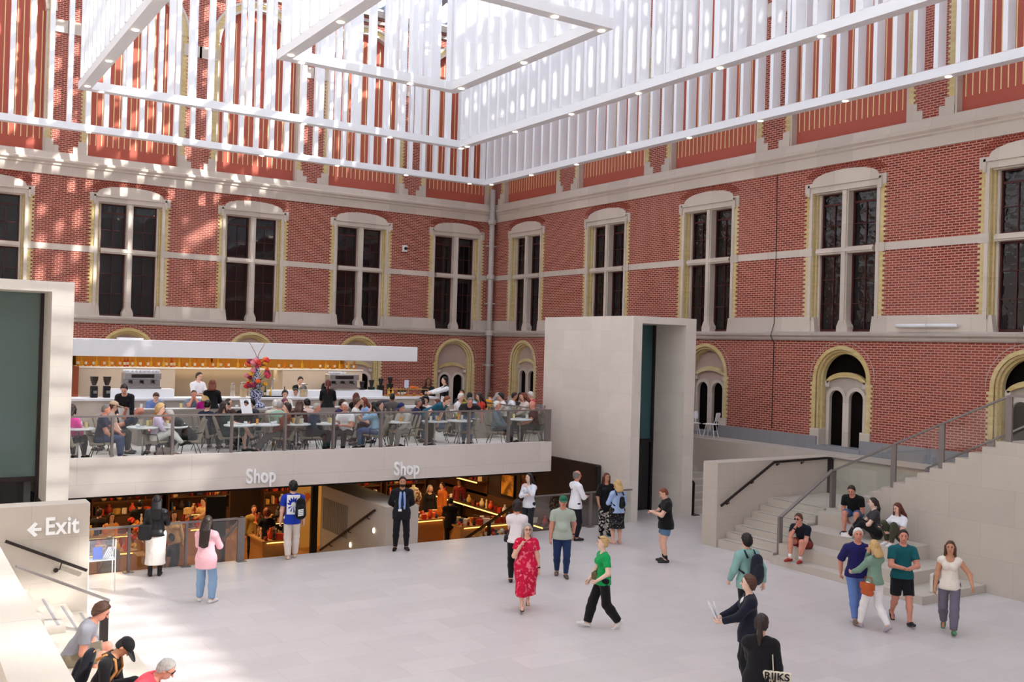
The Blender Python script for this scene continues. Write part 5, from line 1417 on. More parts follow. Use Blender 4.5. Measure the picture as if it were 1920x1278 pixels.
def x_navy(F): belt(F, (60, 44, 30))
person('person with white hair, navy polo shirt and blue jeans, leftmost of the walking three', on(1604, 1163), 14, 1.80, 1.08, pose='walk', skin='ruddy', hair='white', style='short', top=('elbow', C_((34, 32, 92)), .04), bot=('jeans', C_((98, 128, 190))), shoes=(120, 100, 84), arms=('down', 'down_back'), extra=x_navy, look=-6)
def x_sagew(F): belt(F, (30, 26, 24))
F = person('person with blonde bob, sage sweater and white trousers, middle of the walking three', on(1637, 1180), -128, 1.68, .98, 'f', 'walk2', 'light', 'blonde', 'bob', top=('long', C_((122, 152, 134)), .0), bot=('trousers', C_((240, 236, 236))), shoes=(176, 166, 178), arms=('table', 'chin'), extra=x_sagew, look=-25)
bag(F, 'orange-brown leather bag hanging at the hip over the white trousers', F['P'] + V3(-.215, -.02, -.08), (.27, .11, .22), (186, 84, 34), [F['P'] + V3(-.205, .09, .0), F['P'] + V3(-.16, .07, .13), F['P'] + V3(-.16, -.07, .13), F['P'] + V3(-.205, -.12, .0)], yaw=1.4, flap=True)
F = person('person in a teal T-shirt and black shorts, rightmost of the walking three', on(1689, 1167), 18, 1.80, 1.04, pose='walk2', skin='ruddy', hair='dark', style='short', top=('tee', C_((22, 92, 100)), .03), bot=('long_shorts', C_((24, 25, 30))), shoes=(36, 36, 50), arms=('clasp', 'clasp'), look=-12)
F = person('person with wavy brown hair, sleeveless cream blouse and grey trousers walking alone', on(1778, 1183), 2, 1.70, .94, 'f', 'walk2', 'tan', 'brown', 'shoulder', top=('sleeveless', C_((232, 222, 210)), .045), bot=('baggy', C_((112, 106, 122))), shoes=(76, 128, 92), arms=('out', 'down'), look=-6)
bag(F, 'off-white canvas bag hanging from the shoulder of the person in the cream blouse', F['P'] + F['rt'] * .27 + V3(0, -.05, .0), (.26, .07, .36), (216, 208, 196), [F['P'] + F['rt'] * .26 + V3(0, -.12, .16), F['N'] + F['rt'] * .14 + V3(0, -.01, .0), F['P'] + F['rt'] * .26 + V3(0, .03, .16)], name='canvas_bag', mat=C_((216, 210, 200), var=.1), yaw=1.2)
# seated on the right-hand steps
def x_chin(F): specs(F, True); watch(F, 1)
person('person in navy polo, red shorts and red shoes sitting chin in hand', head=(1497, 972), z=.17, face=-28, H=1.76, g=1.04, pose='sit', skin='ruddy', hair='brown', style='short', top=('polo', C_((24, 28, 40))), bot=('shorts', C_((124, 34, 30))), shoes=(150, 40, 32), arms=('knee', 'chin'), lean=28, seat=.28, extra=x_chin, sock=(236, 232, 230), pitch=-4)
F = person('person with a beard, black T-shirt and denim shorts sitting high on the seating steps', (19.82, 15.0, .78), z=.78, face=-14, H=1.76, g=1.05, pose='sit', skin='ruddy', hair='dark', style='short', top=('tee', C_((22, 22, 24))), bot=('long_shorts', C_((70, 96, 140))), shoes=(40, 36, 38), arms=('lap', 'lap'), lean=32, seat=.35, pitch=10)
F = person('person with dark tied-back hair in a charcoal T-shirt leaning against the stepped wall', (19.55, 14.2, .78), z=.78, face=-78, H=1.70, g=1.1, sex='f', pose='sit_out', skin='fair', hair='dark', style='tail', top=('tee', C_((62, 60, 64))), bot=('trousers', C_((28, 27, 30))), shoes=(232, 226, 224), arms=('table', 'table'), lean=6, seat=.06, feet={1: ((.06, .34, .04), 8, -10), -1: ((-.06, .37, .04), 8, -10)})
q = on(1596, 998, .78)
tt = thing('carrier_bag', 'white paper carrier bag with a grey word standing between the two seated visitors', 'bag', (q.x, q.y, .78), F['rz'] + 1.3)
m = MB(); w_, d_, h_ = .30, .12, .40
m.prism([(-w_ / 2, 0), (w_ / 2, 0), (w_ / 2 * .96, h_), (-w_ / 2 * .96, h_)], -d_ / 2, d_ / 2, lambda u, v, d: (u, -d, v), back=True); m.build('bag_body', plain((238, 238, 242), .6, .02), tt, local=True)
tote_text(tt, ['RIJKS'], .10, .22, dy=-.062)
F = person('person in a white shirt and olive trousers sitting against the stepped wall', (19.42, 13.55, .78), z=.78, face=-45, H=1.70, g=1.05, sex='f', pose='sit_tuck', skin='light', hair='auburn', style='shoulder', top=('tee', C_((238, 236, 242))), bot=('trousers', C_((70, 70, 52))), shoes=(230, 226, 226), arms=('low_phone', 'read'), lean=-4, seat=.05, pitch=18)
phone(F, 1, 'dark tablet held by the seated person in the white shirt', size=(.12, .19), name='tablet', cat='tablet')
q = on(1614, 1006, .78); m = MB(); m.lathe([(.03, 0), (.033, .02), (.033, .14), (.014, .18), (.014, .21)], tuple(q), 12); tag(m.build('water_bottle', plain((120, 160, 220), .2)), 'small blue water bottle standing on the seating steps', 'bottle')
# seated at the lower left
def x_grey(F): watch(F, -1)
F = person('person with wind-blown brown hair, grey polo and khaki shorts looking at a phone', head=(190, 1146), z=.17, face=78, H=1.78, g=1.08, pose='sit_tuck', skin='ruddy', hair='brown', style='full', top=('polo', C_((146, 146, 156))), bot=('long_shorts', C_((132, 120, 102))), shoes=(80, 72, 66), arms=('low_phone', 'low_phone'), lean=26, seat=.28, pitch=20, extra=x_grey)
phone(F, -1, 'phone held by the person in the grey polo')
F2 = person('person in black bending forward under a black cap beside the grey polo person', head=(233, 1212), z=.17, face=70, H=1.70, g=1.0, pose='sit', skin='tan', hair='black', style='crop', top=('long', C_((22, 21, 24))), bot=('trousers', C_((24, 23, 26))), arms=('low_phone', 'low_phone'), lean=20, seat=.28, pitch=48, extra=lambda F: hat(F, (22, 21, 24)))
backpack(F2, 'black backpack with a tan strap on the person in the black cap', (24, 24, 34), trim=(186, 128, 70), sz=1.0)
def x_coral(F): specs(F)
person('person with grey hair and coral red shirt leaning forward at the bottom edge', head=(312, 1254), z=.17, face=72, H=1.76, g=1.1, pose='sit', skin='ruddy', hair='grey', style='short', top=('tee', C_((232, 70, 84))), bot=('trousers', C_((70, 70, 80))), arms=('low_phone', 'low_phone'), lean=50, seat=.28, pitch=10, extra=x_coral)
# ================================================================== CAFÉ
TAUPE = cloth((150, 138, 124), 60., .12); LEGS = plain((40, 36, 36), .4, .05, metal=.5, name='chair_leg_metal')
TABLEW = plain((236, 236, 238), .35, .02, name='table_white')
def proto_lounge():
    t = thing('lounge_chair', 'x', 'chair', (0, 0, 0))
    S = SDF(.02, .05)                                   # one shell: seat running up into a tall back
    for x in (-.17, 0, .17):
        S.seg(V3(x, .26, .37), V3(x, -.16, .34), .045, .045, (0, 0, 1), .6); S.seg(V3(x, -.16, .34), V3(x * .92, -.34, .84), .045, .03)
    V, Q = S.mesh(); np_mesh('seat_shell', V, Q, TAUPE, t)
    for sx in (-1, 1):
        for y0, y1 in ((.17, .25), (-.12, -.24)):
            m = MB(); m.tube([(sx * .16, y0, .33), (sx * .23, y1, 0)], .010, 6); m.build('leg', LEGS, t)
        m = MB(); m.tube([(sx * .2, .10, .34), (sx * .27, .08, .53), (sx * .27, -.18, .55), (sx * .20, -.24, .56)], .013, 6); m.build('armrest', LEGS, t)
    return t
def proto_table():
    t = thing('cafe_table', 'x', 'table', (0, 0, 0))
    m = MB(); m.lathe([(.02, .672), (.34, .675), (.355, .69), (.355, .705), (.34, .71), (.02, .71)], (0, 0, 0), 28); m.build('table_top', TABLEW, t)
    m = MB(); m.tube([(0, 0, .02), (0, 0, .675)], .022, 10); m.build('stem', CHROME, t, smooth=True)
    m = MB(); m.lathe([(.19, 0), (.19, .012), (.03, .03)], (0, 0, 0), 20); m.build('foot', CHROME, t)
    return t
CH0, TB0 = proto_lounge(), proto_table()
USED = {'c': False, 't': False}
def chair_at(x, y, rz, label, z=ZC):
    if not USED['c']:
        USED['c'] = True; CH0.location = (x, y, z); CH0.rotation_euler = (0, 0, rz); tag(CH0, label, 'chair', 'taupe lounge chairs in the café'); return CH0
    return dup(CH0, (x, y, z), rz, label, 'taupe lounge chairs in the café')
TABLES = []
def table_at(x, y, label, z=ZC):
    TABLES.append((x, y))
    if not USED['t']:
        USED['t'] = True; TB0.location = (x, y, z); tag(TB0, label, 'table', 'round white café tables'); return TB0
    return dup(TB0, (x, y, z), 0, label, 'round white café tables')

# ---- bar
BARSTONE = stone('bar_limestone', (200, 188, 176), (186, 174, 162), 1.6, 1.2, .003, var=.03, blot=.08)
o = thing('bar_counter', 'long bar counter with stone front and white top running across the café', 'counter', (10, 28.2, ZC))
m = MB(); m.box(3.6, 15.35, 27.95, 28.75, ZC, 3.24); m.build('counter_front', BARSTONE, o)
m = MB(); m.box(3.55, 15.4, 27.9, 28.8, 3.24, 3.30); m.build('counter_top', WHITE, o)
for a, b, h, nm, lb in ((5.35, 7.05, .24, 'counter_riser', 'white raised box on the bar counter under the left coffee machine'), (9.9, 13.55, .20, 'counter_riser', 'white raised box on the bar counter under the right coffee machine')):
    m = MB(); m.box(a, b, 28.25, 28.72, 3.30, 3.30 + h); tag(m.build(nm, WHITE), lb, 'counter')
o = thing('back_bar', 'stone back wall of the bar with a recessed middle below the bottle shelf', 'bar wall', (9.3, 30.6, ZC))
m = MB(); m.box(4.86, 7.6, 30.4, 31.6, ZC, 4.05); m.build('left_panel', BARSTONE, o)
m = MB(); m.box(11.0, 13.8, 30.4, 31.6, ZC, 4.05); m.build('right_panel', BARSTONE, o)
m = MB(); m.box(7.6, 11.0, 31.3, 31.6, ZC, 4.05); m.build('recess_panel', plain((150, 138, 126), .7, .06, 3, name='recess_stone'), o)
m = MB(); m.box(4.84, 13.82, 30.36, 31.6, 4.05, 4.09); m.build('bottle_shelf', WHITE, o)
m = MB(); m.box(7.65, 10.95, 31.0, 31.2, 4.04, 4.05); m.build('recess_light', emit_mat('recess_glow', (255, 226, 180), 4), o)
m = MB(); m.box(4.7, 4.86, 30.3, 31.6, ZC, 4.09); m.build('copper_end', plain((150, 76, 50), .45, .1, 8, name='copper_brown'), o)
m = MB(); m.box(4.86, 13.6, 31.45, 31.55, 4.09, 4.415)
YB = NT('amber_backlight'); pz = YB.n('ShaderNodeSeparateXYZ', {0: YB.pos()}); 
AMBER = YB.done(lin((150, 104, 22)), .5, emit=lin((214, 140, 18)), estr=.05)
m.build('amber_backlight', AMBER, o)
o = thing('bar_canopy', 'long white box canopy floating above the bar', 'canopy', (9.5, 30, 4.42))
m = MB(); m.box(3.4, 15.16, 29.0, 31.6, 4.42, 4.905); m.build('canopy_box', WHITE, o, bevel=.012)
m = MB(); m.box(4.9, 13.6, 31.0, 31.06, 4.40, 4.42); m.build('light_strip', emit_mat('warm_strip', (255, 214, 140), 5), o)
m = MB(); m.box(4.9, 14.6, 29.55, 29.75, 4.41, 4.42); m.build('light_strip', emit_mat('canopy_downlight', (255, 240, 220), 7), o)
for x in (4.9, 9.0, 13.5):
    m = MB(); m.box(x - .05, x + .05, 31.45, 31.58, 4.05, 4.42); m.build('support', DARKSTEEL, o)
m = MB(); m.box(5.9, 6.6, 30.2, 30.5, 4.905, 4.96); tag(m.build('roof_box', WHITE), 'flat white box lying on top of the bar canopy below the first arch', 'box')

def bottle_proto(name, body, neckc, prof, h):
    t = thing(name, 'x', 'bottle', (0, 0, 0))
    m = MB(); m.lathe(prof, (0, 0, 0), 10); m.build('glass_body', body, t, smooth=True)
    m = MB(); m.lathe([(.037, h * .16), (.0385, h * .17), (.0385, h * .42), (.037, h * .43)], (0, 0, 0), 10); m.build('label_band', neckc, t, smooth=True)
    return t
PR1 = [(.034, 0), (.036, .02), (.036, .17), (.014, .22), (.013, .29), (.015, .295), (.015, .31)]
PR2 = [(.04, 0), (.042, .02), (.042, .14), (.015, .18), (.014, .26), (.016, .27), (.016, .28)]
AMB = plain((214, 128, 30), .12, .1, name='amber_glass'); HON = plain((232, 184, 60), .12, .1, name='honey_glass'); GRN = plain((52, 66, 40), .12, .1, name='green_glass'); REDG = plain((190, 44, 34), .15, .1, name='red_glass')
LBW = plain((240, 236, 226), .6, .03, name='paper_label'); LBD = plain((120, 50, 34), .6, .05, name='dark_label')
BP = [bottle_proto('bottle', AMB, LBW, PR1, .31), bottle_proto('bottle', HON, LBW, PR2, .28), bottle_proto('bottle', AMB, LBD, PR2, .28), bottle_proto('bottle', REDG, LBW, PR1, .31), bottle_proto('bottle', GRN, LBW, PR1, .31)]
BU = [False] * 5
BL = ['amber bottle with pale label on the shelf under the bar canopy', 'honey-coloured squat bottle on the shelf under the bar canopy', 'amber squat bottle with dark label on the shelf under the bar canopy', 'red bottle on the shelf under the bar canopy', 'dark green bottle standing on the bar counter']
def put_bottle(k, p, group='bottles on the bar shelf', label=None):
    if not BU[k]: BU[k] = True; BP[k].location = p; tag(BP[k], label or BL[k], 'bottle', group); MW[BP[k].name] = Matrix.Translation(Vector(p)); return BP[k]
    return dup(BP[k], p, random.random() * 6, label or BL[k], group)
pxs = [146 + 7.3 * i for i in range(40)] + [446, 453, 460, 497, 523, 536, 546, 569, 583, 603, 611, 617, 623, 630, 637, 644, 650, 657, 663, 668]
for i, x in enumerate(pxs):
    q = on(x, 690, 30.75, 1); put_bottle(3 if i in (12, 13, 24) else [0, 1, 0, 2, 0, 1, 2][i % 7], (q.x, 30.75 + .12 * (i % 2), 4.09))

# ---- coffee machines and bar things
def coffee_machine(x, label):
    t = thing('espresso_machine', label, 'coffee machine', (x, 28.5, 3.52))
    m = MB(); m.box(x - .5, x + .5, 28.3, 28.68, 3.80, 4.0); m.build('top_body', CHROME, t, bevel=.02)
    m = MB(); m.box(x - .5, x + .5, 28.45, 28.68, 3.54, 3.80); m.box(x - .5, x + .5, 28.28, 28.68, 3.54, 3.60); m.build('lower_body', CHROME, t)
    for k in range(3):
        m = MB(); m.lathe([(.035, 0), (.04, .05), (.04, .08)], (x - .3 + .3 * k, 28.38, 3.70), 10); m.bar((x - .3 + .3 * k, 28.38, 3.72), (x - .3 + .3 * k, 28.22, 3.70), .025); m.build('group_head', BLACK, t)
    m = MB(); m.box(x - .3, x + .3, 28.285, 28.30, 3.85, 3.95); m.build('front_panel', DARKSTEEL, t)
coffee_machine(6.2, 'steel espresso machine with white cups stacked on top, left end of the bar')
coffee_machine(12.25, 'steel espresso machine with white cups on top, right half of the bar')
cup = MB(); cup.lathe([(.022, 0), (.042, .02), (.048, .075), (.042, .072), (.02, .012)], (0, 0, 0), 10); CUP = cup.build('cup', WHITE, smooth=True)
tag(CUP, 'white cup stacked on the left espresso machine', 'cup', 'cups on the left espresso machine'); CUP.location = (5.75, 28.4, 4.0)
def dupm(o, p, label=None, group=None, cat=None, rz=0):
    c = o.copy(); COL.objects.link(c); c.location = p; c.rotation_euler = (0, 0, rz)
    if label: c['label'] = label
    if group: c['group'] = group
    if cat: c['category'] = cat
    MW[c.name] = Matrix.Translation(Vector(p)); return c
for i in range(1, 18): dupm(CUP, (5.75 + .11 * (i % 9), 28.4 + .12 * (i // 9), 4.0))
for i in range(9): dupm(CUP, (11.85 + .11 * (i % 5), 28.4 + .12 * (i // 5), 4.0), 'white cup stacked on the right espresso machine', 'cups on the right espresso machine')
def grinder(x, label):
    t = thing('coffee_grinder', label, 'coffee grinder', (x, 28.4, 3.30))
    m = MB(); m.box(x - .09, x + .09, 28.3, 28.5, 3.3, 3.62); m.build('grinder_body', BLACK, t, bevel=.02)
    m = MB(); m.lathe([(.05, 0), (.10, .14), (.105, .22), (.10, .22)], (x, 28.4, 3.64), 12); m.build('hopper', plain((60, 46, 38), .2, name='bean_hopper'), t)
    m = MB(); m.lathe([(.11, 0), (.11, .015)], (x, 28.4, 3.86), 12); m.build('hopper_lid', BLACK, t)
    m = MB(); m.box(x - .045, x + .045, 28.2, 28.3, 3.42, 3.50); m.build('dispenser', CHROME, t)
grinder(4.95, 'black coffee grinder with bean hopper, the one nearer the portal'); grinder(5.28, 'black coffee grinder with bean hopper, the one beside the espresso machine')
# glassware and jars in the middle of the bar
JAR = plain((206, 210, 210), .1, .03, name='clear_jar_glass'); 
def jar(x, y, r, h, label, fill=None, cat='jar', name='glass_jar', z=3.30):
    t = thing(name, label, cat, (x, y, z))
    m = MB(); m.lathe([(r, 0), (r, h * .75), (r * .7, h * .85), (r * .7, h * .9)], (x, y, z), 12); m.build('jar_body', ACRYLIC, t, smooth=True)
    if fill: m = MB(); m.lathe([(r * .9, .01), (r * .9, h * .5)], (x, y, z), 12); m.build('contents', plain(fill, .7), t)
    m = MB(); m.lathe([(r * .8, h * .9), (r * .8, h * .96), (r * .2, h)], (x, y, z), 12); m.build('jar_lid', CHROME, t)
jar(9.05, 28.3, .10, .45, 'tall glass jar with a bulbous lid among the bar glassware', (196, 160, 96)); jar(8.75, 28.35, .07, .42, 'slim clear jug on the bar behind the red-haired waiter', cat='jug', name='glass_jug')
jar(10.9, 28.3, .15, .42, 'big glass cake dome on the bar right of the flower vase', (200, 170, 120), 'cake dome', 'cake_dome'); jar(9.35, 28.45, .09, .26, 'squat jar of pale biscuits on the bar', (206, 178, 120))
for i, x in enumerate((9.6, 9.75, 9.9, 10.35, 10.5, 10.62)): put_bottle(4 if i % 2 else 1, (x, 28.35 + .06 * (i % 2), 3.30), 'bottles on the bar counter', ['dark green bottle standing among the bar glassware', 'honey-coloured bottle standing among the bar glassware'][1 - i % 2])
m = MB(); m.box(9.45, 10.3, 28.2, 28.6, 3.30, 3.335); tag(m.build('bar_mat', BLACK), 'long black drip mat on the bar in front of the glassware', 'mat')
m = MB(); m.tube([(9.98, 28.5, 3.30), (9.98, 28.5, 3.78), (9.98, 28.36, 3.86), (9.98, 28.26, 3.78)], .022, 8); tag(m.build('beer_tap', CHROME, smooth=True), 'tall chrome swan-neck tap on the bar', 'tap')
q = MB(); q.lathe([(.05, 0), (.055, .02), (.05, .15), (.02, .2), (.018, .24)], (13.35, 28.4, 3.3), 10); tag(q.build('spray_bottle', plain((90, 190, 214), .3)), 'turquoise spray bottle beside the right espresso machine', 'bottle')
for i, x in enumerate((13.85, 13.98, 14.2, 14.32, 14.42)): put_bottle(4 if i > 1 else 1, (x, 28.4, 3.3), 'bottles at the pastry end of the bar', 'dark bottle at the pastry end of the bar' if i > 1 else 'pale bottle at the pastry end of the bar')
for i in range(4):
    t = thing('coffee_grinder' if i < 2 else 'bar_blender', ['black grinder in the dark cluster right of the back bar, taller one', 'black grinder in the dark cluster right of the back bar, shorter one', 'dark blender jug in the cluster right of the back bar', 'small dark blender beside the spray bottle'][i], 'machine', (13.0 + .33 * i, 28.62, 3.3)); x = 13.0 + .33 * i
    m = MB(); m.box(x - .09, x + .09, 28.55, 28.72, 3.3, 3.55 + .05 * i); m.build('machine_body', BLACK, t, bevel=.015); m = MB(); m.lathe([(.05, 0), (.09, .2), (.08, .22)], (x, 28.63, 3.55 + .05 * i), 10); m.build('jug', DARKSTEEL, t)
# pastry display on the counter
t = thing('pastry_display', 'low glass pastry display with an oak frame on the right end of the bar', 'display case', (14.6, 28.4, 3.3))
m = MB(); m.box(13.7, 15.2, 28.2, 28.7, 3.30, 3.33); m.box(13.7, 15.2, 28.2, 28.23, 3.52, 3.55); m.box(13.7, 15.2, 28.67, 28.7, 3.52, 3.55); m.build('tray_frame', OAK, t)
for x in (13.71, 14.45, 15.18):
    m = MB(); m.box(x - .012, x + .012, 28.2, 28.225, 3.33, 3.55); m.build('upright', OAK, t)
PAS = plain((190, 112, 50), .7, .25, 20, name='pastry'); ORG = plain((224, 110, 30), .6, .1, name='orange_peel')
for i in range(14):
    m = MB(); c = (13.85 + .095 * i, 28.35 + .14 * (i % 3), 3.36); m.ball(c, .045, 8, (1.2, .9, .8)); o = m.build('pastry', PAS, smooth=True); tag(o, 'golden brown pastry in the bar display case', 'pastry', 'pastries in the display case')
for i in range(7):
    m = MB(); m.ball((14.62 + .07 * (i % 4), 28.3 + .08 * (i // 4), 3.60 if i > 3 else 3.585), .036, 8); tag(m.build('orange', ORG, smooth=True), 'orange piled on top of the pastry display', 'fruit', 'oranges on the pastry display')
m = MB(); m.obox((14.35, 28.15, 3.72), (.15, .012, .24)); m.obox((14.35, 28.17, 3.60), (.1, .06, .02)); m.box(14.345, 14.355, 28.14, 28.2, 3.55, 3.62); tag(m.build('menu_card', plain((206, 214, 232), .5)), 'pale blue menu card standing on the pastry display', 'card')

# ---- blue and white tulip tower with flowers, on the long table
fx, fy = 9.02, 27.05
t = thing('flower_pyramid', 'tall blue-and-white tiered vase filled with bright flowers on the long table', 'vase', (fx, fy, 3.08))
DELFT = pattern_cloth((226, 230, 240), (44, 66, 140), 26., .50, name='delft_glaze', soft=.05)
prof = [(.24, 0), (.26, .03), (.24, .10), (.14, .16), (.12, .24), (.17, .32), (.18, .44), (.13, .52)]
for k in range(7):
    r = .155 - .015 * k; z = .54 + .115 * k; prof += [(r * .6, z), (r, z + .045), (r, z + .06), (r * .65, z + .105)]
prof += [(.035, 1.36), (.05, 1.42), (.03, 1.44)]
m = MB(); m.lathe(prof, (fx, fy, 3.08), 18); m.build('vase_body', DELFT, t, smooth=True)
FC = [(214, 50, 40), (230, 96, 30), (232, 170, 40), (214, 60, 96), (236, 140, 150), (140, 30, 70), (240, 120, 60)]
rng = random.Random(3)
STEMM = plain((84, 120, 60), .7, .1)
for i in range(34):
    a = rng.random() * 2 * PI; z = .55 + .78 * rng.random(); r = (.20 + .18 * rng.random()) * (1.25 - .45 * (z - .5))
    c = Vector((fx + math.cos(a) * r, fy + math.sin(a) * r, 3.08 + z + .05)); b = Vector((fx + math.cos(a) * .1, fy + math.sin(a) * .1, 3.08 + z - .08))
    fl = MB(); n_ = 7; s_ = .055 + .03 * rng.random()
    for k in range(n_):
        b_ = 2 * PI * k / n_; fl.ball(c + Vector((math.cos(b_) * s_ * .7, math.sin(b_) * s_ * .7 * .6, math.sin(b_ * 2) * .01 + math.sin(b_) * s_ * .5)), s_ * .52, 6)
    fl.ball(c, s_ * .5, 6); f_ = fl.build('flower', plain(FC[i % 7], .6, .12, 30, name='petal'), t, smooth=True)
    st = MB(); st.tube([b, (b + c) / 2 + Vector((0, 0, .02)), c], .007, 5); st.build('stem', STEMM, f_)
for i in range(14):
    a = rng.random() * 2 * PI; z = .5 + .7 * rng.random(); c = Vector((fx + math.cos(a) * .3, fy + math.sin(a) * .3, 3.08 + z)); b = Vector((fx + math.cos(a) * .1, fy + math.sin(a) * .1, 3.08 + z - .06))
    m = MB(); sd_ = Vector((-math.sin(a), math.cos(a), 0)) * .045; mid = (b + c) / 2 + Vector((0, 0, .05)); m.add([b, mid + sd_, c, mid - sd_], [(0, 1, 2, 3)]); m.build('leaf', STEMM, t)
for sx in (-1, 1):
    m = MB(); m.tube([(fx, fy, 4.45), (fx + sx * .05, fy, 4.62), (fx + sx * .17, fy, 4.82), (fx + sx * .24 - .03, fy, 4.95)], [.012, .011, .008, .004], 6)
    for k in range(7): m.ball((fx + sx * (.05 + .028 * k), fy + .01 * (k % 2), 4.62 + .047 * k), .014, 5)
    m.build('blossom_branch', plain((186, 140, 110), .8), t)

# ---- long high table in front of the bar
o = thing('long_table', 'long white-topped table with dark trestle legs standing parallel to the bar', 'table', (10, 27.2, ZC))
m = MB(); m.box(5.55, 14.3, 26.85, 27.30, 3.02, 3.08); m.build('table_top', TABLEW, o)
for x in (5.7, 7.1, 8.5, 9.9, 11.3, 12.7, 14.1):
    m = MB(); m.box(x - .03, x + .03, 26.9, 26.96, ZC, 3.02); m.box(x - .03, x + .03, 27.2, 27.26, ZC, 3.02); m.box(x - .03, x + .03, 26.95, 27.2, 2.94, 3.0); m.build('trestle_leg', plain((190, 180, 170), .6), o)
m = MB(); m.box(5.7, 14.1, 26.93, 26.95, 2.72, 2.78); m.build('foot_rail', DARKSTEEL, o)
for i, x in enumerate((6.3, 7.8, 9.4, 10.6, 11.9, 13.3)):
    m = MB(); m.box(x - .5, x + .5, 26.98, 27.0, 2.55, 2.95); m.build('modesty_panel', plain((150, 136, 124), .7), o)
# ---- banquettes
def banquette(x0, x1, y, label, d=.62, hb=.86):
    t = thing('banquette', label, 'bench', ((x0 + x1) / 2, y, ZC))
    GREY = cloth((150, 140, 132), 50., .08)
    m = MB(); m.box(x0, x1, y, y + d, ZC, ZC + .42); m.build('bench_seat', GREY, t, bevel=.02)
    m = MB(); m.prism([(y + d, ZC), (y + d + .22, ZC), (y + d + .16, ZC + hb), (y + d + .06, ZC + hb)], x0, x1, lambda u, v, dd: (dd, u, v), back=True); m.build('bench_back', GREY, t)
banquette(5.5, 8.7, 25.5, 'grey upholstered banquette behind the left front café tables'); banquette(9.1, 11.7, 25.5, 'grey upholstered banquette behind the middle front café tables'); pass

a_, b_ = on(868, 769, 3.06), on(946, 772, 3.06)
t = thing('bench_divider', 'long grey divider with a flat top between the front café row and the far group', 'divider', ((a_.x + b_.x) / 2, 25.2, ZC))
m = MB(); m.box(a_.x, b_.x, 24.75, 25.15, ZC, 3.02); m.build('divider_body', plain((150, 138, 130), .7, .05, 5), t); m = MB(); m.box(a_.x - .02, b_.x + .02, 24.73, 25.17, 3.02, 3.06); m.build('divider_top', plain((164, 152, 144), .6, .05, 5), t)
# ---- people in the café ---------------------------------------------------------------
PLACED = []
def settle(F, dmin=.60, step=.12):
    """move a figure back along its line of sight until it stands clear of its neighbours"""
    x, y, z = F['loc']; k = 0
    while k < 30 and any(math.hypot(x - a, y - b) < dmin for a, b in PLACED):
        L = math.hypot(x, y); x += x / L * step; y += y / L * step; k += 1
        if 26.6 < y < 27.3 and F['loc'][1] < 26.6: x, y = F['loc'][:2]; break
    PLACED.append((x, y)); F['loc'] = (x, y, z); t = F['t']; t.location = F['loc']; MW[t.name] = Matrix.Translation(Vector(F['loc'])) @ Matrix.Rotation(F['rz'], 4, 'Z')
def sitter(short, px, py, face, top, bot, sex='m', skin='light', hair='brown', style='short', pose='sit', arms=('lap', 'lap'), lean=4, look=0, pitch=8, H=1.66, g=1.0, seat=.35, ymin=23.05, chair=True, extra=None, z=ZC, shoes=(40, 36, 38), where=''):
    lab = short + (' ' + where if where else '')
    kw = dict(face=face, H=H, g=g, sex=sex, pose=pose, skin=skin, hair=hair, style=style, top=top, bot=bot, arms=arms, lean=lean, look=look, pitch=pitch, seat=seat, z=z, far=True, shoes=shoes, extra=extra)
    zz = z + seat + .055 * H + .40 * H
    q = on(px, py, zz)
    if q.y < ymin: q = on(px, py, ymin, 1); F = person('person ' + lab, (q.x, q.y, z), **kw)
    else: F = person('person ' + lab, head=(px, py), **kw)
    if F['loc'][1] < ymin - .25:
        t = F['t']; t.location.y = ymin; F['loc'] = (F['loc'][0], ymin, z); MW[t.name] = Matrix.Translation(Vector(F['loc'])) @ Matrix.Rotation(F['rz'], 4, 'Z')
    settle(F)
    if chair:
        chair_at(F['loc'][0], F['loc'][1], F['rz'], 'taupe lounge chair under the person ' + ' '.join(short.split()[:9]))
    return F
def T(k, c): return (k, C_(c))
NAVY, DK, BLK, CREAM, DENIM, GREYT = (36, 42, 66), (44, 42, 48), (24, 23, 26), (232, 222, 208), (70, 92, 134), (120, 116, 116)
# front row, left to right
sitter('in a bright pink top half hidden by the left portal', 130, 786, 150, T('long', (232, 70, 160)), T('trousers', BLK), 'f', 'tan', 'dark', 'bob')
sitter('in a navy polo with a shaved grey head', 191, 768, 82, T('polo', (36, 40, 66)), T('jeans', (52, 70, 110)), hair='salt', style='crop', skin='ruddy', g=1.1, arms=('table', 'lap'))
sitter('in a beige cap behind the navy polo', 206, 768, 84, T('tee', (160, 150, 140)), T('trousers', DK), hair='brown', extra=lambda F: hat(F, (206, 180, 150)), ymin=24.1, where='diner')
sitter('leaning far back in a dark vest, khaki trousers stretched left', 226, 795, -98, T('tee', (40, 44, 66)), T('trousers', (196, 178, 150)), hair='grey', style='bald', skin='ruddy', lean=-40, pose='sit', arms=('lap', 'raise'), H=1.72, seat=.30, pitch=-20)
sitter('with curly blonde hair and lilac top in white trousers', 293, 790, 78, T('long', (206, 188, 214)), T('trousers', (236, 232, 230)), 'f', 'light', 'blonde', 'curly', arms=('table', 'table'), pose='sit_cross')
sitter('in an ochre jacket with grey hair', 306, 773, -30, T('jacket', (150, 96, 44)), T('trousers', DK), skin='ruddy', hair='salt', ymin=24.0, arms=('table', 'table'))
sitter('in a black suit bending over the table', 356, 792, -76, T('jacket', (28, 28, 36)), T('trousers', (20, 20, 24)), skin='ruddy', hair='grey', style='short', lean=42, arms=('table', 'table'), g=1.1, H=1.74, pitch=5)
sitter('in a dark top with a black bun', 385, 795, 150, T('long', (34, 40, 60)), T('trousers', BLK), 'f', 'light', 'black', 'bun', ymin=24.2)
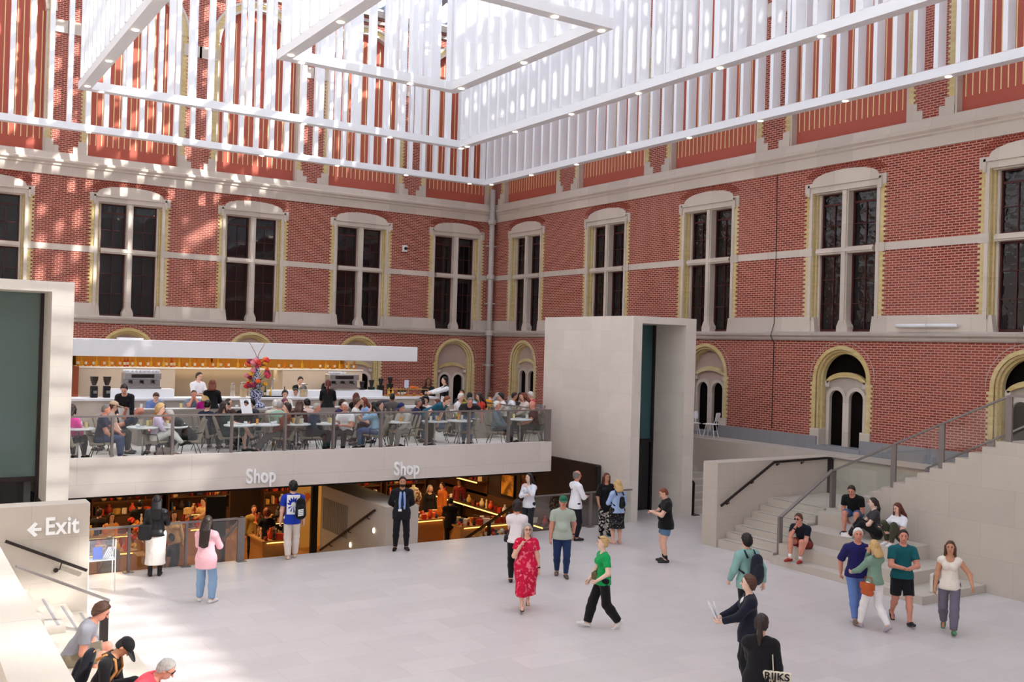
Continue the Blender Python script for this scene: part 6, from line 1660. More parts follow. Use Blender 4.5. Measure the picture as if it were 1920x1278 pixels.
sitter('with short black hair looking down at a plate', 405, 776, 60, T('long', (32, 36, 50)), T('trousers', BLK), hair='black', style='full', lean=18, pitch=25, ymin=24.2, arms=('table', 'table'))
sitter('with long dark hair reclining in a dark green dress', 428, 783, 96, T('dress', (28, 58, 56)), None, 'f', 'light', 'dark', 'long', lean=-14, pose='sit_cross', arms=('lap', 'table'), ymin=23.6)
sitter('in cream trousers slouching in front of the dark green dress', 437, 800, 60, T('long', (60, 40, 34)), T('trousers', (232, 226, 214)), hair='dark', lean=-18, pose='sit_out')
sitter('reading a large white sheet of paper', 462, 770, -14, T('jacket', BLK), T('trousers', DK), hair='black', style='short', skin='tan', arms=('read', 'read'), pitch=20, ymin=24.3)
sitter('in a charcoal jacket with black hair beside the paper reader', 480, 786, -66, T('long', (62, 62, 74)), T('trousers', BLK), hair='black', style='full', lean=10, ymin=23.9)
sitter('with white hair in a cream shirt seen from behind', 515, 766, 165, T('shirt', (222, 216, 200)), T('trousers', GREYT), hair='white', style='short', ymin=24.3, arms=('table', 'table'))
sitter('in a mint green shirt seen from behind', 522, 776, 160, T('shirt', (150, 186, 164)), T('trousers', GREYT), hair='grey', style='crop', ymin=23.7, arms=('table', 'table'), g=1.15)
sitter('with purple-dyed hair', 530, 763, 40, T('long', (150, 120, 116)), T('trousers', BLK), 'f', 'light', 'purple', 'bob', arms=('face', 'table'), ymin=24.6)
sitter('in a rust brown jacket holding a magazine', 532, 787, -82, T('jacket', (126, 58, 30)), T('trousers', (96, 92, 90)), 'f', 'light', 'dark', 'full', lean=-10, arms=('lap', 'low_phone'), pose='sit_out')
sitter('with brown hair and a maroon top seen from behind', 560, 772, 168, T('long', (84, 34, 38)), T('trousers', DK), 'f', 'light', 'brown', 'shoulder', ymin=24.0)
sitter('in a white headband with pale top', 578, 772, -150, T('sleeveless', (226, 200, 190)), T('trousers', BLK), 'f', 'fair', 'black', 'bun', ymin=24.3)
sitter('with a grey crew cut in a dark teal sweater', 584, 786, 72, T('sweater', (40, 56, 74)), T('trousers', BLK), hair='grey', style='crop', skin='ruddy', lean=8, arms=('lap', 'lap'))
sitter('in a deep purple shirt looking right', 636, 772, 66, T('shirt', (52, 40, 84)), T('trousers', BLK), hair='dark', skin='tan', ymin=24.4, arms=('table', 'table'))
sitter('with white hair and white short-sleeved shirt facing the camera', 649, 779, -24, T('polo', (238, 236, 240)), T('trousers', BLK), hair='white', skin='ruddy', arms=('phone', 'phone'), g=1.12)
sitter('in a white T-shirt behind the white-haired diner', 664, 788, 80, T('tee', (230, 232, 226)), T('trousers', DK), hair='brown', ymin=24.2, arms=('table', 'table'))
sitter('with long auburn hair and black tank top seen from behind', 668, 753, 186, T('tank', BLK), T('trousers', BLK), 'f', 'light', 'auburn', 'verylong', seat=.42, ymin=26.1, chair=False)
sitter('with wavy auburn hair and pale blue blouse', 687, 769, -72, T('long', (150, 176, 222)), T('jeans', DENIM), 'f', 'light', 'red', 'shoulder', ymin=24.2)
sitter('with long black hair and a washed denim shirt', 706, 788, -110, T('shirt', (150, 186, 214)), T('jeans', DENIM), 'f', 'light', 'black', 'long', arms=('chin', 'lap'))
sitter('with crossed black trousers beside a small table', 716, 792, 80, T('long', (80, 74, 84)), T('trousers', BLK), hair='dark', pose='sit_cross', lean=-10, ymin=23.3)
sitter('in a grey-brown jacket seen from behind on a grey chair', 735, 749, 176, T('jacket', (92, 86, 84)), T('trousers', DK), hair='black', skin='brown', style='crop', ymin=25.8, seat=.42, arms=('table', 'table'))
sitter('in a navy cap and light grey sweater', 763, 785, -50, T('sweater', (186, 180, 176)), T('trousers', (142, 134, 132)), skin='ruddy', hair='grey', style='crop', lean=14, pitch=16, arms=('table', 'table'), extra=lambda F: hat(F, (40, 48, 92)), g=1.08)
sitter('with grey hair and navy jumper in profile', 779, 764, 74, T('sweater', (30, 36, 74)), T('trousers', DK), hair='salt', skin='ruddy', ymin=24.4)
sitter('with dark hair in black beside the navy jumper', 787, 783, 150, T('long', BLK), T('trousers', BLK), 'f', 'light', 'black', 'bob', ymin=23.9)
sitter('with bushy black hair in a white shirt facing the camera', 798, 760, -8, T('shirt', (236, 232, 228)), T('trousers', BLK), hair='black', style='afro', ymin=24.5, arms=('table', 'table'))
sitter('with a dark red bob in a blue top', 825, 772, -82, T('long', (52, 74, 120)), T('jeans', DENIM), 'f', 'light', 'auburn', 'bob', ymin=24.1, arms=('table', 'table'))
sitter('with grey hair in a blue-grey sweater next to the last tables', 931, 778, 76, T('sweater', (98, 116, 130)), T('trousers', (40, 44, 60)), hair='white', skin='ruddy', style='short', lean=-2, arms=('lap', 'lap'))
sitter('with a bald head and maroon polo at the end of the balustrade', 1003, 771, -74, T('polo', (82, 24, 34)), T('trousers', (58, 50, 54)), hair='white', style='bald', skin='ruddy', arms=('table', 'table'), g=1.12)
# standing in the front
def stander(short, px, py, face, top, bot, H=1.72, ymin=23.2, z=ZC, **kw):
    zz = z + .93 * H * math.cos(math.radians(kw.get('lean', 0)) * .8); q = on(px, py, zz)
    far = kw.pop('far', True)
    a = dict(face=face, H=H, top=top, bot=bot, z=z, far=far, **kw)
    if q.y < ymin: q = on(px, py, ymin, 1); F = person('person ' + short, (q.x, q.y, z), **a)
    else: F = person('person ' + short, head=(px, py), **a)
    if F['loc'][1] < ymin: F['loc'] = (F['loc'][0] + (ymin - F['loc'][1]) * .3, ymin, z)
    settle(F, .45); return F
stander('in a teal polo bending over the table by the balustrade', 865, 758, 62, T('polo', (30, 86, 108)), T('trousers', (32, 32, 34)), H=1.72, hair='red', style='short', skin='light', lean=60, arms=('reach_low', 'down_fwd'), pitch=-10, ymin=23.3)
stander('in a dark T-shirt and jeans bending over beside the teal polo', 877, 768, 6, T('tee', (46, 44, 46)), T('jeans', (56, 92, 136)), H=1.70, hair='salt', style='crop', skin='ruddy', lean=62, arms=('out', 'down_fwd'), pitch=-5, ymin=23.4)
stander('waiting tables in a black top and white apron with a tray', 236, 735, -8, T('long', (30, 26, 32)), T('trousers', BLK), H=1.68, sex='f', hair='dark', style='bun', lean=22, arms=('reach_low', 'table'), pitch=28, extra=lambda F: bow(F, (240, 240, 244)), ymin=24.9)
# behind and at the bar
sitter('in a blue T-shirt leaning on the long table', 291, 748, 4, T('tee', (112, 134, 190)), T('jeans', DENIM), hair='brown', ymin=27.45, lean=22, pitch=30, arms=('table', 'table'), chair=False, seat=.46)
sitter('in grey resting the chin on both hands at the long table', 362, 742, 6, T('tee', (120, 136, 150)), T('trousers', DK), skin='ruddy', hair='brown', style='crop', ymin=27.45, lean=12, arms=('face', 'face'), chair=False, seat=.46)
sitter('with a blonde bob and magenta top seen from behind', 386, 742, 182, T('long', (176, 18, 128)), T('trousers', BLK), 'f', 'light', 'blonde', 'bob', ymin=26.3, lean=16, arms=('table', 'table'), chair=False, seat=.46, g=1.15)
sitter('in a cream shirt holding a hand to the face at the long table', 533, 738, 6, T('polo', (226, 218, 200)), T('trousers', DK), 'f', 'light', 'dark', 'full', ymin=27.45, lean=14, arms=('table', 'face'), chair=False, seat=.46)
sitter('in a white V-neck T-shirt at the long table', 554, 735, 4, T('tee', (236, 236, 242)), T('jeans', DENIM), skin='tan', hair='dark', ymin=27.45, lean=14, arms=('table', 'table'), chair=False, seat=.46, g=1.1)
stander('tending bar in a white shirt and dark apron', 371, 706, 40, T('roll', (240, 240, 246)), T('trousers', (30, 32, 44)), H=1.78, hair='dark', arms=('clasp', 'clasp'), pitch=14, ymin=29.15, extra=lambda F: bow(F, (34, 38, 58)))
stander('with red hair and black top, back turned, at the long bar', 398, 724, 176, T('long', BLK), T('trousers', BLK), H=1.66, sex='f', hair='red', style='bob', arms=('down_fwd', 'clasp'), ymin=26.4)
stander('tending bar with a black topknot and black top', 561, 716, 14, T('long', BLK), T('trousers', BLK), H=1.68, sex='f', hair='black', style='bun', arms=('clasp', 'reach_low'), lean=8, pitch=18, ymin=29.15)
stander('tending bar with pulled-back brown hair and black shirt', 617, 709, 2, T('long', (30, 28, 32)), T('trousers', BLK), H=1.70, sex='f', hair='brown', style='bun', arms=('clasp', 'clasp'), pitch=20, ymin=29.15)
stander('in a black T-shirt with a white apron bow, arms spread at the bar', 615, 724, 178, T('elbow', (26, 25, 28)), T('trousers', (24, 30, 50)), H=1.68, sex='f', hair='auburn', style='tail', arms=('reach_low', 'reach_low'), lean=10, ymin=26.4, extra=lambda F: bow(F, (30, 36, 56)))
stander('waiting at the end of the bar in a white shirt and black waistcoat', 835, 718, -74, T('shirt', (238, 236, 240)), T('trousers', BLK), H=1.76, hair='black', style='short', arms=('reach', 'reach'), ymin=27.2, extra=lambda F: F['wear']('waistcoat', (lambda S: (F['torso'](S, .02), S.trim(F['P'] + F['up'] * .03, -F['up']), S.hole(F['N'] + F['fw'] * .05, F['HC'], .06, .07), S)[-1])(SDF(F['h'], .03)), C_(BLK)))
stander('with dark hair behind the pastry end of the bar', 803, 722, 8, T('long', (40, 34, 36)), T('trousers', BLK), H=1.64, sex='f', skin='brown', hair='dark', style='bob', ymin=29.1)
# far group beside the portal
back = [('with white hair and a striped shirt in the far group', 857, 744, 70, T('polo', (232, 228, 232)), dict(hair='white', style='short')), ('with short brown hair beside the striped shirt', 866, 737, -20, T('tee', (60, 56, 60)), dict(skin='ruddy')),
        ('in a pale blue shirt seen from behind in the far group', 879, 752, 170, T('shirt', (190, 206, 236)), dict(hair='black')), ('in a mint T-shirt seen from behind in the far group', 896, 756, 165, T('tee', (130, 206, 180)), dict(hair='brown', sex='f', style='bob')),
        ('in a red jumper with dark hair in the far group', 906, 747, -70, T('sweater', (196, 52, 40)), dict(hair='dark', sex='f', style='long')), ('in a mustard orange top seen from behind', 918, 754, 176, T('long', (226, 148, 34)), dict(hair='brown', sex='f', style='bun')),
        ('with grey hair and a white blouse in the far group', 934, 743, 84, T('shirt', (236, 232, 228)), dict(hair='grey', sex='f', style='bob')), ('with black hair and an ivory shirt facing left', 946, 750, -80, T('shirt', (238, 230, 222)), dict(hair='black', style='full')),
        ('with dark hair and a white T-shirt leaning on an elbow', 957, 757, 84, T('tee', (230, 232, 240)), dict(hair='dark', skin='tan')), ('with a bald head and a pale shirt in the far group', 966, 741, -26, T('shirt', (228, 222, 222)), dict(hair='grey', style='bald', skin='ruddy')),
        ('with dark hair by the lancet door in the far group', 976, 742, 30, T('long', (90, 80, 80)), dict(hair='dark', sex='f', style='shoulder')), ('with ginger hair and pale top near the portal wall', 988, 743, -66, T('long', (226, 210, 200)), dict(hair='red', sex='f', style='shoulder')),
        ('with long hair and a tan sleeveless top', 990, 758, -88, T('sleeveless', (196, 164, 130)), dict(hair='auburn', sex='f', style='long')), ('in a bright red shirt with white hair near the portal wall', 1002, 746, -84, T('tee', (226, 34, 60)), dict(hair='white', style='short')),
        ('with an orange head scarf near the waiter', 871, 748, -60, T('long', (200, 190, 60)), dict(hair='blonde', sex='f', style='bob'))]
for lb, x, y, fc, tp, kw in back: sitter(lb, x, y, fc, tp, T('trousers', DK), arms=('table', 'table'), ymin=25.6, seat=.42, H=1.70, lean=8, **kw)
# loose chairs and tables
for (x, y, a, lb) in ((13.75, 23.35, 1.2, 'empty taupe lounge chair beside the bending pair, turned left'), (14.0, 23.7, -1.2, 'empty taupe lounge chair beside the bending pair, turned right'), (9.2, 23.6, .6, 'empty taupe lounge chair behind the rust brown jacket'), (11.4, 23.6, .2, 'empty taupe lounge chair behind the light grey sweater')): chair_at(x, y, a, lb)
tabs = [(146, 816, 'left end beside the portal'), (268, 806, 'between the reclining diner and the lilac top'), (322, 814, 'in front of the black suit'), (448, 800, 'beside the dark green dress'), (497, 812, 'in front of the rust brown jacket'), (556, 800, 'under the glasses of orange juice'), (607, 806, 'with two tall yellow drinks'),
        (745, 804, 'in front of the navy cap'), (815, 798, 'before the dark red bob'), (862, 804, 'under the bending pair'), (975, 803, 'between the blue-grey sweater and the maroon polo')]
for x, y, lb in tabs:
    q = on(x, y, ZC + .70)
    if q.y < 23.0: q = on(x, y, 23.0, 1)
    table_at(q.x, q.y, 'round white café table ' + lb)
for i, (x, y) in enumerate(((880, 772), (925, 772), (962, 772), (988, 775))):
    q = on(x, y, ZC + .70); table_at(q.x, max(q.y, 26.6), 'round white café table of the far group, ' + ['below the mint T-shirt', 'below the mustard top', 'below the white T-shirt', 'below the tan top'][i])
# tableware
GL = plain((232, 214, 150), .1, .05, name='drink_yellow'); GO = plain((232, 150, 50), .1, .05, name='drink_orange'); GW = plain((220, 224, 226), .08, .02, name='drink_clear')
rng = random.Random(11); kinds = {}
def glass_at(p, k):
    names = {'y': ('glass', 'tall yellow drink', GL), 'o': ('glass', 'glass of orange juice', GO), 'w': ('glass', 'clear water glass', GW), 'c': ('cup', 'white coffee cup', WHITE), 'p': ('plate', 'white plate', WHITE)}
    nm, lb, mt = names[k]
    if k not in kinds:
        m = MB(); m.lathe({'p': [(.05, 0), (.10, .012), (.105, .016), (.06, .008)], 'c': [(.025, 0), (.042, .03), (.044, .07), (.03, .066)]}.get(k, [(.028, 0), (.032, .01), (.036, .13), (.03, .128)]), (0, 0, 0), 10)
        me = bpy.data.meshes.new(nm); me.from_pydata([tuple(v) for v in m.v], [], m.f); me.materials.append(mt); kinds[k] = me
    o = bpy.data.objects.new(nm, kinds[k]); COL.objects.link(o); o.location = p; return tag(o, lb, {'p': 'plate', 'c': 'cup'}.get(k, 'glass'))
for i, (x, y) in enumerate(TABLES):
    for j in range(4):
        a = rng.random() * 6.28; r = .10 + .15 * rng.random(); k = 'ywocpwcyop'[(i * 3 + j * 7) % 10] if i not in (5, 6) else 'oyyw'[j]
        o = glass_at((x + r * math.cos(a), y + r * math.sin(a), ZC + .71), k)
        lb = (tabs[i][2] if i < len(tabs) else ['below the mint T-shirt', 'below the mustard top', 'below the white T-shirt', 'below the tan top'][i - len(tabs)])
        o['label'] = o['label'] + ' on the table ' + ' '.join(lb.split()[:6]).removesuffix(' and the'); o['group'] = 'tableware on the round café tables'
for i in range(16):
    x = 5.9 + .52 * i
    if abs(x - fx) < .35: continue
    o = glass_at((x, 27.0 + .15 * rng.random(), 3.08), 'wcyp'[i % 4]); o['label'] += ' on the long table parallel to the bar'; o['group'] = 'tableware on the long table'
# bags on the floor, folded sheets
q = on(307, 846, ZC + .05); q = on(307, 840, 22.95, 1)
t = thing('handbag', 'small grey leather handbag with two handles on the floor behind the balustrade', 'bag', (q.x, 22.9, ZC))
m = MB(); m.prism([(-.17, 0), (.17, 0), (.14, .22), (-.14, .22)], -.06, .06, lambda u, v, d: (q.x + u, 22.9 - d, ZC + v), back=True); m.build('bag_body', plain((150, 134, 130), .5), t, bevel=.015)
for s_ in (-1, 1):
    m = MB(); m.tube([(q.x - .08, 22.9 + s_ * .055, ZC + .2)] + [(q.x + .08 * math.cos(a), 22.9 + s_ * .055, ZC + .22 + .10 * math.sin(a)) for a in [PI - PI * i / 8 for i in range(9)]], .008, 5); m.build('bag_handle', BLACK, t)
q = on(660, 785, 23.2, 1); q2 = on(975, 797, ZC + .73); paper('white menu sheet lying on the last café table', (q2.x, max(q2.y, 23.0), ZC + .715), .3, (.2, .26), .02, n=1, name='menu_sheet', cat='menu')
q = on(478, 772, 24.2, 1); paper('large white paper held up by the reader in the café', (q.x - .25, 24.05, 3.12), 0.2, (.30, .40), 1.2, name='newspaper', cat='newspaper', n=1)
q = on(712, 757, 3.12); t_ = bag(dict(F, loc=(q.x, 27.08, 0), rz=0.0), 'dark blue bag lying on the long table end', V3(0, 0, 3.16), (.40, .18, .16), (30, 34, 56), name='shoulder_bag')

# white chairs on the brick-wall terrace
def white_chair(x, y, rz, label):
    t = thing('white_chair', label, 'chair', (x, y, 2.12), rz, 'white chairs on the terrace')
    S = SDF(.016, .02)
    for q in (-.13, 0, .13): S.seg(V3(q, .18, .45), V3(q, -.16, .45), .09, .09, (0, 0, 1), .16)
    V, Q = S.mesh(); np_mesh('seat', V, Q, WHITE, t)
    S = SDF(.016, .02)
    for q in (-.13, 0, .13): S.seg(V3(q, -.23, .64), V3(q, -.25, .78), .08, .08, (0, 1, 0), .2)
    V, Q = S.mesh(); np_mesh('backrest', V, Q, WHITE, t)
    for sx in (-1, 1):
        for y0, y1 in ((.12, .2), (-.12, -.2)):
            m = MB(); m.tube([(sx * .12, y0, .44), (sx * .2, y1, 0)], .014, 6); m.build('leg', WHITE, t, local=True)
        m = MB(); m.tube([(sx * .1, -.14, .45), (sx * .1, -.23, .7)], .013, 6); m.build('back_support', WHITE, t, local=True)
q = on(1311, 813, 2.15); white_chair(23.62, 24.55, 2.6, 'white chair on the terrace beside the lancet door, nearer the portal'); white_chair(23.85, 23.95, .4, 'white chair on the terrace beside the lancet door, farther from the portal')

# leaflet stand
q = on(187, 1108, 0)
t = thing('leaflet_stand', 'clear acrylic leaflet box on thin white legs beside the exit wall', 'stand', (q.x, q.y, 0))
x, y = q.x, q.y
m = MB(); m.box(x - .25, x + .25, y - .14, y + .14, .62, .635); m.build('shelf', WHITE, t)
for sx in (-1, 1):
    for sy in (-1, 1):
        m = MB(); m.box(x + sx * .245 - .008, x + sx * .245 + .008, y + sy * .135 - .008, y + sy * .135 + .008, 0, 1.02); m.build('leg', WHITE, t)
m = MB()
for a in ((x - .25, x + .25, y - .14, y - .135), (x - .25, x + .25, y + .135, y + .14), (x - .25, x - .245, y - .14, y + .14), (x + .245, x + .25, y - .14, y + .14)): m.box(*a, .635, 1.02)
m.box(x - .25, x + .25, y - .14, y + .14, 1.02, 1.03); m.build('acrylic_box', ACRYLIC, t)
m = MB(); m.obox((x - .07, y - .05, .76), (.17, .03, .23), rx=-.15); tag(m.build('leaflet', plain((70, 110, 210), .5)), 'blue leaflets standing in the acrylic box', 'leaflet')
for i in range(4):
    m = MB(); m.obox((x + .08 + .035 * i, y - .04, .76), (.02, .1, .22), rx=-.2, ry=.5); tag(m.build('leaflet', plain((240, 240, 244), .5)), 'white leaflet leaning in the acrylic box', 'leaflet', 'white leaflets')
# ================================================================== SHOP BELOW THE CAFÉ
rng = random.Random(21)
WARM = (1.0, .62, .28)
for i, (x, y) in enumerate(((5.0, 26.0), (8.8, 28.0), (6.5, 31.0), (10.0, 31.5), (13.3, 28.0), (16.5, 28.5), (14.5, 31.5), (17.0, 32.0), (4.5, 29.5))):
    ld = bpy.data.lights.new('shop_lamp', 'AREA'); ld.energy = SHOP_W; ld.color = WARM; ld.size = .5
    lo = bpy.data.objects.new('shop_lamp', ld); COL.objects.link(lo); lo.location = (x, y, 1.30)
    t = thing('track_lamp', 'black ceiling spot glowing warm over the shop', 'lamp', (x, y, 1.42), 0, 'shop ceiling lamps')
    m = MB(); m.lathe([(.3, 0), (.3, .06)], (x, y, 1.36), 12); m.build('lamp_housing', BLACK, t)
GLOW = emit_mat('shelf_glow', (255, 196, 104), 2.2)
DOAK = plain((84, 54, 32), .5, .12, 6, name='dark_oak')
SHCOL = [(206, 60, 40), (226, 130, 44), (236, 206, 150), (150, 42, 30), (214, 170, 90), (60, 44, 36), (240, 230, 210), (120, 60, 40), (52, 70, 110), (230, 90, 50)]
SM = [plain(c, .45, .08, 20, name='merchandise') for c in SHCOL]
CN = ['red', 'orange', 'cream', 'dark red', 'ochre', 'dark brown', 'ivory', 'brown', 'blue', 'coral']
MESHES = {}
def item_mesh(k):
    if k in MESHES: return MESHES[k]
    m = MB()
    if k == 'box': m.box(-.09, .09, -.06, .06, 0, .15)
    elif k == 'book': m.box(-.02, .02, -.09, .09, 0, .24)
    elif k == 'vase': m.lathe([(.05, 0), (.09, .08), (.085, .16), (.03, .24), (.045, .28)], (0, 0, 0), 12)
    elif k == 'mug': m.lathe([(.04, 0), (.045, .10), (.038, .098), (.035, .01)], (0, 0, 0), 10)
    elif k == 'figurine': m.lathe([(.05, 0), (.05, .02), (.02, .04), (.045, .12), (.03, .19), (.018, .21), (.035, .25), (.02, .29)], (0, 0, 0), 10)
    elif k == 'ball': m.ball((0, 0, .06), .06, 10)
    me = bpy.data.meshes.new(k); me.from_pydata([tuple(v) for v in m.v], [], m.f); 
    if k in ('vase', 'figurine', 'ball', 'mug'): me.polygons.foreach_set('use_smooth', [True] * len(me.polygons))
    MESHES[k] = me; return me
ITEM = {}
def item(k, ci, p, where, sc=1.0):
    key = (k, ci)
    if key not in ITEM: me = item_mesh(k).copy(); me.materials.append(SM[ci]); ITEM[key] = me
    nm = {'box': 'gift_box', 'book': 'book', 'vase': 'souvenir_vase', 'mug': 'mug', 'figurine': 'figurine', 'ball': 'bauble'}[k]
    o = bpy.data.objects.new(nm, ITEM[key]); COL.objects.link(o); o.location = p; o.rotation_euler = (0, 0, rng.random() * (6 if k != 'book' else .1)); o.scale = (sc,) * 3
    return tag(o, '%s %s displayed on the %s' % (CN[ci], {'box': 'gift box', 'vase': 'souvenir vase', 'ball': 'bauble'}.get(k, k), where), 'souvenir', 'souvenirs on the ' + where)
def display(x0, x1, y0, y1, where, tiers=1, z=SHOPZ, kinds=('box', 'vase', 'mug', 'figurine'), dens=.22, glow=True):
    t = thing('display_table', 'light oak shop display table, ' + where, 'table', ((x0 + x1) / 2, (y0 + y1) / 2, z))
    m = MB(); m.box(x0 + .05, x1 - .05, y0 + .05, y1 - .05, z, z + .80); m.build('cabinet', OAK, t)
    if glow: m = MB(); m.box(x0 + .15, x1 - .15, y0 - .012, y0, z + .775, z + .80); m.build('light_strip', GLOW, t)
    m = MB(); m.box(x0, x1, y0, y1, z + .80, z + .85); m.build('table_top', OAK, t)
    lv = [z + .85]
    if tiers > 1:
        m = MB(); m.box(x0 + .1, x1 - .1, (y0 + y1) / 2 - .2, (y0 + y1) / 2 + .2, z + 1.2, z + 1.23); m.build('raised_shelf', OAK, t)
        for sx in (x0 + .12, x1 - .12):
            m = MB(); m.box(sx - .015, sx + .015, (y0 + y1) / 2 - .02, (y0 + y1) / 2 + .02, z + .85, z + 1.2); m.build('shelf_post', OAK, t)
        m = MB(); m.box(x0 + .12, x1 - .12, (y0 + y1) / 2 - .2, (y0 + y1) / 2 - .17, z + 1.185, z + 1.2); m.build('light_strip', GLOW, t)
        lv.append(z + 1.23)
    for li, zz in enumerate(lv):
        ya, yb = (y0 + .1, y1 - .1) if li == 0 else ((y0 + y1) / 2 - .12, (y0 + y1) / 2 + .12)
        x = x0 + .15
        while x < x1 - .1:
            y = ya
            while y <= yb:
                if rng.random() < .8 and not (li == 0 and tiers > 1 and abs(y - (y0 + y1) / 2) < .1 and rng.random() < .5): item(rng.choice(kinds), rng.randrange(10), (x + rng.uniform(-.03, .03), y, zz), where, .8 + .5 * rng.random())
                y += dens
            x += dens
D1, D2, D3, D4, D5, D6, D7 = ('table below the left balustrade', 'table behind the pink shirt', 'long counter at the back left', 'table at the foot of the left stairs', 'table right of the dark-suited person', 'table with the big urn', 'low counter beside the sloping rail')
display(4.0, 6.0, 27.3, 28.3, D1, 2); display(6.3, 7.6, 28.6, 29.6, D2, 2, kinds=('box', 'mug', 'ball', 'figurine')); display(3.6, 5.4, 30.6, 31.5, 'table far left in the shop', 2); display(12.0, 13.6, 25.6, 26.4, 'table nearest the dark-suited person', 2, kinds=('figurine', 'box', 'vase', 'ball')); display(15.2, 16.8, 24.6, 25.4, 'table behind the sloping rail', 1, kinds=('mug', 'box', 'ball')); display(13.9, 14.7, 30.4, 31.6, 'table at the back right', 2); display(7.9, 8.9, 29.8, 30.8, 'table at the back of the left half', 2); display(9.3, 10.3, 27.0, 28.8, D4, 2)
display(11.9, 13.4, 27.4, 29.0, D5, 2, kinds=('figurine', 'vase', 'ball', 'box')); display(14.2, 16.0, 28.2, 29.4, D6, 1, kinds=('ball', 'mug', 'box', 'vase')); display(15.6, 17.9, 26.6, 27.5, D7, 1, kinds=('box', 'mug'))
# shelving on the back wall
def shelving(x0, x1, y, where, rows=4, z=SHOPZ):
    t = thing('shelf_unit', 'warm-lit oak shelf unit, ' + where, 'shelf', ((x0 + x1) / 2, y, z))
    m = MB(); m.box(x0, x1, y + .33, y + .36, z, z + 2.5); m.build('back_panel', DOAK, t)
    for sx in (x0, x1 - .04):
        m = MB(); m.box(sx, sx + .04, y, y + .33, z, z + 2.5); m.build('side_panel', DOAK, t)
    m = MB(); m.box(x0 + .04, x1 - .04, y + .02, y + .33, z, z + .7); m.build('base_cabinet', DOAK, t)
    for r in range(rows):
        zz = z + .72 + .45 * r
        m = MB(); m.box(x0 + .04, x1 - .04, y, y + .33, zz, zz + .03); m.build('shelf_board', DOAK, t)
        if r < rows - 1 and (r + int(x0)) % 2: m = MB(); m.box(x0 + .1, x1 - .1, y + .28, y + .32, zz + .43, zz + .445); m.build('light_strip', GLOW, t)
        if r == rows - 1: continue
        x = x0 + .14
        while x < x1 - .12:
            k = rng.choice(('book', 'box', 'book', 'vase', 'mug'))
            if rng.random() < .85: item(k, rng.randrange(10), (x, y + .15, zz + .03), where, 1.15)
            x += .09 if k == 'book' else .24
for i, (a, b) in enumerate(((3.5, 5.7), (5.9, 8.1), (8.3, 10.4), (11.6, 13.8), (14.0, 16.2), (16.4, 18.1))): shelving(a, b, 33.6, ['far left shelf of the shop', 'second shelf of the shop', 'shelf behind the blue T-shirt', 'shelf right of the divider wall', 'shelf behind the urn', 'shelf beside the portal'][i])
# low lit counters along the right-hand shop wall
def side_shelf(y0, y1, x, z, where):
    t = thing('wall_shelf', 'dark wall shelf with a glowing edge, ' + where, 'shelf', (x, (y0 + y1) / 2, z))
    m = MB(); m.box(x - .45, x, y0, y1, z, z + .05); m.build('shelf_board', DOAK, t)
    m = MB(); m.box(x - .46, x - .45, y0, y1, z, z + .04); m.build('light_strip', GLOW, t)
    m = MB(); m.box(x - .02, x, y0, y1, z - .5, z + .5); m.build('back_panel', DOAK, t)
    y = y0 + .2
    while y < y1 - .1: item(rng.choice(('vase', 'box', 'mug', 'figurine')), rng.randrange(10), (x - .22, y, z + .05), where, 1.1); y += .3
side_shelf(25.2, 32.5, 18.28, -.75, 'lower shelf on the right-hand shop wall'); side_shelf(29.3, 32.8, 18.28, .15, 'upper shelf on the right-hand shop wall')
# big urn
t = thing('urn', 'large painted lidded urn standing on a shop table', 'urn', (15.0, 28.7, SHOPZ + .85))
m = MB(); m.lathe([(.12, 0), (.16, .05), (.22, .4), (.28, .7), (.25, .85), (.16, .92)], (15.0, 28.7, SHOPZ + .85), 18); m.build('urn_body', pattern_cloth((216, 206, 190), (120, 70, 56), 14., .52, name='painted_urn'), t, smooth=True)
m = MB(); m.lathe([(.17, .92), (.16, .97), (.05, 1.02), (.05, 1.08)], (15.0, 28.7, SHOPZ + .85), 16); m.build('lid', plain((214, 200, 180), .4), t, smooth=True)
# framed prints on the right-hand shop wall
for px_, py_, w_, h_, c, lb in ((952, 909, .8, .7, (214, 150, 60), 'golden framed print on the shop wall, left of two'), (988, 914, .7, .8, (150, 84, 40), 'brown framed print on the shop wall, right of two')):
    q = on(px_, py_, 18.26, 0); t = thing('framed_print', lb, 'picture', (18.27, q.y, q.z))
    m = MB(); m.box(18.25, 18.28, q.y - w_ / 2, q.y + w_ / 2, q.z - h_ / 2, q.z + h_ / 2); m.build('print', pattern_cloth(c, tuple(x * .55 for x in c), 3., .5, name='print', soft=.1), t)
    m = MB()
    for a in ((q.y - w_ / 2 - .04, q.y - w_ / 2), (q.y + w_ / 2, q.y + w_ / 2 + .04)): m.box(18.23, 18.29, *a, q.z - h_ / 2 - .04, q.z + h_ / 2 + .04)
    for a in ((q.z - h_ / 2 - .04, q.z - h_ / 2), (q.z + h_ / 2, q.z + h_ / 2 + .04)): m.box(18.23, 18.29, q.y - w_ / 2, q.y + w_ / 2, *a)
    m.build('frame', BLACK, t)
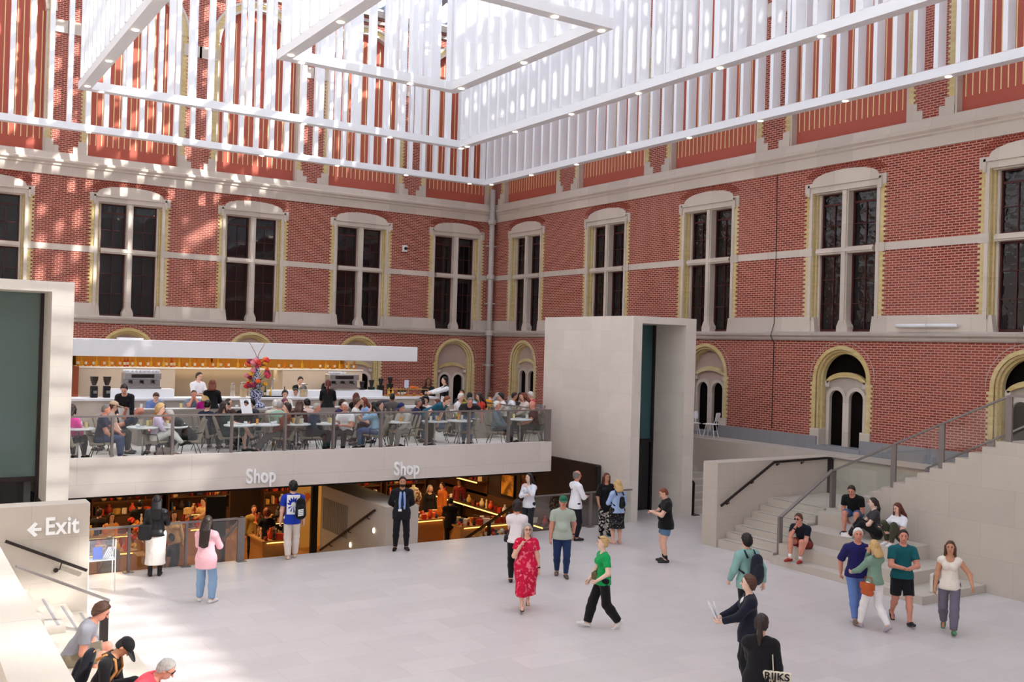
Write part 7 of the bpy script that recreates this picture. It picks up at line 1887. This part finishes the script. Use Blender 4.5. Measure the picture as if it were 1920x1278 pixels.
# painted mural panel with a sunflower seen beside the blue T-shirt
q = on(575, 940, 29.6, 1); t = thing('wall_panel', 'pale yellow panel with a painted flower beside the shop entrance', 'panel', (q.x, 29.6, SHOPZ))
m = MB(); m.box(q.x - .55, q.x + .5, 29.6, 29.66, SHOPZ, .9); m.build('panel_board', plain((226, 196, 120), .7, .06, 3), t)
m = MB(); c = on(577, 930, 29.59, 1)
for k in range(11):
    a = 2 * PI * k / 11; m.add([(c.x + .08 * math.cos(a - .2), 29.59, c.z + .08 * math.sin(a - .2)), (c.x + .2 * math.cos(a), 29.59, c.z + .2 * math.sin(a)), (c.x + .08 * math.cos(a + .2), 29.59, c.z + .08 * math.sin(a + .2))], [(0, 1, 2)])
m.prism(arc(c.x, c.z, .1, 0, 350, 14), 0, .004, lambda u_, v, d: (u_, 29.592 - d, v)); m.tube([(c.x, 29.59, c.z - .1), (c.x - .15, 29.59, c.z - .5), (c.x - .4, 29.59, c.z + .1)], .012, 5); m.build('painted_flower', plain((196, 96, 40), .7), t)
# black pillar-shaped sign by the railing
q = on(404, 950, 27.5, 1); m = MB(); m.box(q.x - .28, q.x + .28, 27.4, 27.5, SHOPZ, .55); tag(m.build('display_pillar', BLACK), 'tall black display pillar inside the shop behind the pink shirt', 'pillar')
# red bouquets on the display behind the left balustrade
for i in range(22):
    m = MB(); c = Vector((6.2 + rng.uniform(-.5, .5), 27.0 + rng.uniform(-.3, .3), -.55 + rng.uniform(0, .75))); n_ = 6
    for k in range(n_): m.ball(c + Vector((math.cos(k) * .05, math.sin(k) * .05, math.sin(k * 2.1) * .03)), .05, 6)
    m.tube([c, (6.2, 27.0, SHOPZ + .9)], .006, 4); tag(m.build('paper_flower', SM[[0, 1, 9, 4][i % 4]], smooth=True), '%s paper flower in the bunch standing in the shop' % CN[[0, 1, 9, 4][i % 4]], 'flower', 'paper flowers in the shop')
m = MB(); m.lathe([(.12, 0), (.16, .2), (.14, .35)], (6.2, 27.0, SHOPZ + .82), 12); m.box(5.85, 6.55, 26.7, 27.3, SHOPZ, SHOPZ + .82); tag(m.build('flower_pot', OAK), 'oak plinth with a pot holding the red paper flowers', 'pot')
# shoppers
def shopper(label, px, py, face, top, bot, y=None, H=1.7, **kw):
    q = on(px, py, SHOPZ + .93 * H)
    if y: q = on(px, py, y, 1)
    return person('person ' + label, (q.x, q.y, SHOPZ), face, H, far=True, top=top, bot=bot, **kw)
S_ = [('in a white baseball cap carrying a dark strap bag in the shop', 205, 1002, 170, T('tee', (206, 196, 186)), T('trousers', (60, 58, 62)), 25.2, dict(hair='dark', extra=lambda F: hat(F, (236, 232, 226)))),
      ('in a dark T-shirt with red trousers behind the balustrade glass', 321, 1012, -100, T('tee', (40, 44, 56)), T('trousers', (160, 40, 40)), 25.0, dict(hair='black', skin='tan')),
      ('in a cream top lit warmly among the shop shelves', 208, 968, 30, T('long', (226, 170, 110)), T('trousers', BLK), 28.6, dict(hair='dark', sex='f', style='long')),
      ('with dark hair smiling behind the shop counter', 326, 970, 10, T('long', (226, 206, 180)), T('trousers', BLK), 28.2, dict(hair='dark', sex='f', style='shoulder')),
      ('in black browsing at the back left of the shop', 262, 950, 180, T('jacket', BLK), T('trousers', BLK), 30.5, dict(hair='black')),
      ('in a cream T-shirt reaching across the shop display', 383, 932, -40, T('tee', (236, 200, 140)), T('trousers', BLK), 30.2, dict(hair='dark', arms=('reach', 'reach'))),
      ('in a yellow-brown shirt and black trousers at the foot of the stairs', 476, 963, 8, T('shirt', (150, 120, 60)), T('trousers', BLK), 28.3, dict(hair='brown', skin='ruddy')),
      ('with bright red curly hair in a short black dress', 501, 960, 176, T('dress', BLK), None, 27.6, dict(hair='red', sex='f', style='afro')),
      ('in a black coat beside the red-haired shopper', 523, 966, 170, T('jacket', BLK), T('trousers', BLK), 27.9, dict(hair='dark', sex='f', style='bob')),
      ('in black with crossed arms among the right-hand shop tables', 845, 935, 178, T('jacket', BLK), T('trousers', BLK), 27.3, dict(hair='black', arms=('cross', 'cross'))),
      ('with pale hair and black top by the right-hand shop shelves', 806, 912, 20, T('long', (30, 28, 30)), T('trousers', BLK), 30.0, dict(hair='grey', sex='f', style='bob')),
      ('in an orange jacket among the right-hand shop tables', 830, 918, -60, T('jacket', (214, 116, 40)), T('trousers', BLK), 30.4, dict(hair='dark')),
      ('in a dark red jumper at the back of the shop', 862, 905, -30, T('sweater', (120, 36, 30)), T('trousers', BLK), 31.0, dict(hair='dark', skin='tan')),
      ('in dark clothes with a shopping basket far left in the shop', 186, 958, 160, T('jacket', (36, 30, 34)), T('trousers', BLK), 29.4, dict(hair='dark'))]
for lb, x, y, fc, tp, bt, yy, kw in S_: shopper(lb, x, y, fc, tp, bt, yy, **kw)
# ------------------------------------------------------------------ tell look-alikes apart by their order along the row
def px_of(p):
    q = R.T @ (np.array(p) - EYE); return 960 + F_PX * q[0] / q[2]
ORD = ['leftmost', 'second', 'third', 'fourth', 'fifth', 'sixth', 'seventh', 'eighth', 'ninth', 'tenth', 'eleventh', 'twelfth']
same = {}
for o in COL.objects:
    if o.parent is None and o.get('label') and o.get('category'): same.setdefault(o['label'], []).append(o)
for lb, os_ in same.items():
    if len(os_) < 2: continue
    for i, o in enumerate(sorted(os_, key=lambda o: px_of(o.location) if o.location.length > .01 else px_of(sum((np.array(v.co) for v in o.data.vertices), np.zeros(3)) / len(o.data.vertices)))):
        n = len(os_); w = ('leftmost' if i == 0 else 'rightmost' if i == n - 1 else (ORD[i] if i < 12 else '%d%s' % (i + 1, {21: 'st', 22: 'nd', 23: 'rd'}.get(i + 1, 'th'))) + ' from left') if n > 2 else ('left one', 'right one')[i]
        o['label'] = lb.replace(' displayed on', ' on') + ', ' + w
# ------------------------------------------------------------------ light and view
w = bpy.data.worlds.new('sky'); S.world = w; w.use_nodes = True
nt = w.node_tree; nt.nodes.clear()
wo = nt.nodes.new('ShaderNodeOutputWorld'); bg = nt.nodes.new('ShaderNodeBackground')
sky = nt.nodes.new('ShaderNodeTexSky'); sky.sky_type = 'NISHITA'; sky.sun_disc = False
sky.sun_elevation = math.radians(46); sky.sun_rotation = math.radians(100); sky.dust_density = 2.5; sky.air_density = 1.0
hs = nt.nodes.new('ShaderNodeHueSaturation'); hs.inputs['Saturation'].default_value = .38
nt.links.new(sky.outputs[0], hs.inputs['Color']); nt.links.new(hs.outputs[0], bg.inputs[0]); bg.inputs[1].default_value = SKY_STR
nt.links.new(bg.outputs[0], wo.inputs[0])
sd = bpy.data.lights.new('sun', 'SUN'); so = bpy.data.objects.new('sun', sd); COL.objects.link(so)
sd.energy = SUN_STR; sd.angle = math.radians(.7); sd.color = (1, .96, .90)
so.rotation_euler = Vector(SUN_DIR).normalized().to_track_quat('-Z', 'Y').to_euler(); so.location = (60, -10, 70)
vs = S.view_settings
S.display_settings.display_device = 'sRGB'
vs.view_transform = 'Standard'; vs.look = 'None'; vs.exposure = EXPOSURE; vs.gamma = 1.0; vs.use_curve_mapping = False
S.cycles.use_denoising = True
S.cycles.max_bounces = 8; S.cycles.diffuse_bounces = 4; S.cycles.transparent_max_bounces = 24
S.cycles.sample_clamp_indirect = 6.0
